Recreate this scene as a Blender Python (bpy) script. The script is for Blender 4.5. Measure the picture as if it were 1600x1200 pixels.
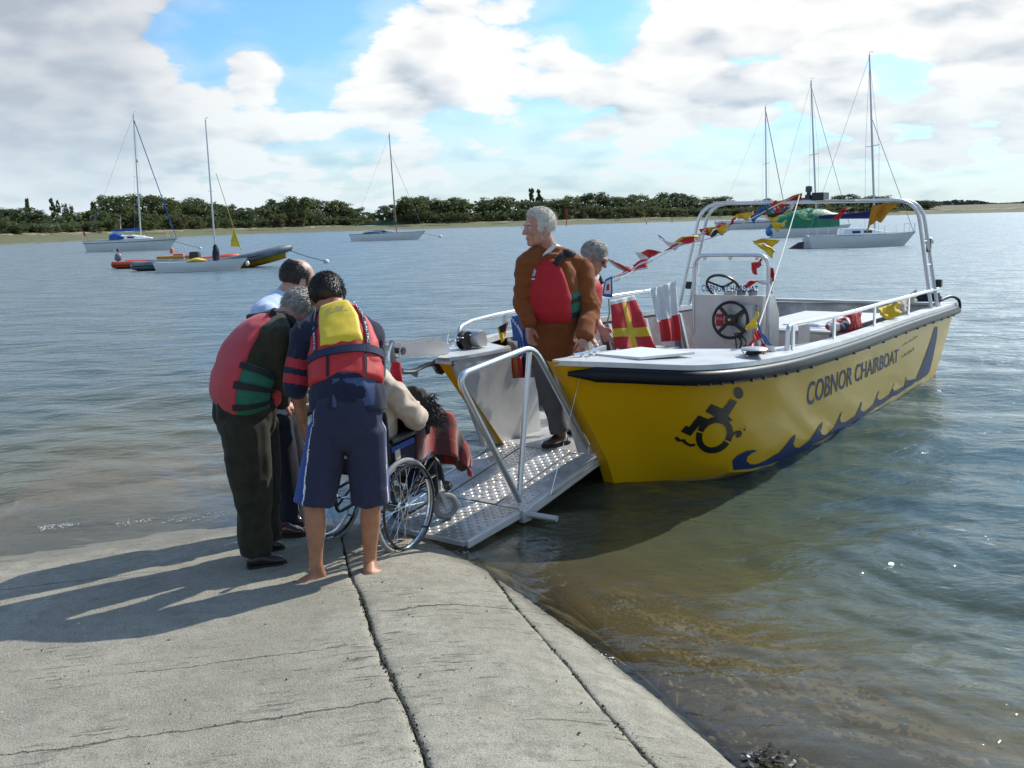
import bpy, bmesh, math, random
import numpy as np
from mathutils import Vector, Matrix, Euler

for _o in list(bpy.data.objects):
    bpy.data.objects.remove(_o, do_unlink=True)
SC = bpy.context.scene
COL = SC.collection
R = math.radians

# ------------------------------------------------------------------ camera
EYE = 2.05                                   # metres above the water (z = 0)
FOC = 1555.0                                 # focal length in photograph pixels (1600 wide)
PITCH = math.atan(254.0 / FOC)
ROLL = R(1.5)
_f = Vector((0, math.cos(PITCH), -math.sin(PITCH)))
_r0 = Vector((1, 0, 0)); _u0 = _r0.cross(_f)
_r = math.cos(ROLL) * _r0 - math.sin(ROLL) * _u0
_u = math.cos(ROLL) * _u0 + math.sin(ROLL) * _r0
cam_data = bpy.data.cameras.new('camera')
cam_data.sensor_width = 36.0
cam_data.lens = 36.0 * FOC / 1600.0
cam_data.clip_start = 0.05
cam_data.clip_end = 12000.0
cam = bpy.data.objects.new('camera', cam_data); COL.objects.link(cam)
cam.matrix_world = Matrix(((_r.x, _u.x, -_f.x, 0), (_r.y, _u.y, -_f.y, 0), (_r.z, _u.z, -_f.z, EYE), (0, 0, 0, 1)))
SC.camera = cam


def at(px, py, Y):
    """photograph pixel seen at distance Y (metres in front of the photographer) -> point in the place"""
    px, py, Y = float(px), float(py), float(Y)
    d = _f + (px - 800) / FOC * _r - (py - 600) / FOC * _u
    return Vector((0, 0, EYE)) + d * (Y / d.y)


def atz(px, py, z):
    d = _f + (px - 800) / FOC * _r - (py - 600) / FOC * _u
    return Vector((0, 0, EYE)) + d * ((z - EYE) / d.z)


# ------------------------------------------------------------------ sky, sun, exposure
SUN_EL = R(40.0); SUN_AZ = R(49.0)          # azimuth measured from straight ahead towards the right
SUN_DIR = Vector((math.sin(SUN_AZ) * math.cos(SUN_EL), math.cos(SUN_AZ) * math.cos(SUN_EL), math.sin(SUN_EL)))
world = bpy.data.worlds.new('World'); SC.world = world
world.use_nodes = True


class NT:
    """small helper for building node trees"""
    def __init__(self, tree):
        self.t = tree
        tree.nodes.clear()

    def n(self, typ, **kw):
        nd = self.t.nodes.new(typ)
        for k, v in kw.items():
            setattr(nd, k, v)
        return nd

    def link(self, a, b):
        self.t.links.new(a, b)

    def val(self, sock, v):
        if hasattr(v, 'is_output') or hasattr(v, 'links'):
            self.link(v, sock)
        else:
            sock.default_value = v

    def math(self, op, a, b=0.0, c=None, clamp=False):
        nd = self.n('ShaderNodeMath', operation=op); nd.use_clamp = clamp
        self.val(nd.inputs[0], a); self.val(nd.inputs[1], b)
        if c is not None:
            self.val(nd.inputs[2], c)
        return nd.outputs[0]

    def vmath(self, op, a, b=None):
        nd = self.n('ShaderNodeVectorMath', operation=op)
        self.val(nd.inputs[0], a)
        if b is not None:
            self.val(nd.inputs[1], b)
        return nd.outputs['Value' if op in ('DOT_PRODUCT', 'LENGTH', 'DISTANCE') else 'Vector']

    def noise(self, vec, scale, detail=4.0, rough=0.55, dist=0.0, out='Fac', lac=2.0):
        nd = self.n('ShaderNodeTexNoise')
        if vec is not None:
            self.link(vec, nd.inputs['Vector'])
        nd.inputs['Scale'].default_value = scale
        nd.inputs['Detail'].default_value = detail
        nd.inputs['Roughness'].default_value = rough
        nd.inputs['Distortion'].default_value = dist
        nd.inputs['Lacunarity'].default_value = lac
        return nd.outputs[out]

    def mix(self, fac, a, b, blend='MIX'):
        nd = self.n('ShaderNodeMix', data_type='RGBA', blend_type=blend)
        self.val(nd.inputs[0], fac)
        for s, v in ((nd.inputs[6], a), (nd.inputs[7], b)):
            if isinstance(v, (tuple, list)):
                s.default_value = (*v[:3], 1.0)
            else:
                self.link(v, s)
        return nd.outputs[2]

    def ramp(self, fac, stops, interp='LINEAR'):
        nd = self.n('ShaderNodeValToRGB'); cr = nd.color_ramp; cr.interpolation = interp
        while len(cr.elements) < len(stops):
            cr.elements.new(0.5)
        for e, (p, c) in zip(cr.elements, stops):
            e.position = p
            e.color = (*c[:3], 1.0) if isinstance(c, (tuple, list)) else (c, c, c, 1.0)
        self.link(fac, nd.inputs[0])
        return nd.outputs[0]

    def smooth(self, x, lo, hi):
        nd = self.n('ShaderNodeMapRange', interpolation_type='SMOOTHSTEP')
        self.val(nd.inputs[0], x); nd.inputs[1].default_value = lo; nd.inputs[2].default_value = hi
        return nd.outputs[0]


def build_sky():
    T = NT(world.node_tree)
    sky = T.n('ShaderNodeTexSky', sky_type='NISHITA', sun_disc=False)
    sky.sun_elevation = SUN_EL
    sky.sun_rotation = math.atan2(SUN_DIR.x, SUN_DIR.y)
    sky.air_density = 1.0; sky.dust_density = 1.2; sky.ozone_density = 1.5; sky.altitude = 0
    tc = T.n('ShaderNodeTexCoord')
    d = T.vmath('NORMALIZE', tc.outputs['Generated'])
    sx = T.n('ShaderNodeSeparateXYZ'); T.link(d, sx.inputs[0])
    z = T.math('MAXIMUM', sx.outputs[2], 0.0)
    zi = T.math('ADD', z, 0.40)
    cx = T.n('ShaderNodeCombineXYZ')
    T.link(T.math('DIVIDE', sx.outputs[0], zi), cx.inputs[0])
    T.link(T.math('DIVIDE', sx.outputs[1], zi), cx.inputs[1])
    T.link(T.math('MULTIPLY', T.math('LOGARITHM', T.math('ADD', z, 0.11), math.e), 0.72), cx.inputs[2])
    q = T.vmath('ADD', cx.outputs[0], (3.1, 7.7, 1.3))

    # where the larger clouds and gaps stand (directions), on top of the even noise that fills the whole sky
    def blob(px, py, rad, amp):
        v = at(px, py, 100.0) - Vector((0, 0, EYE)); v.normalize()
        dd = T.vmath('DISTANCE', d, tuple(v))
        return T.math('MULTIPLY', T.smooth(dd, rad, rad * 0.1), amp)
    bias = None
    for px, py, rad, amp in ((40, 20, .24, .32), (-150, 120, .25, .1), (440, 30, .13, -.36), (570, -10, .10, -.26), (290, 95, .085, -.22),
                             (390, 95, .050, .34), (640, 60, .10, .24), (790, 90, .10, .16), (960, 40, .05, -.12),
                             (1010, 150, .11, .13), (1250, 80, .16, .14), (1500, 120, .16, .12), (1400, 110, .045, -.16),
                             (210, 150, .10, .10), (60, 185, .13, .20), (1560, 30, .10, .1), (1120, 40, .10, .12), (540, 130, .14, .18), (330, 160, .12, .12)):
        b = blob(px, py, rad, amp)
        bias = b if bias is None else T.math('ADD', bias, b)

    warp = T.vmath('MULTIPLY', T.noise(q, 6.0, 1.0, .5, out='Color'), (.12, .12, .12))

    def puffs(vec, det):
        a = T.noise(vec, 3.4, det, 0.64)
        vo = T.n('ShaderNodeTexVoronoi', feature='F1'); vo.inputs['Scale'].default_value = 9.0; vo.inputs['Detail'].default_value = 0.0
        T.link(T.vmath('ADD', vec, warp), vo.inputs['Vector'])
        ds = T.math('MULTIPLY', vo.outputs['Distance'], vo.outputs['Distance'])
        return T.math('ADD', T.math('MULTIPLY', a, 0.78), T.math('MULTIPLY', T.math('SUBTRACT', 0.36, ds), 0.22))
    wide = T.math('MULTIPLY', T.noise(q, 1.0, 2.0, 0.5), 0.26)
    shape = T.math('ADD', bias, wide)
    den = T.math('ADD', puffs(q, 6.0), shape)
    den2 = T.math('ADD', puffs(T.vmath('ADD', q, (0.045, 0.02, 0.06)), 3.0), shape)
    den = T.math('SUBTRACT', den, T.math('MULTIPLY', T.smooth(z, 0.36, 0.75), 0.10))
    mask = T.smooth(den, 0.525, 0.635)
    # bright where the cloud thins out towards the sun, grey where it is thick on that side
    lit = T.math('ADD', T.math('MULTIPLY', T.math('SUBTRACT', den, den2), 3.6), 0.86)
    thick = T.smooth(den, 0.70, 0.98)
    lit = T.math('SUBTRACT', lit, T.math('MULTIPLY', thick, 0.50), clamp=True)
    cloud = T.ramp(lit, [(0.0, (.52, .59, .68)), (0.28, (.68, .75, .83)), (0.58, (.92, .95, .98)), (1.0, (1.14, 1.14, 1.12))])
    # the heavy cloud bank up on the left is seen from its shaded underside
    bank = T.math('ADD', blob(30, 30, .26, .34), blob(90, 180, .12, .22), clamp=True)
    cloud = T.mix(bank, cloud, T.mix(1.0, cloud, (.52, .56, .64), 'MULTIPLY'))
    cloud = T.mix(T.math('MULTIPLY', bank, 1.1, clamp=True), cloud, (.60, .655, .735))
    low = T.smooth(z, 0.18, 0.0)
    cloud = T.mix(T.math('MULTIPLY', low, 0.60), cloud, (.68, .86, .96))
    blue = T.mix(1.0, sky.outputs[0], (0.62, 0.98, 1.24), 'MULTIPLY')
    bg_s = T.n('ShaderNodeBackground'); T.link(blue, bg_s.inputs[0]); bg_s.inputs[1].default_value = 0.15
    bg_c = T.n('ShaderNodeBackground'); T.link(cloud, bg_c.inputs[0]); bg_c.inputs[1].default_value = 0.93
    veil = T.math('MAXIMUM', T.math('MAXIMUM', mask, T.math('MULTIPLY', low, 0.80)), T.math('MULTIPLY', T.smooth(den, .34, .56), .26))
    mx = T.n('ShaderNodeMixShader'); T.link(veil, mx.inputs[0]); T.link(bg_s.outputs[0], mx.inputs[1]); T.link(bg_c.outputs[0], mx.inputs[2])
    out = T.n('ShaderNodeOutputWorld'); T.link(mx.outputs[0], out.inputs[0])
    world.cycles.sampling_method = 'MANUAL'; world.cycles.sample_map_resolution = 512


build_sky()
sun_data = bpy.data.lights.new('sun', 'SUN'); sun_data.energy = 5.0; sun_data.angle = R(0.55); sun_data.color = (1.0, 0.95, 0.87)
sun = bpy.data.objects.new('sun', sun_data); COL.objects.link(sun)
sun.rotation_euler = SUN_DIR.to_track_quat('Z', 'Y').to_euler()
sun.location = (20, 10, 30)
SC.view_settings.view_transform = 'Standard'
SC.view_settings.look = 'None'
SC.view_settings.exposure = 0.0
SC.view_settings.gamma = 1.0
SC.view_settings.use_curve_mapping = False
SC.render.engine = 'CYCLES'
SC.cycles.use_denoising = True
SC.cycles.max_bounces = 8
SC.cycles.transparent_max_bounces = 16
SC.cycles.sample_clamp_indirect = 6.0
SC.cycles.caustics_reflective = False
SC.cycles.caustics_refractive = False

# ------------------------------------------------------------------ numeric noise
rng = np.random.default_rng(11)
random.seed(5)


def _hash(ix, iy, iz, seed):
    h = (ix.astype(np.int64) * 374761393 + iy.astype(np.int64) * 668265263 + iz.astype(np.int64) * 2147483647 + seed * 974711) & 0xffffffff
    h = ((h ^ (h >> 13)) * 1274126177) & 0xffffffff
    h = ((h ^ (h >> 16)) * 2246822519) & 0xffffffff
    return ((h ^ (h >> 15)) & 0xffffff) / float(0xffffff)


def vnoise(p, seed=0):
    """smooth value noise in [-1, 1]; p is (n, 3)"""
    p = np.asarray(p, float)
    i = np.floor(p).astype(np.int64); f = p - i
    w = f * f * f * (f * (f * 6 - 15) + 10)
    r = 0
    for dx in (0, 1):
        for dy in (0, 1):
            for dz in (0, 1):
                h = _hash(i[:, 0] + dx, i[:, 1] + dy, i[:, 2] + dz, seed)
                r = r + h * (w[:, 0] if dx else 1 - w[:, 0]) * (w[:, 1] if dy else 1 - w[:, 1]) * (w[:, 2] if dz else 1 - w[:, 2])
    return r * 2 - 1


def fbm(p, octv=4, seed=0, gain=0.5):
    p = np.asarray(p, float); a = 1.0; s = 0; t = 0
    for k in range(octv):
        s = s + a * vnoise(p * (2.03 ** k) + 17.3 * k, seed + k); t += a; a *= gain
    return s / t


# ------------------------------------------------------------------ materials
MATS = {}


def pmat(name, col, rough=0.6, metal=0.0, var=0.12, vscale=6.0, bump=0.0, bscale=60.0, col2=None, sheen=0.0, coat=0.0, spec=0.5, mask=(0.4, 0.62), rvar=0.0, trans=0.0, subsurf=0.0, coords='Object', bdetail=4.0):
    """procedural Principled material: base colour mottled by noise, optional fine relief"""
    if name in MATS:
        return MATS[name]
    m = bpy.data.materials.new(name); m.use_nodes = True
    T = NT(m.node_tree)
    tc = T.n('ShaderNodeTexCoord')
    v = tc.outputs[coords]
    n1 = T.noise(v, vscale, 5.0, 0.6)
    dark = tuple(c * (1 - var) for c in col); lite = tuple(min(1, c * (1 + var)) for c in col)
    base = T.ramp(n1, [(0.3, dark), (0.7, lite)])
    if col2 is not None:
        n2 = T.noise(v, vscale * 0.6 + 0.7, 6.0, 0.65)
        base = T.mix(T.smooth(n2, mask[0], mask[1]), base, col2)
    bs = T.n('ShaderNodeBsdfPrincipled')
    T.link(base, bs.inputs['Base Color'])
    bs.inputs['Metallic'].default_value = metal
    bs.inputs['Specular IOR Level'].default_value = spec
    if rvar > 0:
        n3 = T.noise(v, vscale * 2.3, 5.0, 0.6)
        mr = T.n('ShaderNodeMapRange'); T.link(n3, mr.inputs[0]); mr.inputs[1].default_value = .3; mr.inputs[2].default_value = .7
        mr.inputs[3].default_value = max(0.02, rough - rvar); mr.inputs[4].default_value = min(1, rough + rvar)
        T.link(mr.outputs[0], bs.inputs['Roughness'])
    else:
        bs.inputs['Roughness'].default_value = rough
    bs.inputs['Sheen Weight'].default_value = sheen
    bs.inputs['Coat Weight'].default_value = coat
    bs.inputs['Coat Roughness'].default_value = 0.08
    if subsurf:
        bs.inputs['Subsurface Weight'].default_value = subsurf
        bs.inputs['Subsurface Radius'].default_value = (0.01, 0.004, 0.002)
    if trans:
        bs.inputs['Transmission Weight'].default_value = trans
    if bump > 0:
        nb = T.noise(v, bscale, bdetail, 0.6)
        bp = T.n('ShaderNodeBump'); bp.inputs['Strength'].default_value = 1.0; bp.inputs['Distance'].default_value = bump
        T.link(nb, bp.inputs['Height']); T.link(bp.outputs[0], bs.inputs['Normal'])
    out = T.n('ShaderNodeOutputMaterial'); T.link(bs.outputs[0], out.inputs[0])
    MATS[name] = m
    return m


# ------------------------------------------------------------------ mesh helpers
class MB:
    """collects shapes; build() links them as ONE mesh object"""
    def __init__(self):
        self.v = []; self.f = []; self.mi = []

    def add(self, vs, fs, mi=0):
        b = len(self.v)
        self.v += [tuple(x) for x in vs]
        self.f += [tuple(b + i for i in f) for f in fs]
        self.mi += [mi] * len(fs)
        return self

    def box(self, c, s, rot=None, mi=0, bev=0.0):
        x, y, z = (s[0] / 2, s[1] / 2, s[2] / 2); c = Vector(c)
        M = rot if rot is not None else Matrix.Identity(3)
        if bev <= 0:
            vs = [c + M @ Vector((sx * x, sy * y, sz * z)) for sx in (-1, 1) for sy in (-1, 1) for sz in (-1, 1)]
            fs = [(0, 1, 3, 2), (4, 6, 7, 5), (0, 4, 5, 1), (2, 3, 7, 6), (0, 2, 6, 4), (1, 5, 7, 3)]
            return self.add(vs, fs, mi)
        bm = bmesh.new(); bmesh.ops.create_cube(bm, size=1.0)
        for v in bm.verts:
            v.co = Vector((v.co.x * 2 * x, v.co.y * 2 * y, v.co.z * 2 * z))
        bmesh.ops.bevel(bm, geom=list(bm.edges), offset=min(bev, 0.49 * min(s)), segments=2, profile=0.6, affect='EDGES')
        bm.verts.index_update()
        vs = [c + M @ v.co for v in bm.verts]; fs = [tuple(v.index for v in f.verts) for f in bm.faces]
        bm.free()
        return self.add(vs, fs, mi)

    def rings(self, rings, cap=True, mi=0, closed=False):
        n = len(rings[0]); vs = [p for r in rings for p in r]; fs = []
        m = len(rings)
        for i in range(m if closed else m - 1):
            for j in range(n):
                a = i * n + j; b = i * n + (j + 1) % n; i2 = (i + 1) % m
                fs.append((a, b, i2 * n + (j + 1) % n, i2 * n + j))
        if cap and not closed:
            fs.append(tuple(reversed(range(n)))); fs.append(tuple((m - 1) * n + j for j in range(n)))
        return self.add(vs, fs, mi)

    def tube(self, pts, r, n=8, mi=0, cap=True, closed=False):
        pts = [Vector(p) for p in pts]; m = len(pts)
        rs = r if isinstance(r, (list, tuple)) else [r] * m
        rings = []; side = None
        for i, p in enumerate(pts):
            if closed:
                t = pts[(i + 1) % m] - pts[i - 1]
            else:
                t = pts[min(i + 1, m - 1)] - pts[max(i - 1, 0)]
            t.normalize()
            if side is None:
                ref = Vector((0, 0, 1)) if abs(t.z) < 0.9 else Vector((1, 0, 0))
                side = t.cross(ref).normalized()
            else:
                side = (side - t * side.dot(t))
                side = side.normalized() if side.length > 1e-6 else t.orthogonal().normalized()
            b = t.cross(side)
            rings.append([p + (side * math.cos(2 * math.pi * k / n) + b * math.sin(2 * math.pi * k / n)) * rs[i] for k in range(n)])
        return self.rings(rings, cap, mi, closed)

    def lathe(self, prof, c=(0, 0, 0), axis=(0, 0, 1), n=20, mi=0, cap=True):
        ax = Vector(axis).normalized(); s = ax.orthogonal().normalized(); b = ax.cross(s); c = Vector(c)
        rings = [[c + ax * h + (s * math.cos(2 * math.pi * k / n) + b * math.sin(2 * math.pi * k / n)) * r for k in range(n)] for r, h in prof]
        return self.rings(rings, cap, mi)

    def torus(self, c, axis, R0, r0, n=40, m=8, mi=0):
        ax = Vector(axis).normalized(); s = ax.orthogonal().normalized(); b = ax.cross(s); c = Vector(c)
        rings = []
        for i in range(n):
            a = 2 * math.pi * i / n; d = s * math.cos(a) + b * math.sin(a)
            rings.append([c + d * (R0 + r0 * math.cos(2 * math.pi * k / m)) + ax * r0 * math.sin(2 * math.pi * k / m) for k in range(m)])
        return self.rings(rings, False, mi, True)

    def ball(self, c, rad, n=14, m=9, mi=0, M=None):
        c = Vector(c); rad = (rad, rad, rad) if isinstance(rad, (int, float)) else rad
        rings = []
        for i in range(m + 1):
            th = math.pi * (0.02 + 0.96 * i / m)
            ring = []
            for k in range(n):
                p = Vector((rad[0] * math.sin(th) * math.cos(2 * math.pi * k / n), rad[1] * math.sin(th) * math.sin(2 * math.pi * k / n), -rad[2] * math.cos(th)))
                ring.append(c + (M @ p if M is not None else p))
            rings.append(ring)
        return self.rings(rings, True, mi)

    def prism(self, poly, d, mi=0):
        """poly: list of points; d: extrusion vector"""
        n = len(poly); d = Vector(d); a = [Vector(p) for p in poly]; b = [p + d for p in a]
        fs = [tuple(reversed(range(n))), tuple(range(n, 2 * n))] + [(i, (i + 1) % n, n + (i + 1) % n, n + i) for i in range(n)]
        return self.add(a + b, fs, mi)

    def build(self, name, mat=None, parent=None, smooth=False, angle=None):
        me = bpy.data.meshes.new(name)
        me.from_pydata([tuple(v) for v in self.v], [], self.f)
        mats = mat if isinstance(mat, (list, tuple)) else [mat]
        for m in mats:
            me.materials.append(m)
        if len(mats) > 1:
            me.polygons.foreach_set('material_index', self.mi)
        bm = bmesh.new(); bm.from_mesh(me); bmesh.ops.recalc_face_normals(bm, faces=bm.faces); bm.to_mesh(me); bm.free()
        if smooth:
            me.polygons.foreach_set('use_smooth', [True] * len(me.polygons))
            me.set_sharp_from_angle(angle=R(angle if angle else 40))
        me.update()
        return link(name, me, parent)


def link(name, me, parent=None):
    o = bpy.data.objects.new(name, me); COL.objects.link(o)
    if parent is not None:
        o.parent = parent
    return o


def tag(o, label=None, cat=None, group=None, kind=None):
    if label: o['label'] = label
    if cat: o['category'] = cat
    if group: o['group'] = group
    if kind: o['kind'] = kind
    return o


def empty(name, loc=(0, 0, 0), rz=0.0):
    o = bpy.data.objects.new(name, None); COL.objects.link(o)
    o.location = loc; o.rotation_euler = (0, 0, rz); o.empty_display_size = 0.2
    return o


def bez(pts, n=12):
    """Catmull-Rom through points"""
    P = [Vector(p) for p in pts]; out = []
    for i in range(len(P) - 1):
        p0 = P[max(i - 1, 0)]; p1 = P[i]; p2 = P[i + 1]; p3 = P[min(i + 2, len(P) - 1)]
        for k in range(n):
            t = k / n
            out.append(0.5 * ((2 * p1) + (p2 - p0) * t + (2 * p0 - 5 * p1 + 4 * p2 - p3) * t * t + (3 * p1 - p0 - 3 * p2 + p3) * t ** 3))
    out.append(P[-1]); return out


def roundbend(pts, rad, n=6):
    """polyline with rounded corners"""
    P = [Vector(p) for p in pts]; out = [P[0]]
    for i in range(1, len(P) - 1):
        a = (P[i - 1] - P[i]); b = (P[i + 1] - P[i]); r = min(rad, a.length * .49, b.length * .49)
        p1 = P[i] + a.normalized() * r; p2 = P[i] + b.normalized() * r
        for k in range(n + 1):
            t = k / n
            out.append((1 - t) ** 2 * p1 + 2 * t * (1 - t) * P[i] + t * t * p2)
    out.append(P[-1]); return out


def grid_mesh(nx, ny):
    idx = np.arange(nx * ny).reshape(ny, nx)
    return np.stack([idx[:-1, :-1].ravel(), idx[:-1, 1:].ravel(), idx[1:, 1:].ravel(), idx[1:, :-1].ravel()], 1)


def np_mesh(name, V, F, smooth=True):
    me = bpy.data.meshes.new(name)
    V = np.asarray(V, np.float32); F = np.asarray(F, np.int32); k = F.shape[1]
    me.vertices.add(len(V)); me.vertices.foreach_set('co', V.ravel())
    me.loops.add(F.size); me.loops.foreach_set('vertex_index', F.ravel())
    me.polygons.add(len(F)); me.polygons.foreach_set('loop_start', np.arange(0, F.size, k, dtype=np.int32))
    me.polygons.foreach_set('use_smooth', np.full(len(F), smooth))
    me.update(calc_edges=True); me.validate()
    return me


def text_shape(body, size=1.0, bold=0.0, shear=0.0, depth=0.0):
    """flat lettering as (verts, faces) in its own xy plane, left-aligned at 0,0"""
    cu = bpy.data.curves.new('lettering', 'FONT'); cu.body = body; cu.size = size; cu.offset = bold; cu.shear = shear; cu.resolution_u = 3
    o = bpy.data.objects.new('lettering', cu); COL.objects.link(o)
    dg = bpy.context.evaluated_depsgraph_get(); dg.update()
    me = bpy.data.meshes.new_from_object(o.evaluated_get(dg))
    vs = [tuple(v.co) for v in me.vertices]; fs = [tuple(p.vertices) for p in me.polygons]
    bpy.data.objects.remove(o, do_unlink=True); bpy.data.curves.remove(cu); bpy.data.meshes.remove(me)
    return vs, fs

# ================================================================== SLIPWAY
SLIP_O = Vector((-1.11, 6.10, 0)); SLIP_A = math.atan2(0.25, 0.97)
_ca, _sa = math.cos(SLIP_A), math.sin(SLIP_A)


def to_cs(x, y):
    dx = x - SLIP_O.x; dy = y - SLIP_O.y
    return dx * _ca + dy * _sa, -dx * _sa + dy * _ca


def slip_z(c, s):
    """height of the concrete at (across, along); falls towards the water and off the right shoulder"""
    c = np.asarray(c, float); s = np.asarray(s, float)
    D = 0.165 * np.maximum(c, 0) ** 2.2 + 1.1 * np.maximum(c - 1.12, 0) ** 1.6
    return 0.050 - 0.070 * s - D - 0.01 * np.maximum(-c - 1.2, 0)


def bed_z(x, y):
    x = np.asarray(x, float); y = np.asarray(y, float)
    c, s = to_cs(x, y)
    right = -0.03 - 0.15 * np.maximum(c - 1.25, 0) - 0.05 * np.maximum(s + 3.2, 0)
    left = -0.10 - 0.12 * np.maximum(-2.3 - c, 0) - 0.05 * np.maximum(s, -3)
    z = np.where(c > -1, right, left)
    z = z + 0.10 * np.maximum(-s - 4.2, 0)
    n = fbm(np.stack([x * 1.3, y * 1.3, 0 * x], -1).reshape(-1, 3), 3, 7).reshape(np.shape(x))
    return np.maximum(z + 0.02 * n, -2.2)


def ground_z(x, y):
    c, s = to_cs(np.asarray(x, float), np.asarray(y, float))
    zb = bed_z(x, y)
    return np.where((c > -2.35) & (c < 1.6), np.maximum(slip_z(c, s), zb), zb)


def concrete():
    m = bpy.data.materials.new('slip_concrete'); m.use_nodes = True
    T = NT(m.node_tree)
    tc = T.n('ShaderNodeTexCoord'); v = tc.outputs['Object']
    sp = T.n('ShaderNodeSeparateXYZ'); T.link(v, sp.inputs[0])
    big = T.noise(v, 1.1, 6, 0.62)
    mid = T.noise(v, 9.0, 5, 0.65)
    fine = T.noise(v, 95.0, 3, 0.6)
    grit = T.noise(v, 240.0, 2, 0.5)
    base = T.ramp(big, [(0.3, (.238, .220, .170)), (0.5, (.312, .290, .228)), (0.72, (.378, .354, .280))])
    base = T.mix(T.smooth(mid, .42, .7), base, (.235, .217, .167))
    base = T.mix(T.math('MULTIPLY', T.smooth(fine, .58, .70), 0.85), base, (.10, .092, .07))
    base = T.mix(T.math('MULTIPLY', T.smooth(grit, .60, .70), 0.85), base, (.62, .60, .53))
    base = T.mix(T.math('MULTIPLY', T.smooth(grit, .40, .30), 0.8), base, (.11, .10, .08))
    pit = T.noise(v, 38.0, 4, .7)
    base = T.mix(T.math('MULTIPLY', T.smooth(pit, .60, .68), .7), base, (.13, .115, .085))
    base = T.mix(T.math('MULTIPLY', T.smooth(T.noise(v, 2.6, 7, .72), .52, .66), .35), base, (.20, .185, .14))
    # tamping lines: long thin hollows that run across the slip
    st = T.n('ShaderNodeMapping'); T.link(v, st.inputs[0]); st.inputs['Scale'].default_value = (5.0, 42.0, 1.0)
    lines = T.noise(st.outputs[0], 1.0, 6, 0.68, 0.25)
    lm = T.math('MULTIPLY', T.smooth(lines, .58, .66), T.smooth(T.noise(v, 1.7, 3, .5), .44, .66))
    base = T.mix(T.math('MULTIPLY', lm, 0.42), base, (.14, .125, .095))
    # cracks across the slab
    wob = T.math('MULTIPLY', T.math('SUBTRACT', T.noise(v, 2.3, 7, .7), 0.5), 0.20)
    crack = None
    for s0, c0, c1, w in ((-2.55, -3, 0.0, .010), (-1.88, -1.15, -.1, .006), (-1.42, 0.0, .95, .008), (-3.25, -2.6, -.9, .005), (-0.2, -2.4, -1.0, .006)):
        dd = T.math('ABSOLUTE', T.math('ADD', T.math('SUBTRACT', sp.outputs[1], s0), wob))
        k = T.smooth(dd, w, w * 0.25)
        k = T.math('MULTIPLY', k, T.math('MULTIPLY', T.smooth(sp.outputs[0], c0, c0 + .15), T.smooth(sp.outputs[0], c1 + .02, c1 - .02)))
        crack = k if crack is None else T.math('MAXIMUM', crack, k)
    crack = T.math('MULTIPLY', crack, T.smooth(T.noise(v, 30.0, 4, .7), .36, .5))
    base = T.mix(T.math('MULTIPLY', crack, .62), base, (.05, .045, .03))
    # weathered pinkish scrapes and pale lime
    base = T.mix(T.math('MULTIPLY', T.smooth(T.noise(v, 5.0, 6, .7), .60, .72), .45), base, (.40, .33, .25))
    # wet margin and algae by the water
    wetn = T.math('ADD', sp.outputs[2], T.math('MULTIPLY', T.math('SUBTRACT', T.noise(v, 3.5, 5, .6), .5), .05))
    wet = T.smooth(wetn, .030, .004)
    base = T.mix(T.math('MULTIPLY', wet, .60), base, (.125, .105, .062))
    weed = T.math('MULTIPLY', T.smooth(wetn, -.004, -.05), T.smooth(T.noise(v, 7, 5, .7), .38, .6))
    base = T.mix(T.math('MULTIPLY', weed, .8), base, (.060, .055, .018))
    bs = T.n('ShaderNodeBsdfPrincipled'); T.link(base, bs.inputs['Base Color'])
    T.link(T.math('SUBTRACT', 0.92, T.math('MULTIPLY', wet, 0.62)), bs.inputs['Roughness'])
    bs.inputs['Specular IOR Level'].default_value = 0.35
    h = T.math('ADD', T.math('MULTIPLY', fine, .5), T.math('MULTIPLY', grit, .25))
    h = T.math('SUBTRACT', h, T.math('MULTIPLY', lm, .8))
    h = T.math('SUBTRACT', h, T.math('MULTIPLY', crack, 1.6))
    h = T.math('ADD', h, T.math('MULTIPLY', mid, .9))
    bp = T.n('ShaderNodeBump'); bp.inputs['Strength'].default_value = 1.0; bp.inputs['Distance'].default_value = 0.010
    T.link(h, bp.inputs['Height']); T.link(bp.outputs[0], bs.inputs['Normal'])
    out = T.n('ShaderNodeOutputMaterial'); T.link(bs.outputs[0], out.inputs[0])
    return m


M_CONC = concrete()


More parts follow.
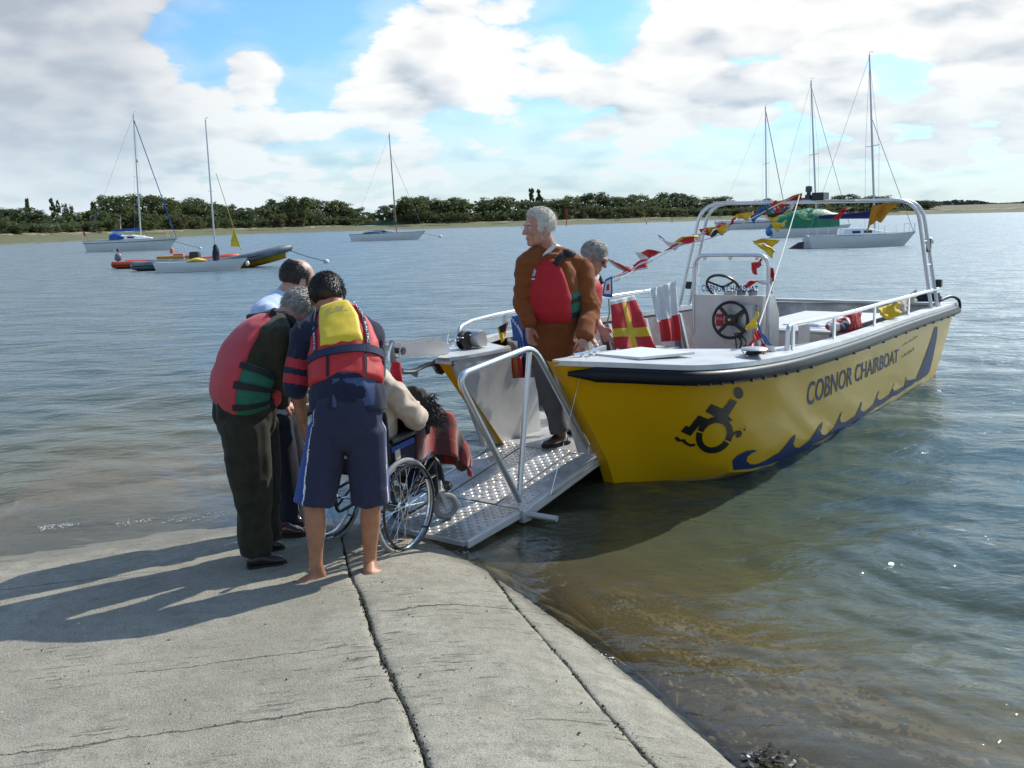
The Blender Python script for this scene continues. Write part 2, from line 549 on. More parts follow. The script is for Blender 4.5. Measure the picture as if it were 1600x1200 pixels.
def slab(name, cl, cr, s0, s1, step, seed):
    """one concrete slab: relief grid on top with ragged worn edges turned down into the joint"""
    ns = int((s1 - s0) / step) + 1
    s = np.linspace(s0, s1, ns)
    L = cl(s) + (0.010 * fbm(np.stack([s * 9, 0 * s, 0 * s + seed], -1), 4, seed) if True else 0)
    Rr = cr(s) + 0.010 * fbm(np.stack([s * 9, 0 * s + 5, 0 * s + seed], -1), 4, seed + 3)
    nc = int(np.max(Rr - L) / step) + 1
    t = np.linspace(0, 1, nc)
    C = L[:, None] + (Rr - L)[:, None] * t[None, :]
    S = np.repeat(s[:, None], nc, 1)
    Z = slip_z(C, S)
    P = np.stack([C, S, 0 * C], -1).reshape(-1, 3)
    rel = 0.004 * fbm(P * 6, 4, 21) + 0.0030 * fbm(P * np.array([3, 30, 1]), 3, 31) + 0.010 * fbm(P * 1.1, 3, 41)
    edge = np.minimum(C - L[:, None], Rr[:, None] - C)
    Z = Z + rel.reshape(Z.shape) - 0.010 * np.exp(-edge / 0.012)
    # skirt
    Cx = np.concatenate([C[:, :1], C, C[:, -1:]], 1); Sx = np.concatenate([S[:, :1], S, S[:, -1:]], 1); Zx = np.concatenate([Z[:, :1] - .12, Z, Z[:, -1:] - .12], 1)
    V = np.stack([Cx, Sx, Zx], -1).reshape(-1, 3)
    me = np_mesh(name, V, grid_mesh(nc + 2, ns))
    me.materials.append(M_CONC)
    o = link(name, me); o.location = SLIP_O; o.rotation_euler = (0, 0, SLIP_A)
    return tag(o, kind='structure')


wig = lambda s, k: 0.012 * np.sin(s * 1.7 + k) + 0.007 * np.sin(s * 4.1 + 2 * k)
J1 = lambda s: 0.0 + wig(s, 0.3)
J2 = lambda s: 0.80 + wig(s, 1.9)
slab('slipway', lambda s: -2.32 + wig(s, 4.0), lambda s: J1(s) - 0.005, -9.0, 2.4, 0.020, 1)
slab('slipway_shoulder', lambda s: J1(s) + 0.005, lambda s: J2(s) - 0.003, -9.0, 1.2, 0.016, 2)
slab('slipway_edge', lambda s: J2(s) + 0.003, lambda s: 1.55 + 0.05 * np.sin(s * 2.1) + 0.03 * np.sin(s * 5.3 + 1), -9.0, 1.0, 0.016, 3)

# dark soil and weed packed in the joints
M_SOIL = pmat('joint_soil', (.035, .030, .018), .95, var=.5, vscale=40, bump=.01, bscale=90, col2=(.055, .06, .02))
for nm, J, s1 in (('joint_soil', J1, 1.3), ('joint_soil', J2, 0.6)):
    s = np.linspace(-9, s1, 700)
    Lc = J(s) - .03; Rc = J(s) + .03
    zz = slip_z(J(s), s) - 0.024 + 0.012 * fbm(np.stack([s * 14, s * 0, s * 0], -1), 3, 5)
    V = np.concatenate([np.stack([Lc, s, zz], -1), np.stack([Rc, s, zz], -1)]); n = len(s)
    F = np.stack([np.arange(n - 1), np.arange(n - 1) + n, np.arange(1, n) + n, np.arange(1, n)], 1)
    me = np_mesh(nm, V, F); me.materials.append(M_SOIL)
    o = link(nm, me); o.location = SLIP_O; o.rotation_euler = (0, 0, SLIP_A); tag(o, kind='structure')

# grit crumbs and moss tufts lying along the joints (uncountable)
mb = MB()
for J, n, s0, s1 in ((J1, 420, -3.6, 0.3), (J2, 160, -3.6, -0.6)):
    for i in range(n):
        s = random.uniform(s0, s1); c = float(J(np.array([s]))[0]) + random.gauss(0, .009)
        r = random.uniform(.002, .0065); z = float(slip_z(c, s)) - .005
        M = Euler((random.random() * 6, random.random() * 6, 0)).to_matrix()
        mb.ball((c, s, z), (r, r * random.uniform(.6, 1.2), r * .7), 5, 3, 0, M)
o = mb.build('joint_grit', pmat('grit', (.05, .045, .03), .95, var=.6, vscale=120), smooth=True)
o.location = SLIP_O; o.rotation_euler = (0, 0, SLIP_A)
tag(o, 'dark crumbs of grit and moss lying in the slipway joints', 'grit', kind='stuff')

# scattered small stones and shell chips on the concrete (uncountable)
mb = MB()
for i in range(230):
    s = random.uniform(-4.2, .2); c = random.uniform(-2.2, 1.0); z = float(slip_z(c, s)) + .003; r = min(.007, random.lognormvariate(-5.8, .4))
    mb.ball((c, s, z), (r * random.uniform(.8, 1.6), r, r * .6), 5, 3, random.choice((0, 0, 0, 1)), Euler((random.gauss(0, .3), random.gauss(0, .3), random.random() * 6)).to_matrix())
o = mb.build('loose_grit', [pmat('stone_dark', (.07, .06, .05), .9, var=.4, vscale=60), pmat('shell_white', (.62, .60, .55), .6, var=.1)], smooth=True)
o.location = SLIP_O; o.rotation_euler = (0, 0, SLIP_A)
tag(o, 'small dark stones and white shell chips scattered over the slipway', 'grit', kind='stuff')

# ================================================================== SEABED, PEBBLES
xs = np.concatenate([np.linspace(-60, -6, 40), np.linspace(-5.5, 5.5, 170), np.linspace(6, 60, 40)])
ys = np.concatenate([np.linspace(-12, 2, 20), np.linspace(2.2, 9, 110), np.linspace(9.5, 80, 50)])
X, Y = np.meshgrid(xs, ys)
Zb = bed_z(X, Y)
cc, ss = to_cs(X, Y)
Zb = np.where((cc > -2.2) & (cc < 1.45) & (ss < 2.2), np.minimum(Zb, slip_z(cc, ss) - 0.10), Zb)
me = np_mesh('seabed', np.stack([X, Y, Zb], -1).reshape(-1, 3), grid_mesh(len(xs), len(ys)))
me.materials.append(pmat('seabed_sand', (.30, .215, .115), .95, var=.35, vscale=3.0, bump=.012, bscale=30, col2=(.17, .13, .065)))
tag(link('seabed', me), kind='structure')

mb = MB()
for i in range(2600):
    s = random.uniform(-4.6, -0.8); c = 1.28 + abs(random.gauss(0, .55)) + random.uniform(-.05, .1)
    x = SLIP_O.x + c * _ca - s * _sa; y = SLIP_O.y + c * _sa + s * _ca
    r = min(.034, random.lognormvariate(-4.45, .45))
    z = float(bed_z(np.array([x]), np.array([y]))[0]) + r * .25
    M = Euler((random.gauss(0, .4), random.gauss(0, .4), random.random() * 6)).to_matrix()
    mb.ball((x, y, z), (r * random.uniform(.8, 1.5), r, r * random.uniform(.45, .8)), 6, 4, random.choice((0, 0, 1, 2, 3)), M)
o = mb.build('pebbles', [pmat('pebble_brown', (.16, .105, .05), .55, var=.4, vscale=20), pmat('pebble_grey', (.17, .16, .14), .5, var=.3, vscale=20), pmat('pebble_dark', (.05, .045, .04), .5, var=.3, vscale=20), pmat('pebble_ochre', (.28, .17, .07), .55, var=.3, vscale=20)], smooth=True, angle=80)
tag(o, 'brown and grey pebbles in the shallows beside the slipway', 'pebbles', kind='stuff')

# wet seaweed and foam bits stranded at the bottom of the edge
mb = MB()
for i in range(46):
    p = atz(1188 + random.gauss(0, 22), 1184 + random.gauss(0, 7), .012)
    a = random.random() * 6.28; l = random.uniform(.012, .04); w = random.uniform(.004, .009); pts = []
    for k in range(5):
        t = k / 4 - .5; a += random.gauss(0, .5)
        pts.append(Vector((p.x + math.cos(a) * l * t * 2, p.y + math.sin(a) * l * t * 2, .012 + .012 * random.random())))
    for k in range(4):
        d = Vector((-math.sin(a), math.cos(a), .3)) * w
        mb.add([pts[k] - d, pts[k + 1] - d, pts[k + 1] + d, pts[k] + d], [(0, 1, 2, 3)])
o = mb.build('seaweed', pmat('wet_weed', (.07, .055, .03), .12, var=.4, vscale=60, spec=.8))
tag(o, 'small heap of glistening wet seaweed at the edge of the slipway', 'seaweed', kind='stuff')

# ================================================================== WATER
WAVES = []
for k in range(72):
    lam = 0.10 * (3.6 / 0.10) ** (k / 71.0)
    th = R(-108) + random.gauss(0, R(34))
    sl = 0.030 * (1.0 if lam < 1.2 else 0.55) * random.uniform(.6, 1.3)
    WAVES.append((2 * math.pi / lam * math.cos(th), 2 * math.pi / lam * math.sin(th), sl * lam / (2 * math.pi), random.random() * 6.28, lam))


def build_water():
    rr = [1.6]
    while rr[-1] < 46.0:
        rr.append(rr[-1] + max(.012, rr[-1] ** 2 * 0.00125))
    while rr[-1] < 6500.0:
        rr.append(rr[-1] * 1.045)
    rr = np.array(rr)
    fine = np.arange(R(90 - 38), R(90 + 38), 0.0019)
    coarse = np.linspace(R(90 + 38), R(360 + 90 - 38), 46)[:-1]
    an = np.concatenate([fine, coarse]); na = len(an)
    X = rr[:, None] * np.cos(an)[None, :]; Yw = rr[:, None] * np.sin(an)[None, :]
    dr = np.gradient(rr)[:, None]; cell = np.maximum(dr, rr[:, None] * 0.0019)
    Z = np.zeros_like(X)
    nn = int(np.searchsorted(rr, 900))
    gust = 0.80 + 0.45 * fbm(np.stack([X[:nn] * .055, Yw[:nn] * .12, 0 * X[:nn]], -1).reshape(-1, 3), 3, 77).reshape(X[:nn].shape)
    dep = -ground_z(X[:nn], Yw[:nn])
    shallow = np.clip((dep + .01) / .30, 0.10, 1.0)
    kept = np.zeros_like(X[:nn]); allv = 0.0
    for kx, ky, a, ph, lam in WAVES:
        keep = np.clip((lam / cell[:nn] - 2.0) / 2.0, 0, 1)
        sv = (a / lam) ** 2; kept += keep * sv; allv += sv
        pw = 0.35 * np.sin((kx * .13 + .2) * X[:nn] + (ky * .11 - .3) * Yw[:nn] + ph * 3)
        s = np.sin(kx * X[:nn] + ky * Yw[:nn] + ph + 1.6 * pw)
        Z[:nn] += keep * a * (s + 0.25 * np.cos(2 * (kx * X[:nn] + ky * Yw[:nn] + ph + 1.6 * pw)))
    Z[:nn] *= gust * shallow
    V = np.stack([X, Yw, Z], -1).reshape(-1, 3)
    idx = np.arange(len(rr) * na).reshape(len(rr), na); nx = np.roll(idx, -1, 1)
    F = np.stack([idx[:-1].ravel(), idx[1:].ravel(), nx[1:].ravel(), nx[:-1].ravel()], 1)
    me = np_mesh('water', V, F)
    depth = np.full(X.shape, 2.0); depth[:nn] = np.clip(dep, 0, 2)
    at_ = me.attributes.new('depth', 'FLOAT', 'POINT'); at_.data.foreach_set('value', depth.ravel().astype(np.float32))
    # share of the ripples too small for the mesh at that spot: they act as roughness
    mic = np.ones(X.shape); mic[:nn] = 1 - np.clip(kept / allv, 0, 1)
    am = me.attributes.new('micro', 'FLOAT', 'POINT'); am.data.foreach_set('value', mic.ravel().astype(np.float32))
    m = bpy.data.materials.new('estuary_water'); m.use_nodes = True
    T = NT(m.node_tree)
    geo = T.n('ShaderNodeNewGeometry')
    A = T.n('ShaderNodeAttribute', attribute_name='depth')
    pos = geo.outputs['Position']
    mp = T.n('ShaderNodeMapping'); T.link(pos, mp.inputs[0]); mp.inputs['Scale'].default_value = (1.0, 1.7, 1.0); mp.inputs['Rotation'].default_value = (0, 0, R(-14))
    r1 = T.noise(mp.outputs[0], 6.5, 4, .55, .3)
    r2 = T.noise(mp.outputs[0], 1.9, 3, .5, .4)
    r3 = T.noise(mp.outputs[0], 0.55, 3, .5, .4)
    bp1 = T.n('ShaderNodeBump'); bp1.inputs['Distance'].default_value = 0.020; T.link(r1, bp1.inputs['Height'])
    calm = T.smooth(A.outputs['Fac'], 0.0, 0.35)
    T.link(T.math('ADD', .22, T.math('MULTIPLY', calm, .55)), bp1.inputs['Strength'])
    bp2 = T.n('ShaderNodeBump'); bp2.inputs['Distance'].default_value = 0.075; T.link(r2, bp2.inputs['Height']); T.link(bp1.outputs[0], bp2.inputs['Normal']); T.link(T.math('MULTIPLY', calm, .6), bp2.inputs['Strength'])
    bp3 = T.n('ShaderNodeBump'); bp3.inputs['Distance'].default_value = 0.16; T.link(r3, bp3.inputs['Height']); T.link(bp2.outputs[0], bp3.inputs['Normal']); T.link(T.math('MULTIPLY', calm, .5), bp3.inputs['Strength'])
    nrm = bp3.outputs[0]
    Mi = T.n('ShaderNodeAttribute', attribute_name='micro')
    gp = T.n('ShaderNodeMapping'); T.link(pos, gp.inputs[0]); gp.inputs['Scale'].default_value = (.35, 1.0, 1.0)
    gust = T.math('ADD', .72, T.math('MULTIPLY', T.noise(gp.outputs[0], .22, 6, .62), .56))
    micro = T.math('MULTIPLY', Mi.outputs['Fac'], gust)
    fp = T.n('ShaderNodeMapping'); T.link(pos, fp.inputs[0]); fp.inputs['Scale'].default_value = (.55, 1.5, 1.0); fp.inputs['Rotation'].default_value = (0, 0, R(-10))
    fleck = T.smooth(T.noise(fp.outputs[0], 1.0, 6, .66, .4), .40, .60)
    micro = T.math('MULTIPLY', micro, T.math('ADD', .62, T.math('MULTIPLY', fleck, .80)))
    gl = T.n('ShaderNodeBsdfGlossy'); T.link(T.math('ADD', .045, T.math('MULTIPLY', micro, .30)), gl.inputs['Roughness']); gl.inputs[0].default_value = (.93, .98, 1.0, 1); T.link(nrm, gl.inputs['Normal'])
    # suspended silt: opaque olive body in deep water, clear where only a hand deep
    silt = T.ramp(T.smooth(A.outputs['Fac'], 0.0, 0.62), [(0.0, (.225, .170, .082)), (0.42, (.112, .118, .064)), (1.0, (.042, .078, .080))])
    silt = T.mix(T.math('MULTIPLY', T.smooth(T.noise(pos, .5, 4, .6), .4, .65), .35), silt, (.062, .086, .070))
    df = T.n('ShaderNodeBsdfDiffuse'); T.link(silt, df.inputs[0])
    tr = T.n('ShaderNodeBsdfTransparent'); tr.inputs[0].default_value = (.93, .90, .78, 1)
    opac = T.math('SUBTRACT', 1.0, T.math('POWER', math.e, T.math('MULTIPLY', A.outputs['Fac'], -3.8)))
    body = T.n('ShaderNodeMixShader'); T.link(opac, body.inputs[0]); T.link(tr.outputs[0], body.inputs[1]); T.link(df.outputs[0], body.inputs[2])
    fr = T.n('ShaderNodeFresnel'); fr.inputs[0].default_value = 1.333; T.link(nrm, fr.inputs['Normal'])
    mx = T.n('ShaderNodeMixShader'); T.link(T.math('MULTIPLY', fr.outputs[0], T.math('SUBTRACT', 1.0, T.math('MULTIPLY', micro, .40))), mx.inputs[0]); T.link(body.outputs[0], mx.inputs[1]); T.link(gl.outputs[0], mx.inputs[2])
    out = T.n('ShaderNodeOutputMaterial'); T.link(mx.outputs[0], out.inputs[0])
    me.materials.append(m)
    return tag(link('water', me), kind='structure')


build_water()

# lines of foam bubbles where ripples break on the slip
mb = MB()
for (x0, y0), (x1, y1), n, sp in (((60, 826), (130, 814), 150, 2.6), ((180, 818), (240, 812), 60, 2.2), ((250, 815), (360, 800), 50, 3.0), ((690, 868), (735, 860), 26, 3.0), ((935, 1018), (960, 1032), 18, 3)):
    for i in range(n):
        t = random.random()
        p = atz(x0 + (x1 - x0) * t + random.gauss(0, sp), y0 + (y1 - y0) * t + random.gauss(0, sp), .006)
        r = random.uniform(.0015, .0045)
        mb.ball((p.x, p.y, .004), (r * random.uniform(1, 2.2), r, r * .5), 6, 3, 0, Euler((0, 0, random.random() * 3)).to_matrix())
o = mb.build('foam', pmat('foam_bubbles', (.80, .80, .78), .4, var=.05), smooth=True)
tag(o, 'thin broken line of white foam where ripples meet the slipway', 'foam', kind='stuff')

# ================================================================== FAR SHORE
_sp = np.array([-700, -250, 0, 150, 280, 420, 580, 700, 820, 1000, 1100, 1300, 1460, 1600, 1900, 2400], float)
_sd = np.array([150, 170, 196, 240, 290, 340, 375, 385, 390, 420, 450, 500, 520, 500, 470, 450], float)


def px_az(px):
    return math.atan2(*( (at(px, 345, 100.0).x, 100.0) ))


_saz = np.array([px_az(p) for p in _sp])


def shore_d(az):
    return np.interp(az, _saz, _sd)


def shore_pt(px, t, z=0.0):
    az = px_az(px); d = float(shore_d(az)) / math.cos(az) + t
    return Vector((math.sin(az) * d, math.cos(az) * d, z))


_pt = [-25, -2, 0, 3, 12, 30, 55, 72, 80, 95, 140, 220, 400, 700]
_pz = [-.8, -.15, .0, .15, .30, .55, 1.0, 1.5, 2.2, 2.7, 3.4, 4.5, 6.0, 6.0]


def shore_z(t):
    return np.interp(t, _pt, _pz)


def build_shore():
    az = np.linspace(_saz[0], _saz[-1], 420); t = np.concatenate([np.linspace(-25, 12, 12), np.linspace(15, 110, 40), np.linspace(120, 700, 22)])
    A, Tt = np.meshgrid(az, t)
    jit = 7 * fbm(np.stack([A * 45, 0 * A, 0 * A], -1).reshape(-1, 3), 4, 3).reshape(A.shape)
    D = shore_d(A) / np.cos(A) + Tt + jit * (Tt < 60)
    P = np.stack([A * 60, Tt * .06, 0 * A], -1).reshape(-1, 3)
    Z = shore_z(Tt) + (0.18 * fbm(P * 2, 4, 9).reshape(A.shape)) * (Tt > 3) * np.clip(Tt / 60, .3, 1)
    me = np_mesh('far_shore', np.stack([np.sin(A) * D, np.cos(A) * D, Z], -1).reshape(-1, 3), grid_mesh(len(az), len(t)))
    for m in (pmat('mud_flat', (.16, .145, .10), .6, var=.25, vscale=.2), pmat('salt_marsh', (.090, .100, .036), .95, var=.35, vscale=.15, col2=(.135, .125, .05)),
              pmat('shingle_beach', (.27, .215, .145), .95, var=.2, vscale=.3), pmat('rough_grass', (.10, .105, .04), .95, var=.4, vscale=.08, col2=(.19, .16, .08), mask=(.5, .6))):
        me.materials.append(m)
    nz = fbm(P * 3, 3, 15)
    tt = (Tt.ravel() + 8 * nz)[grid_mesh(len(az), len(t))[:, 0]]
    mi = np.where(tt < 3, 0, np.where(tt < 77, 1, np.where(tt < 82, 2, 3)))
    me.polygons.foreach_set('material_index', mi.astype(np.int32))
    tag(link('far_shore', me), kind='structure')


build_shore()

# ------------------------------------------------------------------ trees of the far shore
M_LEAF = []
for i, (c, c2) in enumerate((((.092, .120, .042), (.132, .156, .058)), ((.110, .132, .048), (.150, .164, .066)), ((.080, .104, .050), (.112, .134, .058)), ((.130, .136, .056), (.165, .158, .072)))):
    M_LEAF.append(pmat('leaves_%d' % i, c, .75, var=.3, vscale=.25, col2=c2, mask=(.42, .6), spec=.25))
for m_ in M_LEAF:
    T_ = m_.node_tree; bs_ = next(n for n in T_.nodes if n.type == 'BSDF_PRINCIPLED'); src = bs_.inputs['Base Color'].links[0].from_socket
    tl = T_.nodes.new('ShaderNodeBsdfTranslucent'); T_.links.new(src, tl.inputs[0]); ad = T_.nodes.new('ShaderNodeMixShader'); ad.inputs[0].default_value = .42
    T_.links.new(bs_.outputs[0], ad.inputs[1]); T_.links.new(tl.outputs[0], ad.inputs[2]); out_ = next(n for n in T_.nodes if n.type == 'OUTPUT_MATERIAL'); T_.links.new(ad.outputs[0], out_.inputs[0])
M_BARK = pmat('bark', (.07, .055, .04), .95, var=.3, vscale=2, bump=.02, bscale=8)


def crown_mesh(kind, seed, nclump, nleaf, leaf):
    """uneven crown, unit height (0..1) and unit half-width: leaf-sized faces gathered in clumps with gaps between"""
    g = np.random.default_rng(seed); V = []; F = []
    for c in range(nclump):
        if kind == 'poplar':
            h = g.uniform(.05, 1.0); r = (.9 * (1 - abs(h - .42) ** 1.6 * 1.5)) * g.uniform(.2, .8); a = g.uniform(0, 6.28); cr = .30 * (1.15 - h * .6)
            cz = .06
        elif kind == 'bush':
            h = g.uniform(.05, .85) ** 1.2; r = math.sqrt(max(.02, 1 - h ** 1.7)) * g.uniform(.3, .95); a = g.uniform(0, 6.28); cr = .24; cz = .15
        else:
            h = g.uniform(.16, .90); prof = math.sqrt(max(.02, 1 - ((h - .50) / .50) ** 2)); r = prof * g.uniform(.35, .93); a = g.uniform(0, 6.28); cr = .27 * g.uniform(.7, 1.25); cz = .105 * g.uniform(.7, 1.2)
        cx, cy = r * math.cos(a), r * math.sin(a)
        n = g.normal(size=(nleaf, 3)); n /= np.linalg.norm(n, axis=1)[:, None]
        p = n * (g.uniform(.45, 1.0, (nleaf, 1))) * np.array([cr, cr, cz]) + np.array([cx, cy, h])
        t1 = g.normal(size=(nleaf, 3)) * .5 + np.cross(n, g.normal(size=(nleaf, 3))); t1 /= np.linalg.norm(t1, axis=1)[:, None]
        t2 = np.cross(t1, n + g.normal(size=(nleaf, 3)) * .4); t2 /= np.linalg.norm(t2, axis=1)[:, None]
        sc = np.array([leaf, leaf, leaf * .42]) * g.uniform(.6, 1.3, (nleaf, 1))
        b = sum(len(x) for x in V)
        q = np.stack([p - t1 * sc, p + t2 * sc * .7, p + t1 * sc, p - t2 * sc * .7], 1).reshape(-1, 3)
        V.append(q); F.append(np.arange(nleaf * 4).reshape(-1, 4) + b)
    V = np.concatenate(V); V[:, 2] = np.maximum(V[:, 2], 0.0)
    return np_mesh('crown', V, np.concatenate(F), smooth=False)


def trunk_mesh(seed, kind):
    g = random.Random(seed); mb = MB()
    if kind == 'poplar':
        mb.tube([(0, 0, -.03), (.02, 0, .3), (0, .02, .9)], [.10, .07, .015], 7)
    else:
        mb.tube([(0, 0, -.04), (.03, .02, .15), (.02, -.02, .42), (.0, .0, .75)], [.095, .07, .05, .012], 7)
        for k in range(6):
            a = k * 1.05 + g.random(); h = g.uniform(.14, .42); l = g.uniform(.4, .7)
            mb.tube([(.02, 0, h), (math.cos(a) * l * .5, math.sin(a) * l * .5, h + .12), (math.cos(a) * l, math.sin(a) * l, h + .28)], [.045, .03, .008], 5)
    me = mb.build('trunk', M_BARK, smooth=True)
    d = me.data; bpy.data.objects.remove(me, do_unlink=True)
    return d


CROWNS = {'oak': [crown_mesh('oak', 100 + i, 64, 46, .062) for i in range(5)], 'poplar': [crown_mesh('poplar', 200 + i, 34, 26, .15) for i in range(2)], 'bush': [crown_mesh('bush', 300 + i, 34, 44, .075) for i in range(3)]}
TRUNKS = {'oak': [trunk_mesh(i, 'oak') for i in range(3)], 'poplar': [trunk_mesh(9, 'poplar')], 'bush': [trunk_mesh(7, 'oak')]}
_cm = {}


def plant_tree(name, kind, px, top, wpx, t, leafm, label, group, cat):
    base = shore_pt(px, t); base.z = float(shore_z(t)) - .1
    d = base.y
    ztop = at(px, top, d).z
    h = max(1.5, ztop - base.z); w = wpx / FOC * d * 0.5
    root = empty(name, base, random.random() * 6.28)
    ci = random.randrange(len(CROWNS[kind])); key = (kind, ci, leafm)
    if key not in _cm:
        me = CROWNS[kind][ci].copy(); me.materials.append(M_LEAF[leafm]); _cm[key] = me
    cr = link('crown', _cm[key], root); cr.scale = (w, w, h)
    tr = link('trunk', random.choice(TRUNKS[kind]), root); tr.scale = (w, w, h * .95)
    return tag(root, label, cat, group)


TOP = [(-80, 316), (0, 318), (40, 324), (75, 330), (120, 326), (138, 322), (160, 312), (185, 304), (250, 303), (285, 306), (325, 313), (360, 318), (405, 316), (440, 309), (465, 306), (490, 309), (540, 315), (565, 322), (600, 327), (618, 318), (648, 304), (675, 310), (700, 308), (740, 306), (790, 304), (830, 303), (860, 309), (885, 313), (900, 303), (930, 299), (985, 301), (1005, 307), (1030, 300), (1085, 303), (1120, 308), (1180, 309), (1260, 308), (1320, 305), (1350, 303), (1395, 305), (1425, 311), (1445, 316)]
tx = [a for a, b in TOP]; ty = [b for a, b in TOP]
x = -70.0
while x < 1440:
    w = random.uniform(44, 84) if x < 880 else random.uniform(34, 66)
    if not (75 < x < 125 or 560 < x < 612):
        plant_tree('oak_tree', 'oak', x, np.interp(x, tx, ty) + random.choice((-3, -1, 1, 5, 10)) + random.uniform(-1, 1), w, random.uniform(92, 125), random.choice((0, 0, 1, 2)), 'dark green rounded tree in the wooded line along the far shore', 'rounded trees along the far shore', 'tree')
    x += w * random.uniform(.40, .55)
x = -60.0
while x < 1440:
    w = random.uniform(24, 46)
    plant_tree('scrub_bush', 'bush', x, np.interp(x, tx, ty) + random.uniform(19, 30) * (1 if x < 850 else .75), w, random.uniform(80, 90), random.choice((0, 1, 1, 3)), 'low olive bush at the foot of the far shore trees', 'bushes at the foot of the far shore trees', 'bush')
    x += w * random.uniform(.45, .75)
for px, top, w, lab in ((45, 312, 17, 'slim poplar left of the others at the far left shore'), (82, 312, 20, 'pale tall poplar above the gap at the far left shore'), (93, 315, 13, 'thinnest poplar of the group at the far left shore'), (148, 317, 18, 'small pointed tree just left of the tall wood'), (831, 296, 20, 'left one of two slim poplars above the wood behind the standing man'), (843, 298, 20, 'right one of two slim poplars above the wood behind the standing man')):
    plant_tree('poplar_tree', 'poplar', px, top, w, 118, 0 if px > 100 else 1, lab, 'poplars on the far shore', 'tree')
plant_tree('conifer_tree', 'bush', 107, 312, 22, 112, 2, 'dark pointed conifer beside the poplars at the far left shore', None, 'tree')
plant_tree('oak_tree', 'oak', 648, 303, 58, 84, 0, 'large leaning oak behind the mast of the middle yacht', None, 'tree')
plant_tree('oak_tree', 'oak', 466, 305, 62, 88, 0, 'broad oak standing proud of the wood right of the yellow burgee', None, 'tree')
# small barn among the left trees
mb = MB(); p = shore_pt(165, 92); p.z = 2.4
bar = empty('barn', p, .3)
MB().box((0, 0, 1.5), (9, 5, 3)).build('wall', pmat('barn_wall', (.22, .18, .14), .9), bar)
MB().prism([(-4.7, -2.8, 3.0), (-4.7, 2.8, 3.0), (-4.7, 0, 5.2)], (9.4, 0, 0)).build('roof', pmat('barn_roof', (.13, .13, .14), .8), bar)
tag(bar, 'grey roofed barn among the trees behind the left yacht', 'barn')

# undergrowth that reads as one mass beneath and behind the trees
g = np.random.default_rng(4); V = []
for i in range(15000):
    px = g.uniform(-90, 1450); t = g.uniform(82, 130)
    b = shore_pt(px, t, 0); top = np.interp(px, tx, ty) + 9
    ht = at(px, top, b.y).z - float(shore_z(t)); z = float(shore_z(t)) + max(.3, ht) * g.uniform(0, 1) ** 1.2 * (0.5 if t < 95 else 1.0)
    s = g.uniform(.5, 1.1); n = Vector(g.normal(size=3)).normalized(); a = n.orthogonal().normalized() * s; c = n.cross(a)
    q = Vector((b.x, b.y, z))
    V += [q - a, q + c * .8, q + a, q - c * .8]
me = np_mesh('undergrowth', np.array([tuple(v) for v in V]), np.arange(len(V)).reshape(-1, 4), smooth=False); me.materials.append(M_LEAF[2])
tag(link('undergrowth', me), 'dark scrubby undergrowth filling the far shore wood', 'undergrowth', kind='stuff')

# ------------------------------------------------------------------ distant low hill with a town, right
az = np.linspace(px_az(1180), px_az(2500), 160); tq = np.array([0, 25, 120, 260, 600]); zq = np.array([-.5, 1.2, 5, 9, 9.])
A, Tt = np.meshgrid(az, tq); D = 1150 + Tt + 0 * A
Z = np.interp(Tt, tq, zq) * (0.8 + 0.5 * fbm(np.stack([A * 40, 0 * A, 0 * A], -1).reshape(-1, 3), 3, 5).reshape(A.shape))
me = np_mesh('far_hill', np.stack([np.sin(A) * D, np.cos(A) * D, Z], -1).reshape(-1, 3), grid_mesh(len(az), len(tq))); me.materials.append(pmat('hill_grass', (.11, .13, .09), .95, var=.3, vscale=.02))
tag(link('far_hill', me), kind='structure')
V = []
for i in range(9000):
    px = g.uniform(1200, 1760); a = px_az(px); d = g.uniform(1180, 1420)
    hmax = (324.5 - 313.5 - 3.0 * math.sin(px * .021) - 2 * math.sin(px * .053)) / FOC * d
    q = Vector((math.sin(a) * d, math.cos(a) * d, g.uniform(2.5, max(4, hmax + 2))))
    s = g.uniform(1.2, 2.6); n = Vector(g.normal(size=3)).normalized(); a1 = n.orthogonal().normalized() * s; c = n.cross(a1)
    V += [q - a1, q + c * .8, q + a1, q - c * .8]
me = np_mesh('far_wood', np.array([tuple(v) for v in V]), np.arange(len(V)).reshape(-1, 4), smooth=False); me.materials.append(pmat('hazed_leaves', (.060, .080, .075), .9, var=.3, vscale=.02))  # bluish haze of distance is put into the leaf colour
tag(link('far_wood', me), 'wood tinted blue grey with haze on the distant shore at the right edge', 'wood', kind='stuff')
M_HW = [pmat('house_wall_%d' % i, c, .9, var=.05) for i, c in enumerate(((.50, .47, .42), (.36, .26, .20), (.58, .56, .52)))]
M_HR = pmat('house_roof', (.22, .13, .10), .9)
for i, px in enumerate((1452, 1466, 1479, 1497, 1511, 1524, 1540, 1553, 1571, 1588)):
    a = px_az(px); d = 1172 - (i % 3) * 4
    h = empty('house', (math.sin(a) * d, math.cos(a) * d, 1.0), -a + .2 * (i % 3 - 1)); w = 7 + 2.5 * (i % 3)
    MB().box((0, 0, 1.9), (w, 6, 3.8)).build('wall', M_HW[i % 3], h)
    MB().prism([(-w / 2 - .3, -3.3, 3.8), (-w / 2 - .3, 3.3, 3.8), (-w / 2 - .3, 0, 6.2)], (w + .6, 0, 0)).build('roof', M_HR, h)
    for k in (-1, 1):
        MB().box((k * w * .25, -3.02, 2.0), (1.2, .1, 1.3)).build('window', pmat('far_window', (.05, .06, .07), .2), h)
    tag(h, 'tiny house on the distant waterfront at the right edge', 'house', 'houses on the distant waterfront')

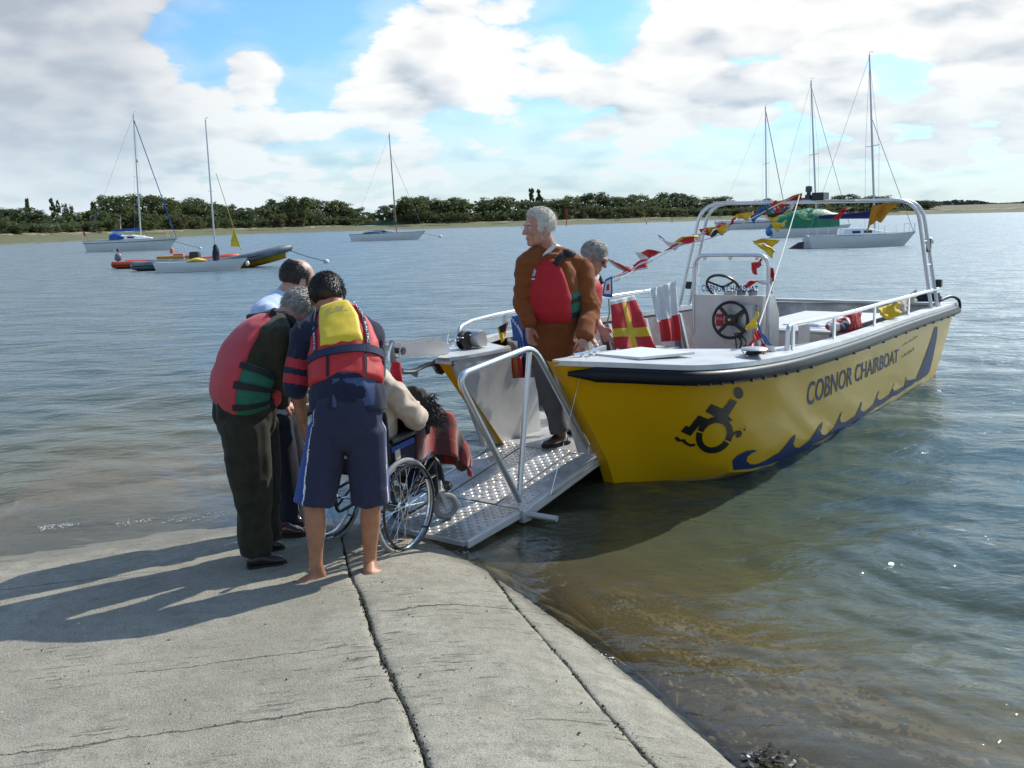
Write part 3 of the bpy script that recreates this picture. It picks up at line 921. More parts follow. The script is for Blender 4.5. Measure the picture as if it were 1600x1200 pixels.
# ================================================================== THE YELLOW BOAT
PHI = 0.93; BO = Vector((-0.13, 7.02, 0))
BR = Matrix.Rotation(PHI, 3, 'Z'); BRI = BR.inverted()
boat = tag(empty('chair_boat', BO, PHI), 'yellow open boat with a lowered bow ramp at the slipway', 'boat')


def L(u, v, w):
    """boat coordinates: u aft, v to port (towards the viewer), w up -> local point"""
    return Vector((u, -v, w))


def Wd(u, v, w):
    return BO + BR @ L(u, v, w)


def _ray(px, py):
    return _f + (px - 800) / FOC * _r - (py - 600) / FOC * _u


def BV(px, py, v):
    """point of the boat's lengthwise plane v that the photograph shows at px, py -> (u, v, w)"""
    o = BRI @ (Vector((0, 0, EYE)) - BO); d = BRI @ _ray(px, py)
    t = (-v - o.y) / d.y; p = o + d * t
    return Vector((p.x, v, p.z))


def BU(px, py, u):
    o = BRI @ (Vector((0, 0, EYE)) - BO); d = BRI @ _ray(px, py)
    p = o + d * ((u - o.x) / d.x)
    return Vector((u, -p.y, p.z))


def BZ(px, py, z):
    p = BRI @ (atz(px, py, z) - BO)
    return Vector((p.x, -p.y, z))


SHEER = [(.08, .50, 1.085), (.2, .72, 1.075), (.32, .95, 1.065), (.42, 1.15, 1.055), (.55, 1.32, 1.045), (.85, 1.45, 1.03), (1.35, 1.51, 1.005), (2.0, 1.54, .985), (3.4, 1.49, .948), (4.9, 1.42, .927), (5.9, 1.40, .92), (7.0, 1.385, .91), (7.65, 1.37, .905)]
CHINE = [(.66, .535, .28), (.74, .61, .27), (.86, .70, .25), (.98, .80, .225), (1.14, .91, .18), (1.40, 1.04, .10), (1.75, 1.12, .02), (2.25, 1.17, -.03), (3.5, 1.235, -.06), (4.9, 1.225, -.07), (5.85, 1.21, -.08), (6.85, 1.20, -.08), (7.42, 1.19, -.08)]
KEEL = [(.92, .47, -.07), (.97, .48, -.1), (1.05, .5, -.13), (1.15, .52, -.16), (1.3, .55, -.19), (1.5, .6, -.22), (1.8, .65, -.25), (2.3, .7, -.27), (3.5, .72, -.28), (4.9, .72, -.28), (5.85, .72, -.28), (6.85, .72, -.28), (7.42, .72, -.28)]
SHEER_S = [(u, (.60, .66, .73, .81, .92, 1.06, 1.24, 1.42, 1.48, 1.42, 1.40, 1.385, 1.37)[i], (1.03, 1.03, 1.025, 1.02, 1.02, 1.015, 1.01, 1.0, .975, .955, .94, .92, .905)[i]) for i, (u, v, z) in enumerate(SHEER)]
sheer = bez(SHEER, 6); sheer_s = bez(SHEER_S, 6); chine = bez(CHINE, 6); keel = bez(KEEL, 6)
zs_ = lambda p, sg: p.z


def sheer_at(u, sg=1):
    sh_ = sheer if sg > 0 else sheer_s
    us = [p.x for p in sh_]; vs = [p.y for p in sh_]; zz = [p.z for p in sh_]
    return float(np.interp(u, us, vs)), float(np.interp(u, us, zz))


def yellow_paint():
    m = bpy.data.materials.new('yellow_hull_paint'); m.use_nodes = True; T = NT(m.node_tree)
    tc = T.n('ShaderNodeTexCoord'); v = tc.outputs['Object']
    n1 = T.noise(v, 1.3, 5, .6); n2 = T.noise(v, 22, 4, .6)
    base = T.ramp(n1, [(.3, (.80, .435, .003)), (.7, (.86, .480, .004))])
    sp = T.n('ShaderNodeSeparateXYZ'); T.link(v, sp.inputs[0])
    low = T.smooth(T.math('ADD', sp.outputs[2], T.math('MULTIPLY', n2, .06)), .075, .03)
    base = T.mix(T.math('MULTIPLY', low, .55), base, (.42, .40, .26))
    scr = T.n('ShaderNodeMapping'); T.link(v, scr.inputs[0]); scr.inputs['Scale'].default_value = (3, 3, 60)
    sc = T.smooth(T.noise(scr.outputs[0], 1.0, 4, .6), .66, .72)
    base = T.mix(T.math('MULTIPLY', sc, .22), base, (.50, .33, .03))
    bs = T.n('ShaderNodeBsdfPrincipled'); T.link(base, bs.inputs['Base Color']); bs.inputs['Roughness'].default_value = .36
    bs.inputs['Coat Weight'].default_value = .10; bs.inputs['Coat Roughness'].default_value = .12; bs.inputs['Specular IOR Level'].default_value = .32
    bp = T.n('ShaderNodeBump'); bp.inputs['Distance'].default_value = .003; T.link(T.noise(v, 2.2, 3, .5), bp.inputs['Height']); T.link(bp.outputs[0], bs.inputs['Normal'])
    out = T.n('ShaderNodeOutputMaterial'); T.link(bs.outputs[0], out.inputs[0])
    return m


M_YEL = yellow_paint()
M_ALU = pmat('brushed_aluminium', (.60, .60, .585), .46, .60, var=.07, vscale=5, bump=.0004, bscale=45, col2=(.53, .53, .52), rvar=.08)
M_ALU2 = pmat('dull_aluminium', (.55, .545, .53), .50, .65, var=.15, vscale=4, bump=.0015, bscale=40, col2=(.42, .41, .39), rvar=.12)
M_TUBE = pmat('anodised_tube', (.66, .67, .68), .30, .75, var=.05, vscale=8)
M_DECK = pmat('pale_deck_paint', (.60, .61, .60), .45, .25, var=.06, vscale=4, bump=.0008, bscale=120, col2=(.50, .51, .50))
M_RUB = pmat('black_rubber', (.008, .009, .012), .42, var=.2, vscale=10, spec=.25)
M_BLK = pmat('black_plastic', (.012, .012, .013), .4, var=.2, vscale=20)
M_INNER = pmat('inner_side_grey', (.22, .20, .21), .6, .3, var=.15, vscale=4, col2=(.17, .13, .14))
M_NAVY = pmat('navy_decal', (.022, .042, .125), .5, var=.08, vscale=6, spec=.3)
M_DECALB = pmat('black_decal', (.012, .011, .010), .45, var=.1, vscale=10)
M_ROPE = pmat('white_rope', (.62, .60, .55), .85, var=.12, vscale=80, bump=.002, bscale=200)
M_STEEL = pmat('polished_steel', (.70, .70, .70), .16, 1.0, var=.05, vscale=8)
M_GALV = pmat('galvanised', (.34, .35, .36), .5, .8, var=.2, vscale=18, bump=.001, bscale=60)


SHL = {1: sheer, -1: sheer_s}


def build_boat():
    # hull sides (port and starboard): topsides, chine, bottom
    for sg in (1, -1):
        sheer = SHL[sg]
        mb = MB(); n = len(sheer); rows = []
        nt = 10
        for k in range(nt + 1):
            t = k / nt
            rows.append([L(*(Vector((s.x, s.y * sg, zs_(s, sg))).lerp(Vector((c.x, c.y * sg, c.z)), t))) for s, c in zip(sheer, chine)])
        rows.append([L(k.x, k.y * sg, k.z) for k in keel])
        rows.append([L(k.x, (k.y - .25) * sg, k.z + .02) for k in keel])
        vs = [p for r in rows for p in r]; fs = []
        for i in range(len(rows) - 1):
            for j in range(n - 1):
                fs.append((i * n + j, i * n + j + 1, (i + 1) * n + j + 1, (i + 1) * n + j))
        mb.add(vs, fs)
        # stem face: yellow strip back to the inner plate
        inn = 0.10
        s0, c0, k0 = sheer[0], chine[0], keel[0]
        st = [Vector((s0.x, s0.y * sg, zs_(s0, sg))), Vector((c0.x, c0.y * sg, c0.z)), Vector((k0.x, k0.y * sg, k0.z))]
        vs = []
        for p in st:
            vs += [L(*p), L(p.x + .015, p.y - inn * sg, p.z)]
        mb.add(vs, [(0, 1, 3, 2), (2, 3, 5, 4)])
        o = mb.build('hull_side', M_YEL, boat, True, 28)
        if sg > 0:
            o['label'] = 'yellow port side with black wheelchair emblem and navy lettering'
            global HULL_BVH
            from mathutils.bvhtree import BVHTree
            HULL_BVH = BVHTree.FromPolygons([BO + BR @ v.co for v in o.data.vertices], [tuple(p.vertices) for p in o.data.polygons])
    # inner bow plates (silver) : port one plain, starboard one as seen beyond the ramp
    far = [BV(689, 553, -.48), BV(797, 540, -.48), BV(801, 592, -.48), BV(838, 590, -.48), BV(846, 683, -.48), BV(756, 697, -.48)]
    far[0].x = .13; far[0].z = 1.02
    mb = MB(); mb.prism([L(p.x, p.y, p.z) for p in far], (0, .025, 0)); mb.build('inner_bow_plate', M_ALU, boat)
    mb = MB(); mb.prism([L(p.x, -p.y - .08, p.z + .05) for p in far], (0, -.025, 0)); mb.build('inner_bow_plate', M_ALU, boat)
    # rolled edge on the starboard stem
    a, b = far[0], far[5]
    MB().tube([L(a.x + .01, -.485, a.z - .03), L(a.x + (b.x - a.x) * .5 + .01, -.485, (a.z + b.z) / 2), L(b.x + .01, -.485, b.z)], .020, 8).build('stem_bead', M_ALU, boat, True)
    # starboard bow deck
    zf = 1.03
    sd = [(s.x, -s.y) for s in sheer_s[:38]]
    poly = [L(.08, -.47, zf)] + [L(u, v, zf - .02 * u) for u, v in sd[::3]] + [L(1.9, -1.38, zf - .04), L(1.15, -1.0, zf - .02), L(far[1].x, -.47, zf - .01)]
    mb = MB(); mb.prism(poly, (0, 0, .025)); mb.build('bow_deck', M_DECK, boat)
    # port foredeck: from the sheer in to the bow plate, narrowing into the side deck
    inner = bez([(.12, .43, 1.095), (.55, .45, 1.085), (.95, .50, 1.07), (1.35, .80, 1.045), (1.8, 1.22, 1.02), (2.4, 1.385, 1.0), (3.4, 1.365, .965), (4.9, 1.295, .944), (5.9, 1.275, .937), (7.0, 1.26, .927), (7.65, 1.245, .922)], 6)
    for sg in (1, -1):
        sheer = SHL[sg]
        mb = MB(); n = 60; rows = [[], [], [], []]
        for i in range(n):
            t = i / (n - 1)
            s = sheer[int(round(t * (len(sheer) - 1)))]; q = inner[int(round(t * (len(inner) - 1)))]
            zo = zs_(s, sg) + .012; zi = q.z; qv = q.y; qx = q.x
            if sg < 0:
                qv = s.y - .13; zi = zo + .012; qx = s.x
            rows[0].append(L(s.x, (s.y + .015) * sg, zo - .035)); rows[1].append(L(s.x, (s.y + .012) * sg, zo)); rows[2].append(L(qx, qv * sg, zi)); rows[3].append(L(qx, (qv - .004) * sg, zi - .05))
        vs = [p for r in rows for p in r]; fs = []
        for k in range(3):
            for j in range(n - 1):
                fs.append((k * n + j, k * n + j + 1, (k + 1) * n + j + 1, (k + 1) * n + j))
        fs.append((0, n, 2 * n, 3 * n))
        mb.add(vs, fs); mb.build('side_deck', M_DECK, boat, True, 35)
        # rubber fender strake with rivets
        path = [L(s.x, (s.y + .012) * sg, zs_(s, sg) - .078) for s in sheer[5:]]
        first = [L(sheer[2].x, (sheer[2].y + .004) * sg, zs_(sheer[2], sg) - .078)]
        path = first + path
        mb = MB(); rings = []
        for i, p in enumerate(path):
            t = (path[min(i + 1, len(path) - 1)] - path[max(i - 1, 0)]).normalized(); b = Vector((0, 0, 1)); sd_ = t.cross(b).normalized() * (1 if sg > 0 else -1)
            out = sd_ if sd_.dot(Vector((0, -sg, 0))) > 0 else -sd_
            prof = [(-.01, .052), (.030, .046), (.046, .022), (.048, -.018), (.034, -.044), (-.01, -.054)]
            k = min(1.0, (i + .6) / 2)
            rings.append([p + out * a * k + b * h * k for a, h in prof])
        mb.rings(rings); mb.build('fender_strake', M_RUB, boat, True, 50)
    sheer = SHL[1]
    for i in range(30):
        s = sheer[6 + int(i * (len(sheer) - 8) / 30)]
        p = L(s.x, s.y + .052, s.z - .118)
        MB().box(p, (.03, .02, .018)).build('strake_clip', M_BLK, boat)
    # stem fairlead hole
    p = BV(899, 588, .53)
    MB().torus(L(.22, .62, 1.0), (-.5, -.8, 0), .035, .012, 20, 6).build('fairlead', M_STEEL, boat, True)
    MB().lathe([(.030, -.004), (.030, .004)], L(.222, .626, 1.0), (-.5, -.8, 0), 16).build('fairlead_hole', M_BLK, boat)
    # floor
    fl = [L(.70, v, .285) for v in (-.52, .42)] + [L(p.x, p.y - .03, .285) for p in chine[22:]] + [L(p.x, -p.y + .03, .285) for p in reversed(chine[22:])]
    mb = MB(); mb.prism(fl, (0, 0, -.03)); mb.build('floor', M_ALU2, boat)
    # inner sides with frames
    for sg in (1, -1):
        mb = MB(); pts = [p for p in inner if p.x > 1.15]; n = len(pts)
        vs = [L(p.x, (p.y - .0) * sg if sg > 0 else -(p.y + .0), p.z - .03 - (.05 * max(0, 1 - p.x / 2.5) if sg < 0 else 0)) for p in pts] + [L(p.x, (min(p.y, 1.16) - .02) * sg, .286) for p in pts]
        mb.add(vs, [(j, j + 1, n + j + 1, n + j) for j in range(n - 1)]); mb.build('inner_side', M_INNER, boat, True)
        for u in (1.55, 2.3, 3.0, 3.75, 4.5, 5.3, 6.1, 6.9):
            v = float(np.interp(u, [p.x for p in inner], [p.y for p in inner]))
            z = float(np.interp(u, [p.x for p in inner], [p.z for p in inner]))
            mb = MB(); q = (min(v, 1.16) - .045) * sg
            mb.prism([L(u - .025, (v - .02) * sg, z - .04), L(u + .025, (v - .02) * sg, z - .04), L(u + .025, q, .29), L(u - .025, q, .29)], (0, .045 * sg, 0)); mb.build('side_frame', M_ALU, boat)
    # transom with top board
    mb = MB(); mb.prism([L(7.60, 1.34, .89), L(7.60, -1.34, .86), L(7.42, -1.16, -.1), L(7.42, 1.16, -.1)], (.03, 0, 0)); mb.build('transom', M_ALU2, boat)
    MB().box(L(7.56, 0, .90), (.12, 2.46, .035), bev=.006).build('transom_top', M_DECK, boat)
    # benches along the starboard side and a stern bench
    for u0, u1, z in ((2.35, 3.15, .60), (3.25, 4.3, .62)):
        b = MB().box(L((u0 + u1) / 2, -.93, z), (u1 - u0, .40, .035), bev=.006).build('bench', M_ALU2, boat)
        for u in (u0 + .08, u1 - .08):
            MB().box(L(u, -.80, z / 2 + .13), (.04, .05, z - .31)).build('bench_leg', M_ALU2, b)
    # hatch on the foredeck
    h = [BZ(955, 549, 1.075), BZ(985, 545, 1.075), BZ(1052, 553, 1.07), BZ(1024, 562, 1.07)]
    h = [(.50, .54), (1.02, .62), (.92, 1.12), (.48, .92)]
    mb = MB(); mb.prism([L(u, v, 1.080 - .012 * (u - .3)) for u, v in h], (0, 0, .018)); mb.build('deck_hatch', pmat('hatch_white', (.70, .71, .70), .45, .1, var=.04), boat)
    # cleats
    c = L(*BZ(897, 553, 1.10))
    cl = MB(); cl.tube([L(.28, .50, 1.112), L(.52, .56, 1.114)], .010, 8); cl.box(L(.36, .52, 1.10), (.03, .02, .03)); cl.box(L(.44, .54, 1.10), (.03, .02, .03)); cl.tube([L(.40, .53, 1.10), L(.47, .60, 1.20)], .005, 6)
    cl.build('deck_cleat', M_STEEL, boat, True)
    k = BZ(1178, 557, 1.035)
    cl = MB(); cl.lathe([(.05, 0), (.04, .012), (.03, .02), (.028, .045), (.085, .052), (.10, .060), (.085, .070), (.0, .074)], L(k.x, k.y, 1.030), (0, 0, 1), 18)
    cl.build('mooring_bollard', pmat('grey_casting', (.45, .46, .46), .4, .5), boat, True)
    MB().torus(L(k.x, k.y, 1.062), (0, .1, 1), .05, .014, 20, 6).build('bollard_lashing', M_BLK, boat, True)


build_boat()


# ------------------------------------------------------------------ console, engine box, rails, arch
def build_fittings():
    cu, v0, v1, zt = 3.45, -.12, .58, 1.29
    con = MB()
    # body: sloped dash on the aft side
    prof = [(cu, .287), (cu, zt), (cu + .30, zt - .02), (cu + .42, zt - .2), (cu + .42, .287)]
    con.prism([L(u, v0, z) for u, z in prof], (0, -(v1 - v0), 0))
    C = con.build('console', M_ALU, boat)
    # angled pocket on the port half of the front face
    MB().prism([L(cu - .003, .18, 1.20), L(cu - .10, .52, 1.21), L(cu - .003, .52, 1.21)], (0, 0, -.38)).build('instrument_pod', M_ALU2, C)
    # steering wheel on the forward face
    ctr = BU(1141, 500, cu - .10); wc = L(ctr.x, ctr.y, ctr.z); ax = (-1, -.06, .12)
    sw = MB().torus(wc, ax, .172, .015, 40, 8).build('steering_wheel', M_BLK, C, True)
    A = Vector(ax).normalized(); up = (Vector((0, 0, 1)) - A * A.z).normalized(); sd = A.cross(up)
    mb = MB(); mb.lathe([(.0, -.015), (.055, -.012), (.055, .012), (.03, .02), (0, .022)], wc, ax, 20)
    mb.build('wheel_hub', M_BLK, sw, True)
    MB().lathe([(.014, .018), (.014, .028), (0, .03)], wc, ax, 12).build('hub_badge', pmat('brass', (.6, .42, .12), .3, .9), sw, True)
    for a in (-2.2, -.95, .75, 2.4):
        d = up * math.cos(a) + sd * math.sin(a)
        M = Matrix((sd.cross(d) if False else d, A, d.cross(A))).transposed()
        MB().box(wc + d * .11, (.125, .014, .036), M, bev=.004).build('spoke', M_BLK, sw)
    MB().lathe([(.055, 0), (.055, .10)], wc, tuple(-A), 14).build('wheel_column', M_BLK, C, True)
    p = BU(1125, 500, cu - .004); MB().box(L(p.x, p.y, p.z), (.004, .085, .12)).build('warning_label', pmat('red_label', (.55, .02, .03), .5), C)
    ls = MB(); vs, fs = text_shape('PULL', .04); ls.add([L(cu - .008, p.y + v[0] - .035, p.z + v[1]) for v in vs], fs); ls.build('label_print', pmat('print_white', (.8, .8, .8), .6), C)
    for k in range(3):
        q = [BU(1148 + 3 * k, 520, cu - .06), BU(1150 + 8 * k, 535, cu - .08), BU(1152 + 3 * k, 552, cu - .04), BU(1165 + 4 * k, 560, cu - .03)]
        MB().tube(bez([L(*a) for a in q], 6), .007, 6).build('control_cable', M_BLK, C, True)
    # helm wheel on the aft side of the dash, dash instruments
    hc = L(cu + .34, .02, zt + .05); ax2 = (.75, 0, .66)
    hw = MB().torus(hc, ax2, .17, .014, 36, 8).build('helm_wheel', M_BLK, C, True)
    B2 = Vector(ax2).normalized(); s2 = Vector((0, 1, 0)); u2 = B2.cross(s2)
    for a in (.5, 2.6, 4.71):
        d = s2 * math.cos(a) + u2 * math.sin(a); MB().tube([hc, hc + d * .165], .012, 6).build('helm_spoke', M_BLK, hw, True)
    for v in (.28, .40):
        MB().lathe([(.045, 0), (.045, .05), (.03, .06)], L(cu + .2, v, zt - .01), (0, 0, 1), 14).build('gauge', pmat('gauge_grey', (.35, .36, .37), .4, .3), C, True)
    MB().box(L(cu + .16, .18, zt + .01), (.10, .09, .05), bev=.008).build('switch_box', M_ALU2, C)
    # windscreen: bent tube frame with clear pane and lettering
    uw = cu + .05
    a, b = BU(1079, 505, uw - .02), BU(1201, 535, uw - .02); ta, tb = BU(1079, 398, uw), BU(1203, 399, uw)
    zt2 = (ta.z + tb.z) / 2
    va, vb = v0 - .035, v1 + .035
    fr = MB().tube([L(uw, va, .9)] + roundbend([L(uw, va, 1.0), L(uw, va, zt2), L(uw, vb, zt2), L(uw, vb, 1.0)], .13, 8) + [L(uw, vb, .75)], .019, 10)
    WS = fr.build('windscreen_frame', M_TUBE, boat, True)
    for v in (v0 + .08, (v0 + v1) / 2, v1 - .08):
        MB().box(L(uw, v, zt2 - .03), (.02, .035, .035)).build('screen_clip', M_ALU, WS)
    gm = bpy.data.materials.new('clear_acrylic'); gm.use_nodes = True; T = NT(gm.node_tree)
    tr = T.n('ShaderNodeBsdfTransparent'); tr.inputs[0].default_value = (.93, .95, .95, 1); gl = T.n('ShaderNodeBsdfGlossy'); gl.inputs['Roughness'].default_value = .03
    fz = T.n('ShaderNodeFresnel'); fz.inputs[0].default_value = 1.25; mx = T.n('ShaderNodeMixShader'); T.link(fz.outputs[0], mx.inputs[0]); T.link(tr.outputs[0], mx.inputs[1]); T.link(gl.outputs[0], mx.inputs[2])
    om = T.n('ShaderNodeOutputMaterial'); T.link(mx.outputs[0], om.inputs[0]); MATS['clear_acrylic'] = gm
    pane = MB().box(L(uw, (va + vb) / 2, (zt - .02 + zt2 - .045) / 2), (.006, vb - va - .10, zt2 - zt - .04)).build('windscreen_pane', gm, WS)
    vs, fs = text_shape('COBNOR CHAIRBOAT', .093, .0012)
    wmax = max(v[0] for v in vs); k = .59 / wmax
    MB().add([L(uw - .006, v0 + .045 + v[0] * k, zt + .028 + v[1]) for v in vs], fs).build('screen_lettering', M_NAVY, pane)
    # engine box with hatch and maker's plate
    eb = MB().box(L(5.85, .26, .545), (2.1, 1.02, .51), bev=.012).build('engine_box', M_ALU2, boat)
    MB().box(L(5.85, .26, .811), (2.16, 1.08, .022), bev=.006).build('engine_lid', pmat('lid_pale', (.58, .58, .56), .5, .3, var=.08), eb)
    MB().box(L(5.6, .34, .826), (.75, .5, .012)).build('lid_hatch', M_ALU, eb)
    for v in (-.1, -.02):
        MB().torus(L(4.98, v, .83), (0, 1, 0), .03, .008, 14, 6).build('lid_handle', M_BLK, eb, True)
    MB().box(L(4.795, -.12, .70), (.006, .07, .10)).build('red_notice', MATS['red_label'], eb)
    sg = MB().box(L(5.42, .775, .62), (.86, .008, .15)).build('sign_plate', pmat('sign_white', (.78, .78, .78), .5, var=.03), eb)
    vs, fs = text_shape('VOLVO PENTA', .13, .002); wm = max(v[0] for v in vs)
    MB().add([L(5.04 + v[0] * .76 / wm, .781, .575 + v[1] * .9) for v in vs], fs).build('sign_lettering', pmat('print_navy', (.02, .04, .12), .5), sg)
    MB().box(L(5.52, .774, .75), (.5, .006, .05)).build('blue_stripe', pmat('blue_strip', (.05, .16, .32), .5), eb)
    # starboard-side small panel beyond the windscreen
    MB().box(L(4.62, .56, .66), (.02, .12, .5)).build('box_bracket', M_ALU, eb)
    # port rail
    us = (1.95, 3.0, 4.35, 5.7)
    top = [L(1.98, 1.43, sheer_at(1.98)[1] + .21)]
    for u in (2.6, 3.6, 4.8, 6.0, 7.0):
        v, z = sheer_at(u); top.append(L(u, v - .085, z + .215))
    v, z = sheer_at(1.9); top = [L(1.86, v - .10, z + .0), L(1.88, v - .10, z + .20)] + top
    rail = MB().tube(roundbend(top[:3], .08, 6)[:-1] + bez(top[2:], 6), .019, 10).build('side_rail', M_TUBE, boat, True)
    for u in us:
        v, z = sheer_at(u)
        MB().box(L(u, v - .085, z + .11), (.05, .014, .20)).build('rail_post', M_TUBE, rail)
        MB().box(L(u, v - .085, z + .016), (.10, .05, .012)).build('post_foot', M_TUBE, rail)
    # starboard rail
    top = []
    p0 = BV(748, 515, -.95); p1 = BV(762, 497, -1.0); p2 = BV(797, 489, -1.1)
    top = [L(.74, -.95, 1.03), L(.80, -.97, 1.19)]
    for u in (1.1, 1.9, 3.0, 4.0, 5.2):
        v, z = sheer_at(u, -1); top.append(L(u, -v + .08, z + .20 + .02 * max(0, u - 2)))
    rl = MB().tube(roundbend(top[:3], .12, 6)[:-1] + bez(top[2:], 6), .019, 10).build('side_rail', M_TUBE, boat, True)
    for u in (1.9, 3.0, 4.1):
        v, z = sheer_at(u, -1); MB().box(L(u, -v + .08, z + .11), (.045, .014, .20)).build('rail_post', M_TUBE, rl)
    # arch over the stern: pairs of bent tubes joined by rungs
    nf, ff = L(6.72, 1.325, .93), L(5.55, -1.33, .94)
    zt3 = 2.17
    nt_, ft_ = L(6.55, 1.16, zt3), L(5.60, -1.06, zt3 + .03)
    ar = None; tubes = []
    for du, dz in ((-.07, 0), (.14, .0)):
        q = [nf + Vector((du * 1.3, 0, dz)), nt_ + Vector((du, 0, 0)), ft_ + Vector((du, 0, 0)), ff + Vector((du * 1.3, 0, dz))]
        t = MB().tube(roundbend(q, .24, 8), .022, 10)
        o = t.build('arch_tube', M_TUBE, boat, True); ar = ar or o; tubes.append(q)
    for side in (0, 1):
        for f in (.40, .62):
            a = tubes[0][0 if side == 0 else 3].lerp(tubes[0][1 if side == 0 else 2], f); b = tubes[1][0 if side == 0 else 3].lerp(tubes[1][1 if side == 0 else 2], f)
            MB().tube([a, b], .011, 8).build('arch_rung', M_TUBE, ar, True)
        MB().box(tubes[1][0 if side == 0 else 3] + Vector((.02, 0, .27)), (.08, .08, .09), bev=.01).build('clamp_block', M_BLK, ar)
    mid = (nt_ + ft_) / 2
    MB().box(mid + Vector((.03, 0, .005)), (.17, 1.1, .02)).build('arch_plate', M_DECK, ar)
    MB().box(mid + Vector((.04, -.12, .06)), (.20, .14, .09), bev=.01).build('light_box', M_BLK, ar)
    MB().lathe([(.045, 0), (.045, .05), (.025, .06), (.025, .085), (.04, .09), (.038, .15), (.0, .16)], mid + Vector((.04, .02, .03)), (0, 0, 1), 14).build('mast_light', pmat('lamp_dark', (.03, .05, .06), .3), ar, True)
    # throw-line holder on the arch
    MB().box(tubes[1][0].lerp(tubes[1][1], .58) + Vector((.02, 0, 0)), (.06, .05, .16), bev=.01).build('line_holder', M_BLK, ar)


build_fittings()


# ------------------------------------------------------------------ ramp
def build_ramp():
    va, vb = .41, -.50
    H0, H1, H2 = (.74, .287), (-.25, .105), (-.875, .050)
    rp = MB().box(L((H0[0] + H1[0]) / 2, (va + vb) / 2, (H0[1] + H1[1]) / 2 - .045), (1.0, .86, .02), Matrix.Rotation(-math.atan2(H0[1] - H1[1], H0[0] - H1[0]), 3, 'Y')).build('ramp', M_ALU2, boat)
    plates = 4; w = (va - vb) / plates

    def strip(h0, h1, v0, v1, zoff, name, par, studs=True):
        d = Vector((h1[0] - h0[0], 0, h1[1] - h0[1])); ln = d.length; d.normalize(); nrm = Vector((-d.z, 0, d.x));
        if nrm.z < 0: nrm = -nrm
        mb = MB(); o = Vector((h0[0], 0, h0[1])) + nrm * zoff
        def P(a, v, h): q = o + d * a + nrm * h; return Vector((q.x, -v, q.z))
        mb.add([P(a, v, h) for h in (-.012, 0) for a, v in ((0, v0), (ln, v0), (ln, v1), (0, v1))], [(0, 1, 2, 3), (4, 7, 6, 5), (0, 4, 5, 1), (1, 5, 6, 2), (2, 6, 7, 3), (3, 7, 4, 0)])
        if studs:
            i = 0; a = .03
            while a < ln - .02:
                k = 0; v = v1 + .03
                while v < v0 - .02:
                    la, lv = (.019, .0065) if (i + k) % 2 == 0 else (.0065, .019)
                    mb.add([P(a - la, v, 0), P(a, v - lv, 0), P(a + la, v, 0), P(a, v + lv, 0), P(a, v, .0055)], [(0, 1, 4), (1, 2, 4), (2, 3, 4), (3, 0, 4)])
                    v += .042; k += 1
                a += .042; i += 1
        return mb.build(name, M_TREAD, par)
    for k in range(plates):
        v0 = va - k * w - .004; v1 = va - (k + 1) * w + .004
        strip(H0, H1, v0, v1, .006 * (k % 2), 'tread_plate', rp)
    fl = strip((H1[0] - .012, H1[1]), H2, va, vb, -.002, 'ramp_flap', rp)
    for k in range(3):
        pass
    d = Vector((H1[0] - H0[0], 0, H1[1] - H0[1])); M = Matrix.Rotation(-math.atan2(H0[1] - H1[1], H0[0] - H1[0]), 3, 'Y')
    for v in (va + .018, vb - .018):
        MB().box(L((H0[0] + H1[0]) / 2, v, (H0[1] + H1[1]) / 2 - .028), (1.0, .036, .075), M, bev=.008).build('side_beam', M_ALU, rp)
    M2 = Matrix.Rotation(-math.atan2(H1[1] - H2[1], H1[0] - H2[0]), 3, 'Y')
    for v in (va + .012, vb - .012):
        MB().box(L((H2[0] + H1[0]) / 2, v, (H2[1] + H1[1]) / 2 - .018), (.62, .024, .05), M2, bev=.005).build('flap_edge', M_ALU, fl)
    MB().box(L(H2[0] - .004, (va + vb) / 2, H2[1] - .012), (.02, va - vb, .03)).build('flap_lip', M_ALU, fl)
    MB().box(L(H1[0], va + .02, H1[1] - .035), (.10, .05, .09), bev=.008).build('hinge_bracket', M_ALU2, rp)
    MB().tube([L(H1[0] + .02, va + .03, H1[1] - .035), L(H1[0] + .05, va + .25, H1[1] - .04)], .022, 10).build('hinge_pin', M_ALU, rp, True)
    # hand rail beside the ramp
    v = va + .012
    q = [BV(812, 783, v), BV(718, 598, v), BV(726, 577, v), BV(826, 547, v), BV(850, 560, v), BV(921, 704, v)]
    pts = [L(*q[0]), L(*BV(713, 588, v)), L(*BV(833, 541, v)), L(*q[5])]
    hr = MB().tube(roundbend(pts, .12, 8), .021, 10).build('hand_rail', M_TUBE, rp, True)
    MB().tube([L(*BV(827, 549, v - .005)), L(*BV(811, 775, v - .005))], .019, 10).build('rail_stanchion', M_TUBE, hr, True)
    MB().box(L(q[5].x - .01, v, q[5].z + .01), (.07, .05, .07), bev=.01).build('rail_foot', M_ALU, hr)
    # lifting wires from ramp corner to the bow
    MB().tube([L(*BV(860, 775, va + .05)), L(*BV(938, 718, va + .1))], .004, 5).build('lift_wire', M_STEEL, rp)
    MB().tube([L(*BV(860, 775, va + .05)), L(*BV(881, 693, va + .05)), L(.22, .60, 1.0)], .0025, 5).build('lift_wire', M_STEEL, rp)


M_TREAD = pmat('tread_aluminium', (.56, .55, .52), .42, .55, var=.18, vscale=7, col2=(.40, .385, .35), rvar=.12)
build_ramp()


# ------------------------------------------------------------------ lettering and emblems on the hull
def hull_hit(px, py, off=.004):
    o = Vector((0, 0, EYE)); d = _ray(px, py).normalized()
    loc, nrm, i, dist = HULL_BVH.ray_cast(o, d)
    if loc is None:
        return None
    if nrm.dot(d) > 0:
        nrm = -nrm
    return loc + nrm * off


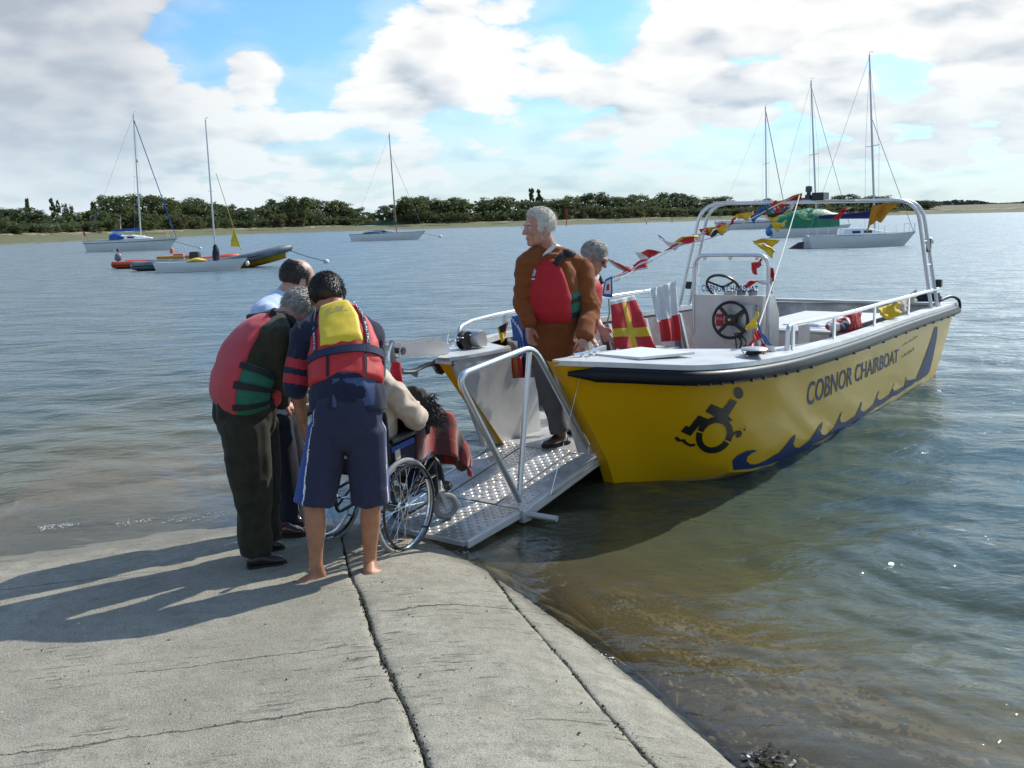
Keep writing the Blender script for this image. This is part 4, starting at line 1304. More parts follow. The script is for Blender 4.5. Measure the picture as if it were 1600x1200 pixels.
def decal(name, polys, mat, cell=7.0, off=.004):
    """outlines laid on the hull skin; faces are cut small so that they follow its curve"""
    mb = MB()
    for poly in polys:
        bm = bmesh.new()
        vs = [bm.verts.new((x, y, 0)) for x, y in poly]
        bm.faces.new(vs)
        x0 = min(p[0] for p in poly); x1 = max(p[0] for p in poly); y0 = min(p[1] for p in poly); y1 = max(p[1] for p in poly)
        x = x0 + cell
        while x < x1:
            bmesh.ops.bisect_plane(bm, geom=list(bm.verts) + list(bm.edges) + list(bm.faces), plane_co=(x, 0, 0), plane_no=(1, 0, 0)); x += cell
        y = y0 + cell
        while y < y1:
            bmesh.ops.bisect_plane(bm, geom=list(bm.verts) + list(bm.edges) + list(bm.faces), plane_co=(0, y, 0), plane_no=(0, 1, 0)); y += cell
        bmesh.ops.triangulate(bm, faces=list(bm.faces))
        bm.verts.index_update()
        hits = [hull_hit(v.co.x, v.co.y, off) for v in bm.verts]
        good = [f for f in bm.faces if all(hits[v.index] is not None for v in f.verts)]
        mb.add([BRI @ ((h if h is not None else BO) - BO) for h in hits], [tuple(v.index for v in f.verts) for f in good])
        bm.free()
    return mb.build(name, mat, boat)


def ZE(x, y):     # emblem sheet coordinates -> photograph
    return 1030 + x / 7.5, 580 + y / 7.5


def ring(cx, cy, a, b, tilt, w, t0, t1, n=26):
    out = []; inn = []
    for i in range(n + 1):
        t = t0 + (t1 - t0) * i / n; ct, st = math.cos(t), math.sin(t); c, s = math.cos(tilt), math.sin(tilt)
        for lst, k in ((out, 1.0), (inn, None)):
            aa, bb = (a, b) if k else (a - w, b - w)
            x, y = aa * ct, bb * st
            lst.append(ZE(cx + x * c - y * s, cy + x * s + y * c))
    return [(out[i], out[i + 1], inn[i + 1], inn[i]) for i in range(n)]


def build_decals():
    P = []
    P.append([ZE(925 + 58 * math.cos(t) * .9 + 22 * math.sin(t), 252 + 66 * math.sin(t) - 20 * math.cos(t)) for t in np.linspace(0, 2 * math.pi, 18, endpoint=False)])
    P.append([ZE(*p) for p in ((835, 320), (910, 355), (808, 520), (860, 575), (780, 600), (650, 530), (540, 470), (605, 380), (745, 435))])
    P.append([ZE(*p) for p in ((460, 512), (585, 562), (650, 530), (780, 530), (700, 585), (610, 605), (500, 690), (470, 668), (485, 640), (460, 640), (365, 755), (252, 705), (312, 632), (352, 650))])
    P += ring(645, 745, 230, 200, -.75, 72, -2.05, 1.2, 34)
    P += ring(645, 745, 230, 200, -.75, 72, 1.32, 4.13, 30)
    P.append([ZE(*p) for p in ((178, 780), (205, 760), (250, 795), (300, 790), (315, 820), (360, 848), (420, 845), (420, 872), (360, 882), (300, 850), (265, 818), (215, 822))])
    P.append([ZE(*p) for p in ((855, 720), (900, 695), (950, 690), (968, 720), (955, 760), (915, 780), (890, 760), (905, 740), (890, 728), (850, 770), (815, 820), (790, 800))])
    P.append([ZE(*p) for p in ((925, 665), (945, 652), (948, 664))]); P.append([ZE(*p) for p in ((975, 672), (1005, 668), (1010, 690), (995, 698))]); P.append([ZE(*p) for p in ((980, 655), (1012, 640), (1014, 650))])
    decal('wheelchair_emblem', P, M_DECALB, 5.0)
    # navy waves, growing small towards the stern
    W = []
    def wave(x0, y0, x1, y1, tipx, tipy, thick):
        # body along the base with a curling crest
        return [(x0, y0), (x0 + (tipx - x0) * .25, tipy + (y0 - tipy) * .42), (x0 + (tipx - x0) * .65, tipy + (y0 - tipy) * .10), (tipx, tipy), (tipx - (x1 - x0) * .10, tipy + (y0 - tipy) * .16), (x0 + (tipx - x0) * .78, tipy + (y0 - tipy) * .52), (x0 + (tipx - x0) * .95, tipy + (y0 - tipy) * .80), (x1 - (x1 - x0) * .25, y1 - thick * .55), (x1, y1 - thick * 1.2), (x1, y1), ((x0 + x1) / 2, (y0 + y1) / 2 + thick * .25), (x0, y0 + thick * .55)]
    seq = [((1144, 718), (1218, 704), (1180, 703), 16), ((1218, 704), (1268, 681), (1240, 683), 14), ((1268, 681), (1305, 663), (1282, 664), 12), ((1305, 663), (1338, 645), (1312, 646), 11), ((1338, 645), (1366, 628), (1344, 630), 10), ((1366, 628), (1392, 612), (1370, 613), 9), ((1392, 612), (1414, 600), (1394, 600), 8), ((1414, 600), (1432, 588), (1414, 585), 7)]
    W.append([(1144, 719), (1152, 711), (1166, 704), (1177, 702.5), (1183, 704), (1174, 708), (1167, 714), (1166, 720), (1172, 725), (1182, 725), (1196, 719), (1209, 711), (1220, 705), (1222, 718), (1200, 726), (1172, 732), (1146, 734)])
    for i, ((x0, y0), (x1, y1), (tx_, ty_), th) in enumerate(seq[1:]):
        k = 1 - i * .07; tx2, ty2 = tx_ + 3, ty_ - 5 * k
        W.append([(x0 - 2, y0 + 4), (x0 + (tx2 - x0) * .40, ty2 + (y0 - ty2) * .62), (x0 + (tx2 - x0) * .72, ty2 + (y0 - ty2) * .22), (tx2, ty2), (tx2 - 1 * k, ty2 + 7 * k), (tx2 - 4 * k, ty2 + 15 * k), (tx2 - 1 * k, ty2 + 21 * k), (tx2 + 6 * k, ty2 + 21 * k), (x1 - 4, y1 + 7 * k), (x1, y1 + 3), (x1, y1 + th * 1.0), ((x0 + x1) / 2, (y0 + y1) / 2 + th * 1.2), (x0 - 2, y0 + th * 1.2)])
    W.append([(1432, 589), (1440, 570), (1448, 548), (1456, 525), (1460, 511), (1465, 510), (1463, 530), (1457, 560), (1452, 580), (1448, 586), (1432, 597)])
    decal('wave_stripe', W, M_NAVY, 8.0)
    # boat name along the side, its base line and height following the sheer
    vs, fs = text_shape('COBNOR CHAIRBOAT', 1.0, .012, .18); wm = max(v[0] for v in vs)
    # the letters shrink towards the stern as the side runs away: cross-ratio map of x
    xa, xb = 1259.0, 1404.0; k = .62
    def mp(x, y):
        t = x / wm; tt = t / (t + (1 - t) * (1 / k)) if False else t * (1 + .35) / (1 + .35 * t)
        px = xa + (xb - xa) * tt; by = 635 - 71 * tt - 0; h = (37 - 17 * tt) / .73
        return px, by - y * h
    mb = MB(); hits = []
    for v in vs:
        hits.append(hull_hit(*mp(v[0], v[1])))
    good = [f for f in fs if all(hits[i] is not None for i in f)]
    mb.add([BRI @ ((h if h is not None else BO) - BO) for h in hits], good); mb.build('boat_name', M_NAVY, boat)
    # two short lines of print too worn to read
    small = []
    for (x0, y0, n, dx, dy, h) in ((1410, 541, 7, 3.6, -2.3, 3.0), (1409, 559, 6, 3.4, -2.2, 4.2)):
        for i in range(n):
            xx, yy = x0 + i * dx, y0 + i * dy; small.append([(xx, yy), (xx + 1.5, yy - 1.0), (xx + 1.7, yy - 1.0 - h * (.6 + .4 * (i % 2))), (xx + .3, yy - h * (.6 + .4 * (i % 2)))])
    decal('worn_print', small, M_NAVY, 20.0)


build_decals()

# ================================================================== PEOPLE
def remesh(mb, voxel, smooth=3, disp=None):
    """closed shapes -> one continuous skin; relaxed, then optionally creased along its normals"""
    me = bpy.data.meshes.new('tmp'); me.from_pydata([tuple(v) for v in mb.v], [], mb.f)
    bm = bmesh.new(); bm.from_mesh(me); bmesh.ops.recalc_face_normals(bm, faces=bm.faces); bm.to_mesh(me); bm.free()
    o = bpy.data.objects.new('tmp', me); COL.objects.link(o)
    md = o.modifiers.new('r', 'REMESH'); md.mode = 'VOXEL'; md.voxel_size = voxel; md.adaptivity = 0
    dg = bpy.context.evaluated_depsgraph_get(); dg.update()
    m2 = bpy.data.meshes.new_from_object(o.evaluated_get(dg))
    bpy.data.objects.remove(o, do_unlink=True); bpy.data.meshes.remove(me)
    n = len(m2.vertices); V = np.empty(n * 3, np.float32); m2.vertices.foreach_get('co', V); V = V.reshape(-1, 3).astype(float)
    E = np.empty(len(m2.edges) * 2, np.int32); m2.edges.foreach_get('vertices', E); E = E.reshape(-1, 2)
    deg = np.bincount(E.ravel(), minlength=n).astype(float)[:, None]
    for k in range(smooth):
        S = np.zeros_like(V)
        for c in range(3):
            S[:, c] = np.bincount(E[:, 0], V[E[:, 1], c], n) + np.bincount(E[:, 1], V[E[:, 0], c], n)
        V = V + (S / np.maximum(deg, 1) - V) * (.55 if k % 2 == 0 else .40)
    m2.vertices.foreach_set('co', V.astype(np.float32).ravel()); m2.update()
    if disp is not None:
        N = np.empty(n * 3, np.float32); m2.vertex_normals.foreach_get('vector', N); N = N.reshape(-1, 3)
        V = V + N * disp(V)[:, None]
        m2.vertices.foreach_set('co', V.astype(np.float32).ravel()); m2.update()
    m2.polygons.foreach_set('use_smooth', [True] * len(m2.polygons))
    return m2


def folds(amp, scale=9.0, stretch=(1, 1, 1), seed=0):
    st = np.array(stretch) * scale
    def fn(V):
        w = V * st + 0.6 * np.stack([vnoise(V * 6, seed + 5), vnoise(V * 6 + 9, seed + 6), vnoise(V * 6 + 19, seed + 7)], 1)
        r = 1 - np.abs(vnoise(w, seed)) * 2.0
        return amp * (0.75 * r + 0.5 * vnoise(w * 2.1 + 3, seed + 1))
    return fn


def limb(mb, pts, ref=(1, 0, 0), n=14, flat=False):
    """tapered limb: pts = [(point, r) or (point, a, b)] ; ref = direction of radius a"""
    P = [Vector(p[0]) for p in pts]; ref = Vector(ref)
    rad = [(p[1], p[2] if len(p) > 2 else p[1]) for p in pts]
    # resample smoothly
    Q = bez(P, 5); t = np.linspace(0, len(P) - 1, len(Q))
    ra = np.interp(t, range(len(P)), [r[0] for r in rad]); rb = np.interp(t, range(len(P)), [r[1] for r in rad])
    rings = []
    def ring(p, T_, a, b):
        S = ref - T_ * ref.dot(T_)
        if S.length < 1e-4: S = T_.orthogonal()
        S.normalize(); B = T_.cross(S)
        return [p + S * (a * math.cos(2 * math.pi * k / n)) + B * (b * math.sin(2 * math.pi * k / n)) for k in range(n)]
    for i, p in enumerate(Q):
        T_ = (Q[min(i + 1, len(Q) - 1)] - Q[max(i - 1, 0)]).normalized()
        if i == 0:
            m = min(ra[0], rb[0]); rings.append(ring(p - T_ * m * .75, T_, ra[0] * .35, rb[0] * .35)); rings.append(ring(p - T_ * m * .45, T_, ra[0] * .78, rb[0] * .78))
        rings.append(ring(p, T_, ra[i], rb[i]))
        if i == len(Q) - 1 and not flat:
            m = min(ra[-1], rb[-1]); rings.append(ring(p + T_ * m * .45, T_, ra[-1] * .78, rb[-1] * .78)); rings.append(ring(p + T_ * m * .75, T_, ra[-1] * .35, rb[-1] * .35))
    mb.rings(rings)


class Trunk:
    """torso surface as a function of t (0 pelvis .. 1 neck) and angle (0 = front, + = towards the person's left)"""
    def __init__(self, ctr, front, left, ra, rb):
        self.P = [Vector(c) for c in ctr]; self.F = Vector(front).normalized(); self.Lf = Vector(left).normalized(); self.ra = ra; self.rb = rb
        self.Q = bez(self.P, 8)

    def frame(self, t):
        x = t * (len(self.Q) - 1); i = min(int(x), len(self.Q) - 2); f = x - i
        p = self.Q[i].lerp(self.Q[i + 1], f); T_ = (self.Q[min(i + 2, len(self.Q) - 1)] - self.Q[max(i - 1, 0)]).normalized()
        S = (self.Lf - T_ * self.Lf.dot(T_)).normalized(); B = S.cross(T_)
        if B.dot(self.F) < 0: B = -B
        k = np.linspace(0, 1, len(self.ra))
        return p, S, B, float(np.interp(t, k, self.ra)), float(np.interp(t, k, self.rb))

    def pt(self, t, a, off=0.0):
        p, S, B, ra, rb = self.frame(t)
        # squarer than an ellipse, as a chest is
        c, s = math.cos(a), math.sin(a); e = .82
        return p + B * math.copysign(abs(c) ** e, c) * (rb + off) + S * math.copysign(abs(s) ** e, s) * (ra + off)

    def loft(self, mb, t0, t1, off, n=28, m=14):
        rings = []
        for i in range(m + 1):
            t = t0 + (t1 - t0) * i / m
            rings.append([self.pt(t, 2 * math.pi * k / n, off) for k in range(n)])
        mb.rings(rings)

    def panel(self, mb, outline, o0, o1, nu=16, nv=14):
        """padded slab on the torso. outline(v) -> (a0, a1) angle limits for v in 0..1 and t(v)"""
        top = []; bot = []
        for j in range(nv + 1):
            v = j / nv; t, a0, a1 = outline(v); rt = []; rb_ = []
            for i in range(nu + 1):
                u = i / nu; a = a0 + (a1 - a0) * u
                ed = min(1, min(u, 1 - u) * 7, min(v, 1 - v) * 7); pad = o0 + (o1 - o0) * (ed ** .5 if ed > 0 else 0)
                rt.append(self.pt(t, a, pad)); rb_.append(self.pt(t, a, o0 - .012))
            top.append(rt); bot.append(rb_)
        w = nu + 1; vs = [p for r in top for p in r] + [p for r in bot for p in r]; N = w * (nv + 1); fs = []
        for j in range(nv):
            for i in range(nu):
                a = j * w + i; fs.append((a, a + 1, a + w + 1, a + w)); fs.append((N + a, N + a + w, N + a + w + 1, N + a + 1))
        for j in range(nv):
            for i in (0, nu):
                a = j * w + i; fs.append((a, a + w, N + a + w, N + a))
        for i in range(nu):
            for j in (0, nv):
                a = j * w + i; fs.append((a, a + 1, N + a + 1, N + a))
        mb.add(vs, fs)

    def band(self, mb, t, a0, a1, hw, off, n=24):
        pts = []
        for i in range(n + 1):
            a = a0 + (a1 - a0) * i / n; tt = t(i / n) if callable(t) else t
            pts.append((self.pt(tt - hw, a, off), self.pt(tt + hw, a, off), self.pt(tt - hw, a, off - .02), self.pt(tt + hw, a, off - .02)))
        vs = [q for p in pts for q in p]; fs = []
        for i in range(n):
            b = 4 * i; fs += [(b, b + 4, b + 5, b + 1), (b + 2, b + 3, b + 7, b + 6), (b, b + 2, b + 6, b + 4), (b + 1, b + 5, b + 7, b + 3)]
        mb.add(vs, fs)


def skin_mat(name, col, col2):
    return pmat(name, col, .48, var=.10, vscale=22, col2=col2, mask=(.45, .62), bump=.0012, bscale=140, subsurf=.08, spec=.45)


SK_PALE = skin_mat('skin_ruddy', (.52, .27, .19), (.46, .19, .135))
SK_TAN = skin_mat('skin_tan', (.42, .20, .11), (.37, .165, .09))
SK_FAIR = skin_mat('skin_fair', (.55, .31, .22), (.50, .24, .17))


def head_shapes(mb, c, F, U, s=1.15):
    """skull, jaw, face: added to the body before it becomes one skin"""
    F = Vector(F).normalized(); U = Vector(U); U = (U - F * U.dot(F)).normalized(); S = F.cross(U)
    M = Matrix((S, F, U)).transposed(); c = Vector(c)
    def e(x, y, z, a, b, h, n=16, m=11): mb.ball(c + M @ (Vector((x, y, z)) * s), (a * s, b * s, h * s), n, m, 0, M)
    e(0, -.012, .025, .076, .094, .088)            # cranium
    e(0, .022, -.01, .070, .072, .090)             # face block
    e(0, .030, -.066, .060, .056, .052)            # jaw
    e(0, .070, -.096, .026, .022, .022)            # chin
    e(0, .078, .020, .052, .020, .014)             # brow
    for x in (-1, 1):
        e(x * .040, .064, -.028, .020, .020, .018)  # cheeks
        e(x * .078, -.004, -.012, .010, .020, .032, 10, 8)  # ears
        e(x * .074, .008, -.030, .008, .010, .012, 8, 6)
    limb(mb, [(c + M @ (Vector((0, .086, .012)) * s), .009 * s), (c + M @ (Vector((0, .104, -.018)) * s), .012 * s), (c + M @ (Vector((0, .108, -.032)) * s), .016 * s)], n=8)   # nose
    e(0, .090, -.060, .022, .008, .006, 10, 6); e(0, .088, -.070, .019, .008, .007, 10, 6)   # lips
    return M, c, s


def face_bits(body, fr, hair_col, eyes=True):
    M, c, s = fr
    if eyes:
        for x in (-1, 1):
            MB().ball(c + M @ (Vector((x * .030, .074, .002)) * s), .0125 * s, 10, 8).build('eye', pmat('eye_white', (.7, .68, .64), .2, var=.03), body, True)
            MB().ball(c + M @ (Vector((x * .030, .0815, .001)) * s), .0062 * s, 8, 6).build('iris', pmat('iris', (.03, .03, .035), .1), body, True)
            mb = MB(); limb(mb, [(c + M @ (Vector((x * .014, .094, .022)) * s), .003), (c + M @ (Vector((x * .034, .090, .028)) * s), .005), (c + M @ (Vector((x * .052, .076, .022)) * s), .003)], n=6); mb.build('eyebrow', hair_col, body, True)


def hair(body, fr, mat, mask, thick=.016, blades=340, blen=.035, seed=1, lift=.25):
    """hair cap over the part of the skull given by mask(x, y, z), with locks lying over it"""
    M, c, s = fr; rg = random.Random(seed); mb = MB(); n, m = 40, 26; idx = {}; vs = []; fs = []
    def sk(th, ph, k):
        d = Vector((math.sin(th) * math.cos(ph), math.sin(th) * math.sin(ph), math.cos(th)))
        p = Vector((d.x * .077, d.y * .095 - .012, d.z * .090 + .025)); return d, p * s, d
    for i in range(m + 1):
        for j in range(n):
            th = math.pi * i / m * .82; ph = 2 * math.pi * j / n; d, p, nn = sk(th, ph, 0)
            w = mask(p.x / s, p.y / s, p.z / s)
            tk = thick * (.8 + .20 * float(vnoise(np.array([[p.x * 40, p.y * 40, p.z * 40]]), seed)[0])) * max(0, min(1, w * 3)) - .006 * (w <= 0)
            vs.append(c + M @ (p + d * tk))
    for i in range(m):
        for j in range(n):
            fs.append((i * n + j, i * n + (j + 1) % n, (i + 1) * n + (j + 1) % n, (i + 1) * n + j))
    mb.add(vs, fs)
    k = 0
    blades *= 4
    while k < blades:
        th = math.acos(rg.uniform(-.45, 1)); ph = rg.uniform(0, 6.283); d, p, _ = sk(th, ph, 0)
        if mask(p.x / s, p.y / s, p.z / s) <= 0.02: 
            k += .2; continue
        dn = Vector((rg.gauss(0, .35), -.35 + rg.gauss(0, .4), -.55)); dn = (dn - d * dn.dot(d)).normalized() + d * rg.uniform(0, lift)
        l = blen * rg.uniform(.6, 1.3) * (1.9 if rg.random() < .06 else 1.0); sd = d.cross(dn).normalized() * .0021 * rg.uniform(.7, 1.4)
        b = p + d * (thick * rg.uniform(.55, 1.0))
        a = [b - sd, b + sd, b + dn * l * .5 + d * .006 + sd * .8, b + dn * l * .5 + d * .006 - sd * .8, b + dn * l + d * .002]
        mb.add([c + M @ q for q in a], [(0, 1, 2, 3), (3, 2, 4)]); k += 1
    return mb.build('hair', mat, body, True, 60)


def hand_shapes(mb, wrist, dirn, palm_n, side, s=1.1, curl=.5, spread=.06):
    """palm with four unequal fingers and a thumb leaving the side of the palm. side = +1: thumb along +(dirn x palm_n)"""
    D = Vector(dirn).normalized(); N = Vector(palm_n); N = (N - D * N.dot(D)).normalized(); T_ = D.cross(N) * side; w = Vector(wrist)
    limb(mb, [(w - D * .01, .026 * s, .021 * s), (w + D * .035 * s, .036 * s, .017 * s), (w + D * .085 * s, .040 * s, .014 * s)], T_, 12)
    for k, (ln, x) in enumerate(((.070, .030), (.080, .010), (.074, -.010), (.058, -.029))):
        b = w + D * .085 * s + T_ * x * s; p = [b]; d = (D + T_ * x * 2 * spread / .03 * .4).normalized(); ang = 0
        for seg, f in enumerate((.45, .32, .25)):
            ang += curl * (.55 + .35 * seg)
            dd = d * math.cos(ang) + N * math.sin(ang)
            p.append(p[-1] + dd * ln * f * s * 1.05)
        limb(mb, [(p[0], .0095 * s), (p[1], .009 * s), (p[2], .008 * s), (p[3], .0066 * s)], T_, 8)
    b = w + D * .025 * s + T_ * .030 * s
    d1 = (D * .75 + T_ * .62 + N * .22).normalized(); d2 = (D * .9 + T_ * .15 + N * .4).normalized()
    limb(mb, [(b, .013 * s), (b + d1 * .036 * s, .0115 * s), (b + d1 * .036 * s + d2 * .03 * s, .0095 * s), (b + d1 * .036 * s + d2 * .05 * s, .0072 * s)], T_, 8)


def foot_shapes(mb, ank, heel, toe, bare=True):
    ank, heel, toe = Vector(ank), Vector(heel), Vector(toe); D = (toe - heel); ln = D.length; D.normalize(); S = D.cross(Vector((0, 0, 1))).normalized()
    limb(mb, [(ank + Vector((0, 0, .03)), .040), (ank, .040), (heel + D * .02 + Vector((0, 0, .035)), .036)], S)
    limb(mb, [(heel + D * .025 + Vector((0, 0, .032)), .034, .030), (heel + D * ln * .45 + Vector((0, 0, .032)), .038, .034), (heel + D * ln * .78 + Vector((0, 0, .021)), .046, .020)], S)
    for k, x in enumerate((.036, .016, -.002, -.019, -.034)):
        b = heel + D * ln * .74 + S * x; l = ln * (.26, .25, .22, .18, .14)[k]; r = (.014, .010, .0095, .009, .0085)[k]
        limb(mb, [(b + Vector((0, 0, .018)), r), (b + D * l * .6 + Vector((0, 0, .017)), r), (b + D * l + Vector((0, 0, .012)), r * .9)], S, 8)


def shoe(name, heel, toe, ank, mat, parent, sole_mat, s=1.0):
    mb = MB(); heel, toe, ank = Vector(heel), Vector(toe), Vector(ank); D = toe - heel; ln = D.length; D.normalize(); S = D.cross(Vector((0, 0, 1))).normalized(); Z = Vector((0, 0, 1))
    limb(mb, [(heel + D * .03 + Z * .045, .036 * s, .040 * s), (heel + D * ln * .4 + Z * .046, .038 * s, .043 * s), (heel + D * ln * .7 + Z * .034, .047 * s, .030 * s), (heel + D * (ln - .03) + Z * .026, .036 * s, .022 * s)], S)
    limb(mb, [(ank + Z * .02, .045 * s), (heel + D * .07 + Z * .05, .044 * s)], S)
    o = bpy.data.objects.new(name, remesh(mb, .007, 4)); o.data.materials.append(mat); COL.objects.link(o); o.parent = parent
    rings = []
    prof = [(0, .018), (.02, .034), (.25, .038), (.45, .036), (.7, .050), (.88, .044), (1.0, .016)]
    mb = MB(); top = [heel + D * ln * a + S * w * s for a, w in prof] + [heel + D * ln * a - S * w * s for a, w in reversed(prof)]
    mb.prism([p + Z * .001 for p in top], (0, 0, .018)); mb.build('sole', sole_mat, o)
    return o


def crease(o, amp=.004, scale=14, seed=1):
    """small dents and puckers so that padded panels do not look moulded"""
    me = o.data; n = len(me.vertices); V = np.empty(n * 3, np.float32); me.vertices.foreach_get('co', V); V = V.reshape(-1, 3).astype(float)
    N = np.empty(n * 3, np.float32); me.vertex_normals.foreach_get('vector', N); N = N.reshape(-1, 3)
    d = folds(amp, scale, (1, 1, 1), seed)(V) + amp * .6 * vnoise(V * 5, seed + 9)
    me.vertices.foreach_set('co', (V + N * d[:, None]).astype(np.float32).ravel()); me.update(); return o


def garment(name, mb, mat, parent, voxel=.011, smooth=4, disp=None):
    me = remesh(mb, voxel, smooth, disp); me.materials.append(mat)
    o = link(name, me, parent)
    return o


def paint(o, mats, fn):
    """gives faces of a garment the dye of its panels; fn(centres) -> material index"""
    me = o.data
    for m in mats: me.materials.append(m)
    n = len(me.polygons); C = np.empty(n * 3, np.float32); me.polygons.foreach_get('center', C)
    me.polygons.foreach_set('material_index', np.asarray(fn(C.reshape(-1, 3).astype(float)), np.int32))


def make_person(label, J, F, headF, headU, skin, hs=1.15, hands=('L', 'R'), bare_feet=False, thin=1.0):
    """body as one continuous skin from its joints; returns the body object and what clothes need"""
    base = (J['ankL'] + J['ankR']) / 2
    F = Vector(F).normalized(); Lf = Vector((0, 0, 1)).cross(F).normalized()
    tr = Trunk([J['pelvis'], J['waist'], J['chest'], J['neck']], F, Lf, [.150 * thin, .150 * thin, .168 * thin, .172 * thin, .150 * thin, .06], [.110 * thin, .110 * thin, .115 * thin, .115 * thin, .085 * thin, .058])
    mb = MB(); tr.loft(mb, 0, 1, 0)
    limb(mb, [(J['neck'] - (J['head'] - J['neck']) * .2, .075), (J['neck'].lerp(J['head'], .5), .072), (J['head'] - Vector(headU).normalized() * .03, .070)])
    fr = head_shapes(mb, J['head'], headF, headU, hs)
    for s in 'LR':
        limb(mb, [(J['neck'].lerp(J['head'], .25), .05), (J['neck'].lerp(J['sh' + s], .45) + Vector((0, 0, .03)), .055), (J['sh' + s], .055)])
    for s in 'LR':
        limb(mb, [(J['chest'].lerp(J['sh' + s], .6), .07), (J['sh' + s], .062), (J['sh' + s].lerp(J['el' + s], .5), .050), (J['el' + s], .042), (J['el' + s].lerp(J['wr' + s], .3), .043), (J['wr' + s], .028, .024)])
        limb(mb, [(J['hip' + s], .088), (J['hip' + s].lerp(J['kn' + s], .5), .076), (J['kn' + s], .056), (J['kn' + s].lerp(J['ank' + s], .32), .060), (J['kn' + s].lerp(J['ank' + s], .75), .041), (J['ank' + s], .036)])
        hd = J.get('hd' + s); 
        if hd is not None:
            hand_shapes(mb, J['wr' + s], hd[0], hd[1], hd[2], 1.12, hd[3] if len(hd) > 3 else .5)
        if bare_feet:
            foot_shapes(mb, J['ank' + s], J['heel' + s], J['toe' + s])
        else:                                    # inside a shoe
            hl, to = J['heel' + s], J['toe' + s]; limb(mb, [(J['ank' + s], .034), (hl.lerp(to, .25) + Vector((0, 0, .05)), .026), (hl.lerp(to, .55) + Vector((0, 0, .040)), .018)])
    me = remesh(mb, .0075, 3); me.materials.append(skin)
    o = bpy.data.objects.new('person', me); COL.objects.link(o)
    tag(o, label, 'person')
    return o, tr, fr


M_HAIR_D = pmat('hair_dark', (.018, .013, .010), .45, var=.3, vscale=60, spec=.5)
M_HAIR_B = pmat('hair_brown', (.035, .024, .018), .5, var=.3, vscale=60)
M_HAIR_G = pmat('hair_grey', (.42, .40, .36), .55, var=.25, vscale=60, col2=(.24, .22, .19))
M_HAIR_W = pmat('hair_white', (.70, .66, .57), .55, var=.15, vscale=60, col2=(.40, .34, .26), mask=(.5, .75))
CL = dict(bump=.0012, bscale=320)
M_NAVYJ = pmat('navy_jersey', (.010, .013, .036), .95, var=.25, vscale=30, sheen=.12, **CL)
M_REDST = pmat('red_stripe', (.42, .022, .035), .9, var=.15, vscale=30, sheen=.2, **CL)
M_REDLJ = pmat('red_lifejacket', (.52, .022, .022), .62, var=.12, vscale=14, sheen=.05, **CL)
M_YELLJ = pmat('yellow_panel', (.78, .56, .02), .6, var=.08, vscale=14, sheen=.2, **CL)
M_NAVYW = pmat('navy_webbing', (.016, .028, .060), .8, var=.2, vscale=60, **CL)
M_VEST = pmat('faded_red_foam', (.50, .050, .062), .8, var=.08, vscale=8, sheen=.12, **CL)
M_VEST2 = pmat('red_foam', (.44, .008, .016), .75, var=.08, vscale=8, sheen=.04, **CL)
M_GREENW = pmat('green_webbing', (.012, .13, .075), .7, var=.15, vscale=30, **CL)
M_BLKW = pmat('black_webbing', (.010, .010, .011), .7, var=.2, vscale=30, **CL)
M_OLIVE = pmat('olive_jumper', (.026, .025, .010), .95, var=.25, vscale=24, sheen=.1, **CL)
M_CORD = pmat('dark_olive_trousers', (.016, .016, .008), .95, var=.25, vscale=20, sheen=.05, col2=(.026, .025, .012), **CL)
M_SHORT = pmat('navy_shorts', (.020, .022, .054), .85, var=.15, vscale=12, sheen=.06, **CL)
M_BLUE = pmat('royal_blue', (.014, .055, .26), .8, var=.12, vscale=14, sheen=.2, **CL)
M_WSHIRT = pmat('pale_blue_shirt', (.50, .60, .78), .85, var=.05, vscale=10, sheen=.1, **CL)
M_NAVYT = pmat('navy_trousers', (.012, .014, .026), .85, var=.2, vscale=14, **CL)
M_BROWNJ = pmat('rust_brown_jacket', (.205, .058, .010), .95, var=.12, vscale=60, sheen=.08, **CL)
M_GREYT = pmat('grey_trousers', (.115, .112, .100), .9, var=.12, vscale=18, **CL)
M_WHITE = pmat('white_cotton', (.74, .73, .70), .85, var=.04, vscale=12, **CL)
M_CREAM = pmat('cream_cloth', (.60, .48, .36), .95, var=.08, vscale=12, sheen=.3, **CL)
M_SHOEB = pmat('brown_leather', (.075, .026, .016), .16, var=.2, vscale=18, coat=.5)
M_SHOED = pmat('dark_leather', (.022, .012, .010), .35, var=.2, vscale=18)
M_SOLE = pmat('shoe_sole', (.02, .018, .016), .8)


def sleeve(mb, J, s, r=(.082, .074, .066, .056), end=1.0):
    limb(mb, [(J['neck'] + Vector((0, 0, -.01)), .072), (J['neck'].lerp(J['sh' + s], .5) + Vector((0, 0, .022)), .070), (J['sh' + s], r[0] * .9)])
    a, b, c = J['sh' + s], J['el' + s], J['wr' + s]
    limb(mb, [(J['chest'].lerp(a, .45) + Vector((0, 0, .01)), r[0]), (a, r[0]), (a.lerp(b, .5), r[1]), (b, r[2])] + ([(b.lerp(c, end * .5), (r[2] + r[3]) / 2), (b.lerp(c, end), r[3])] if end > 0 else []))


def trouser(mb, J, s, r=(.118, .108, .088, .082, .078), end=1.0):
    h, k, a = J['hip' + s], J['kn' + s], J['ank' + s]
    limb(mb, [(h, r[0]), (h.lerp(k, .5), r[1]), (k, r[2])] + ([(k.lerp(a, .5 * end), r[3]), (k.lerp(a, end), r[4])] if end > 0 else []), flat=True)


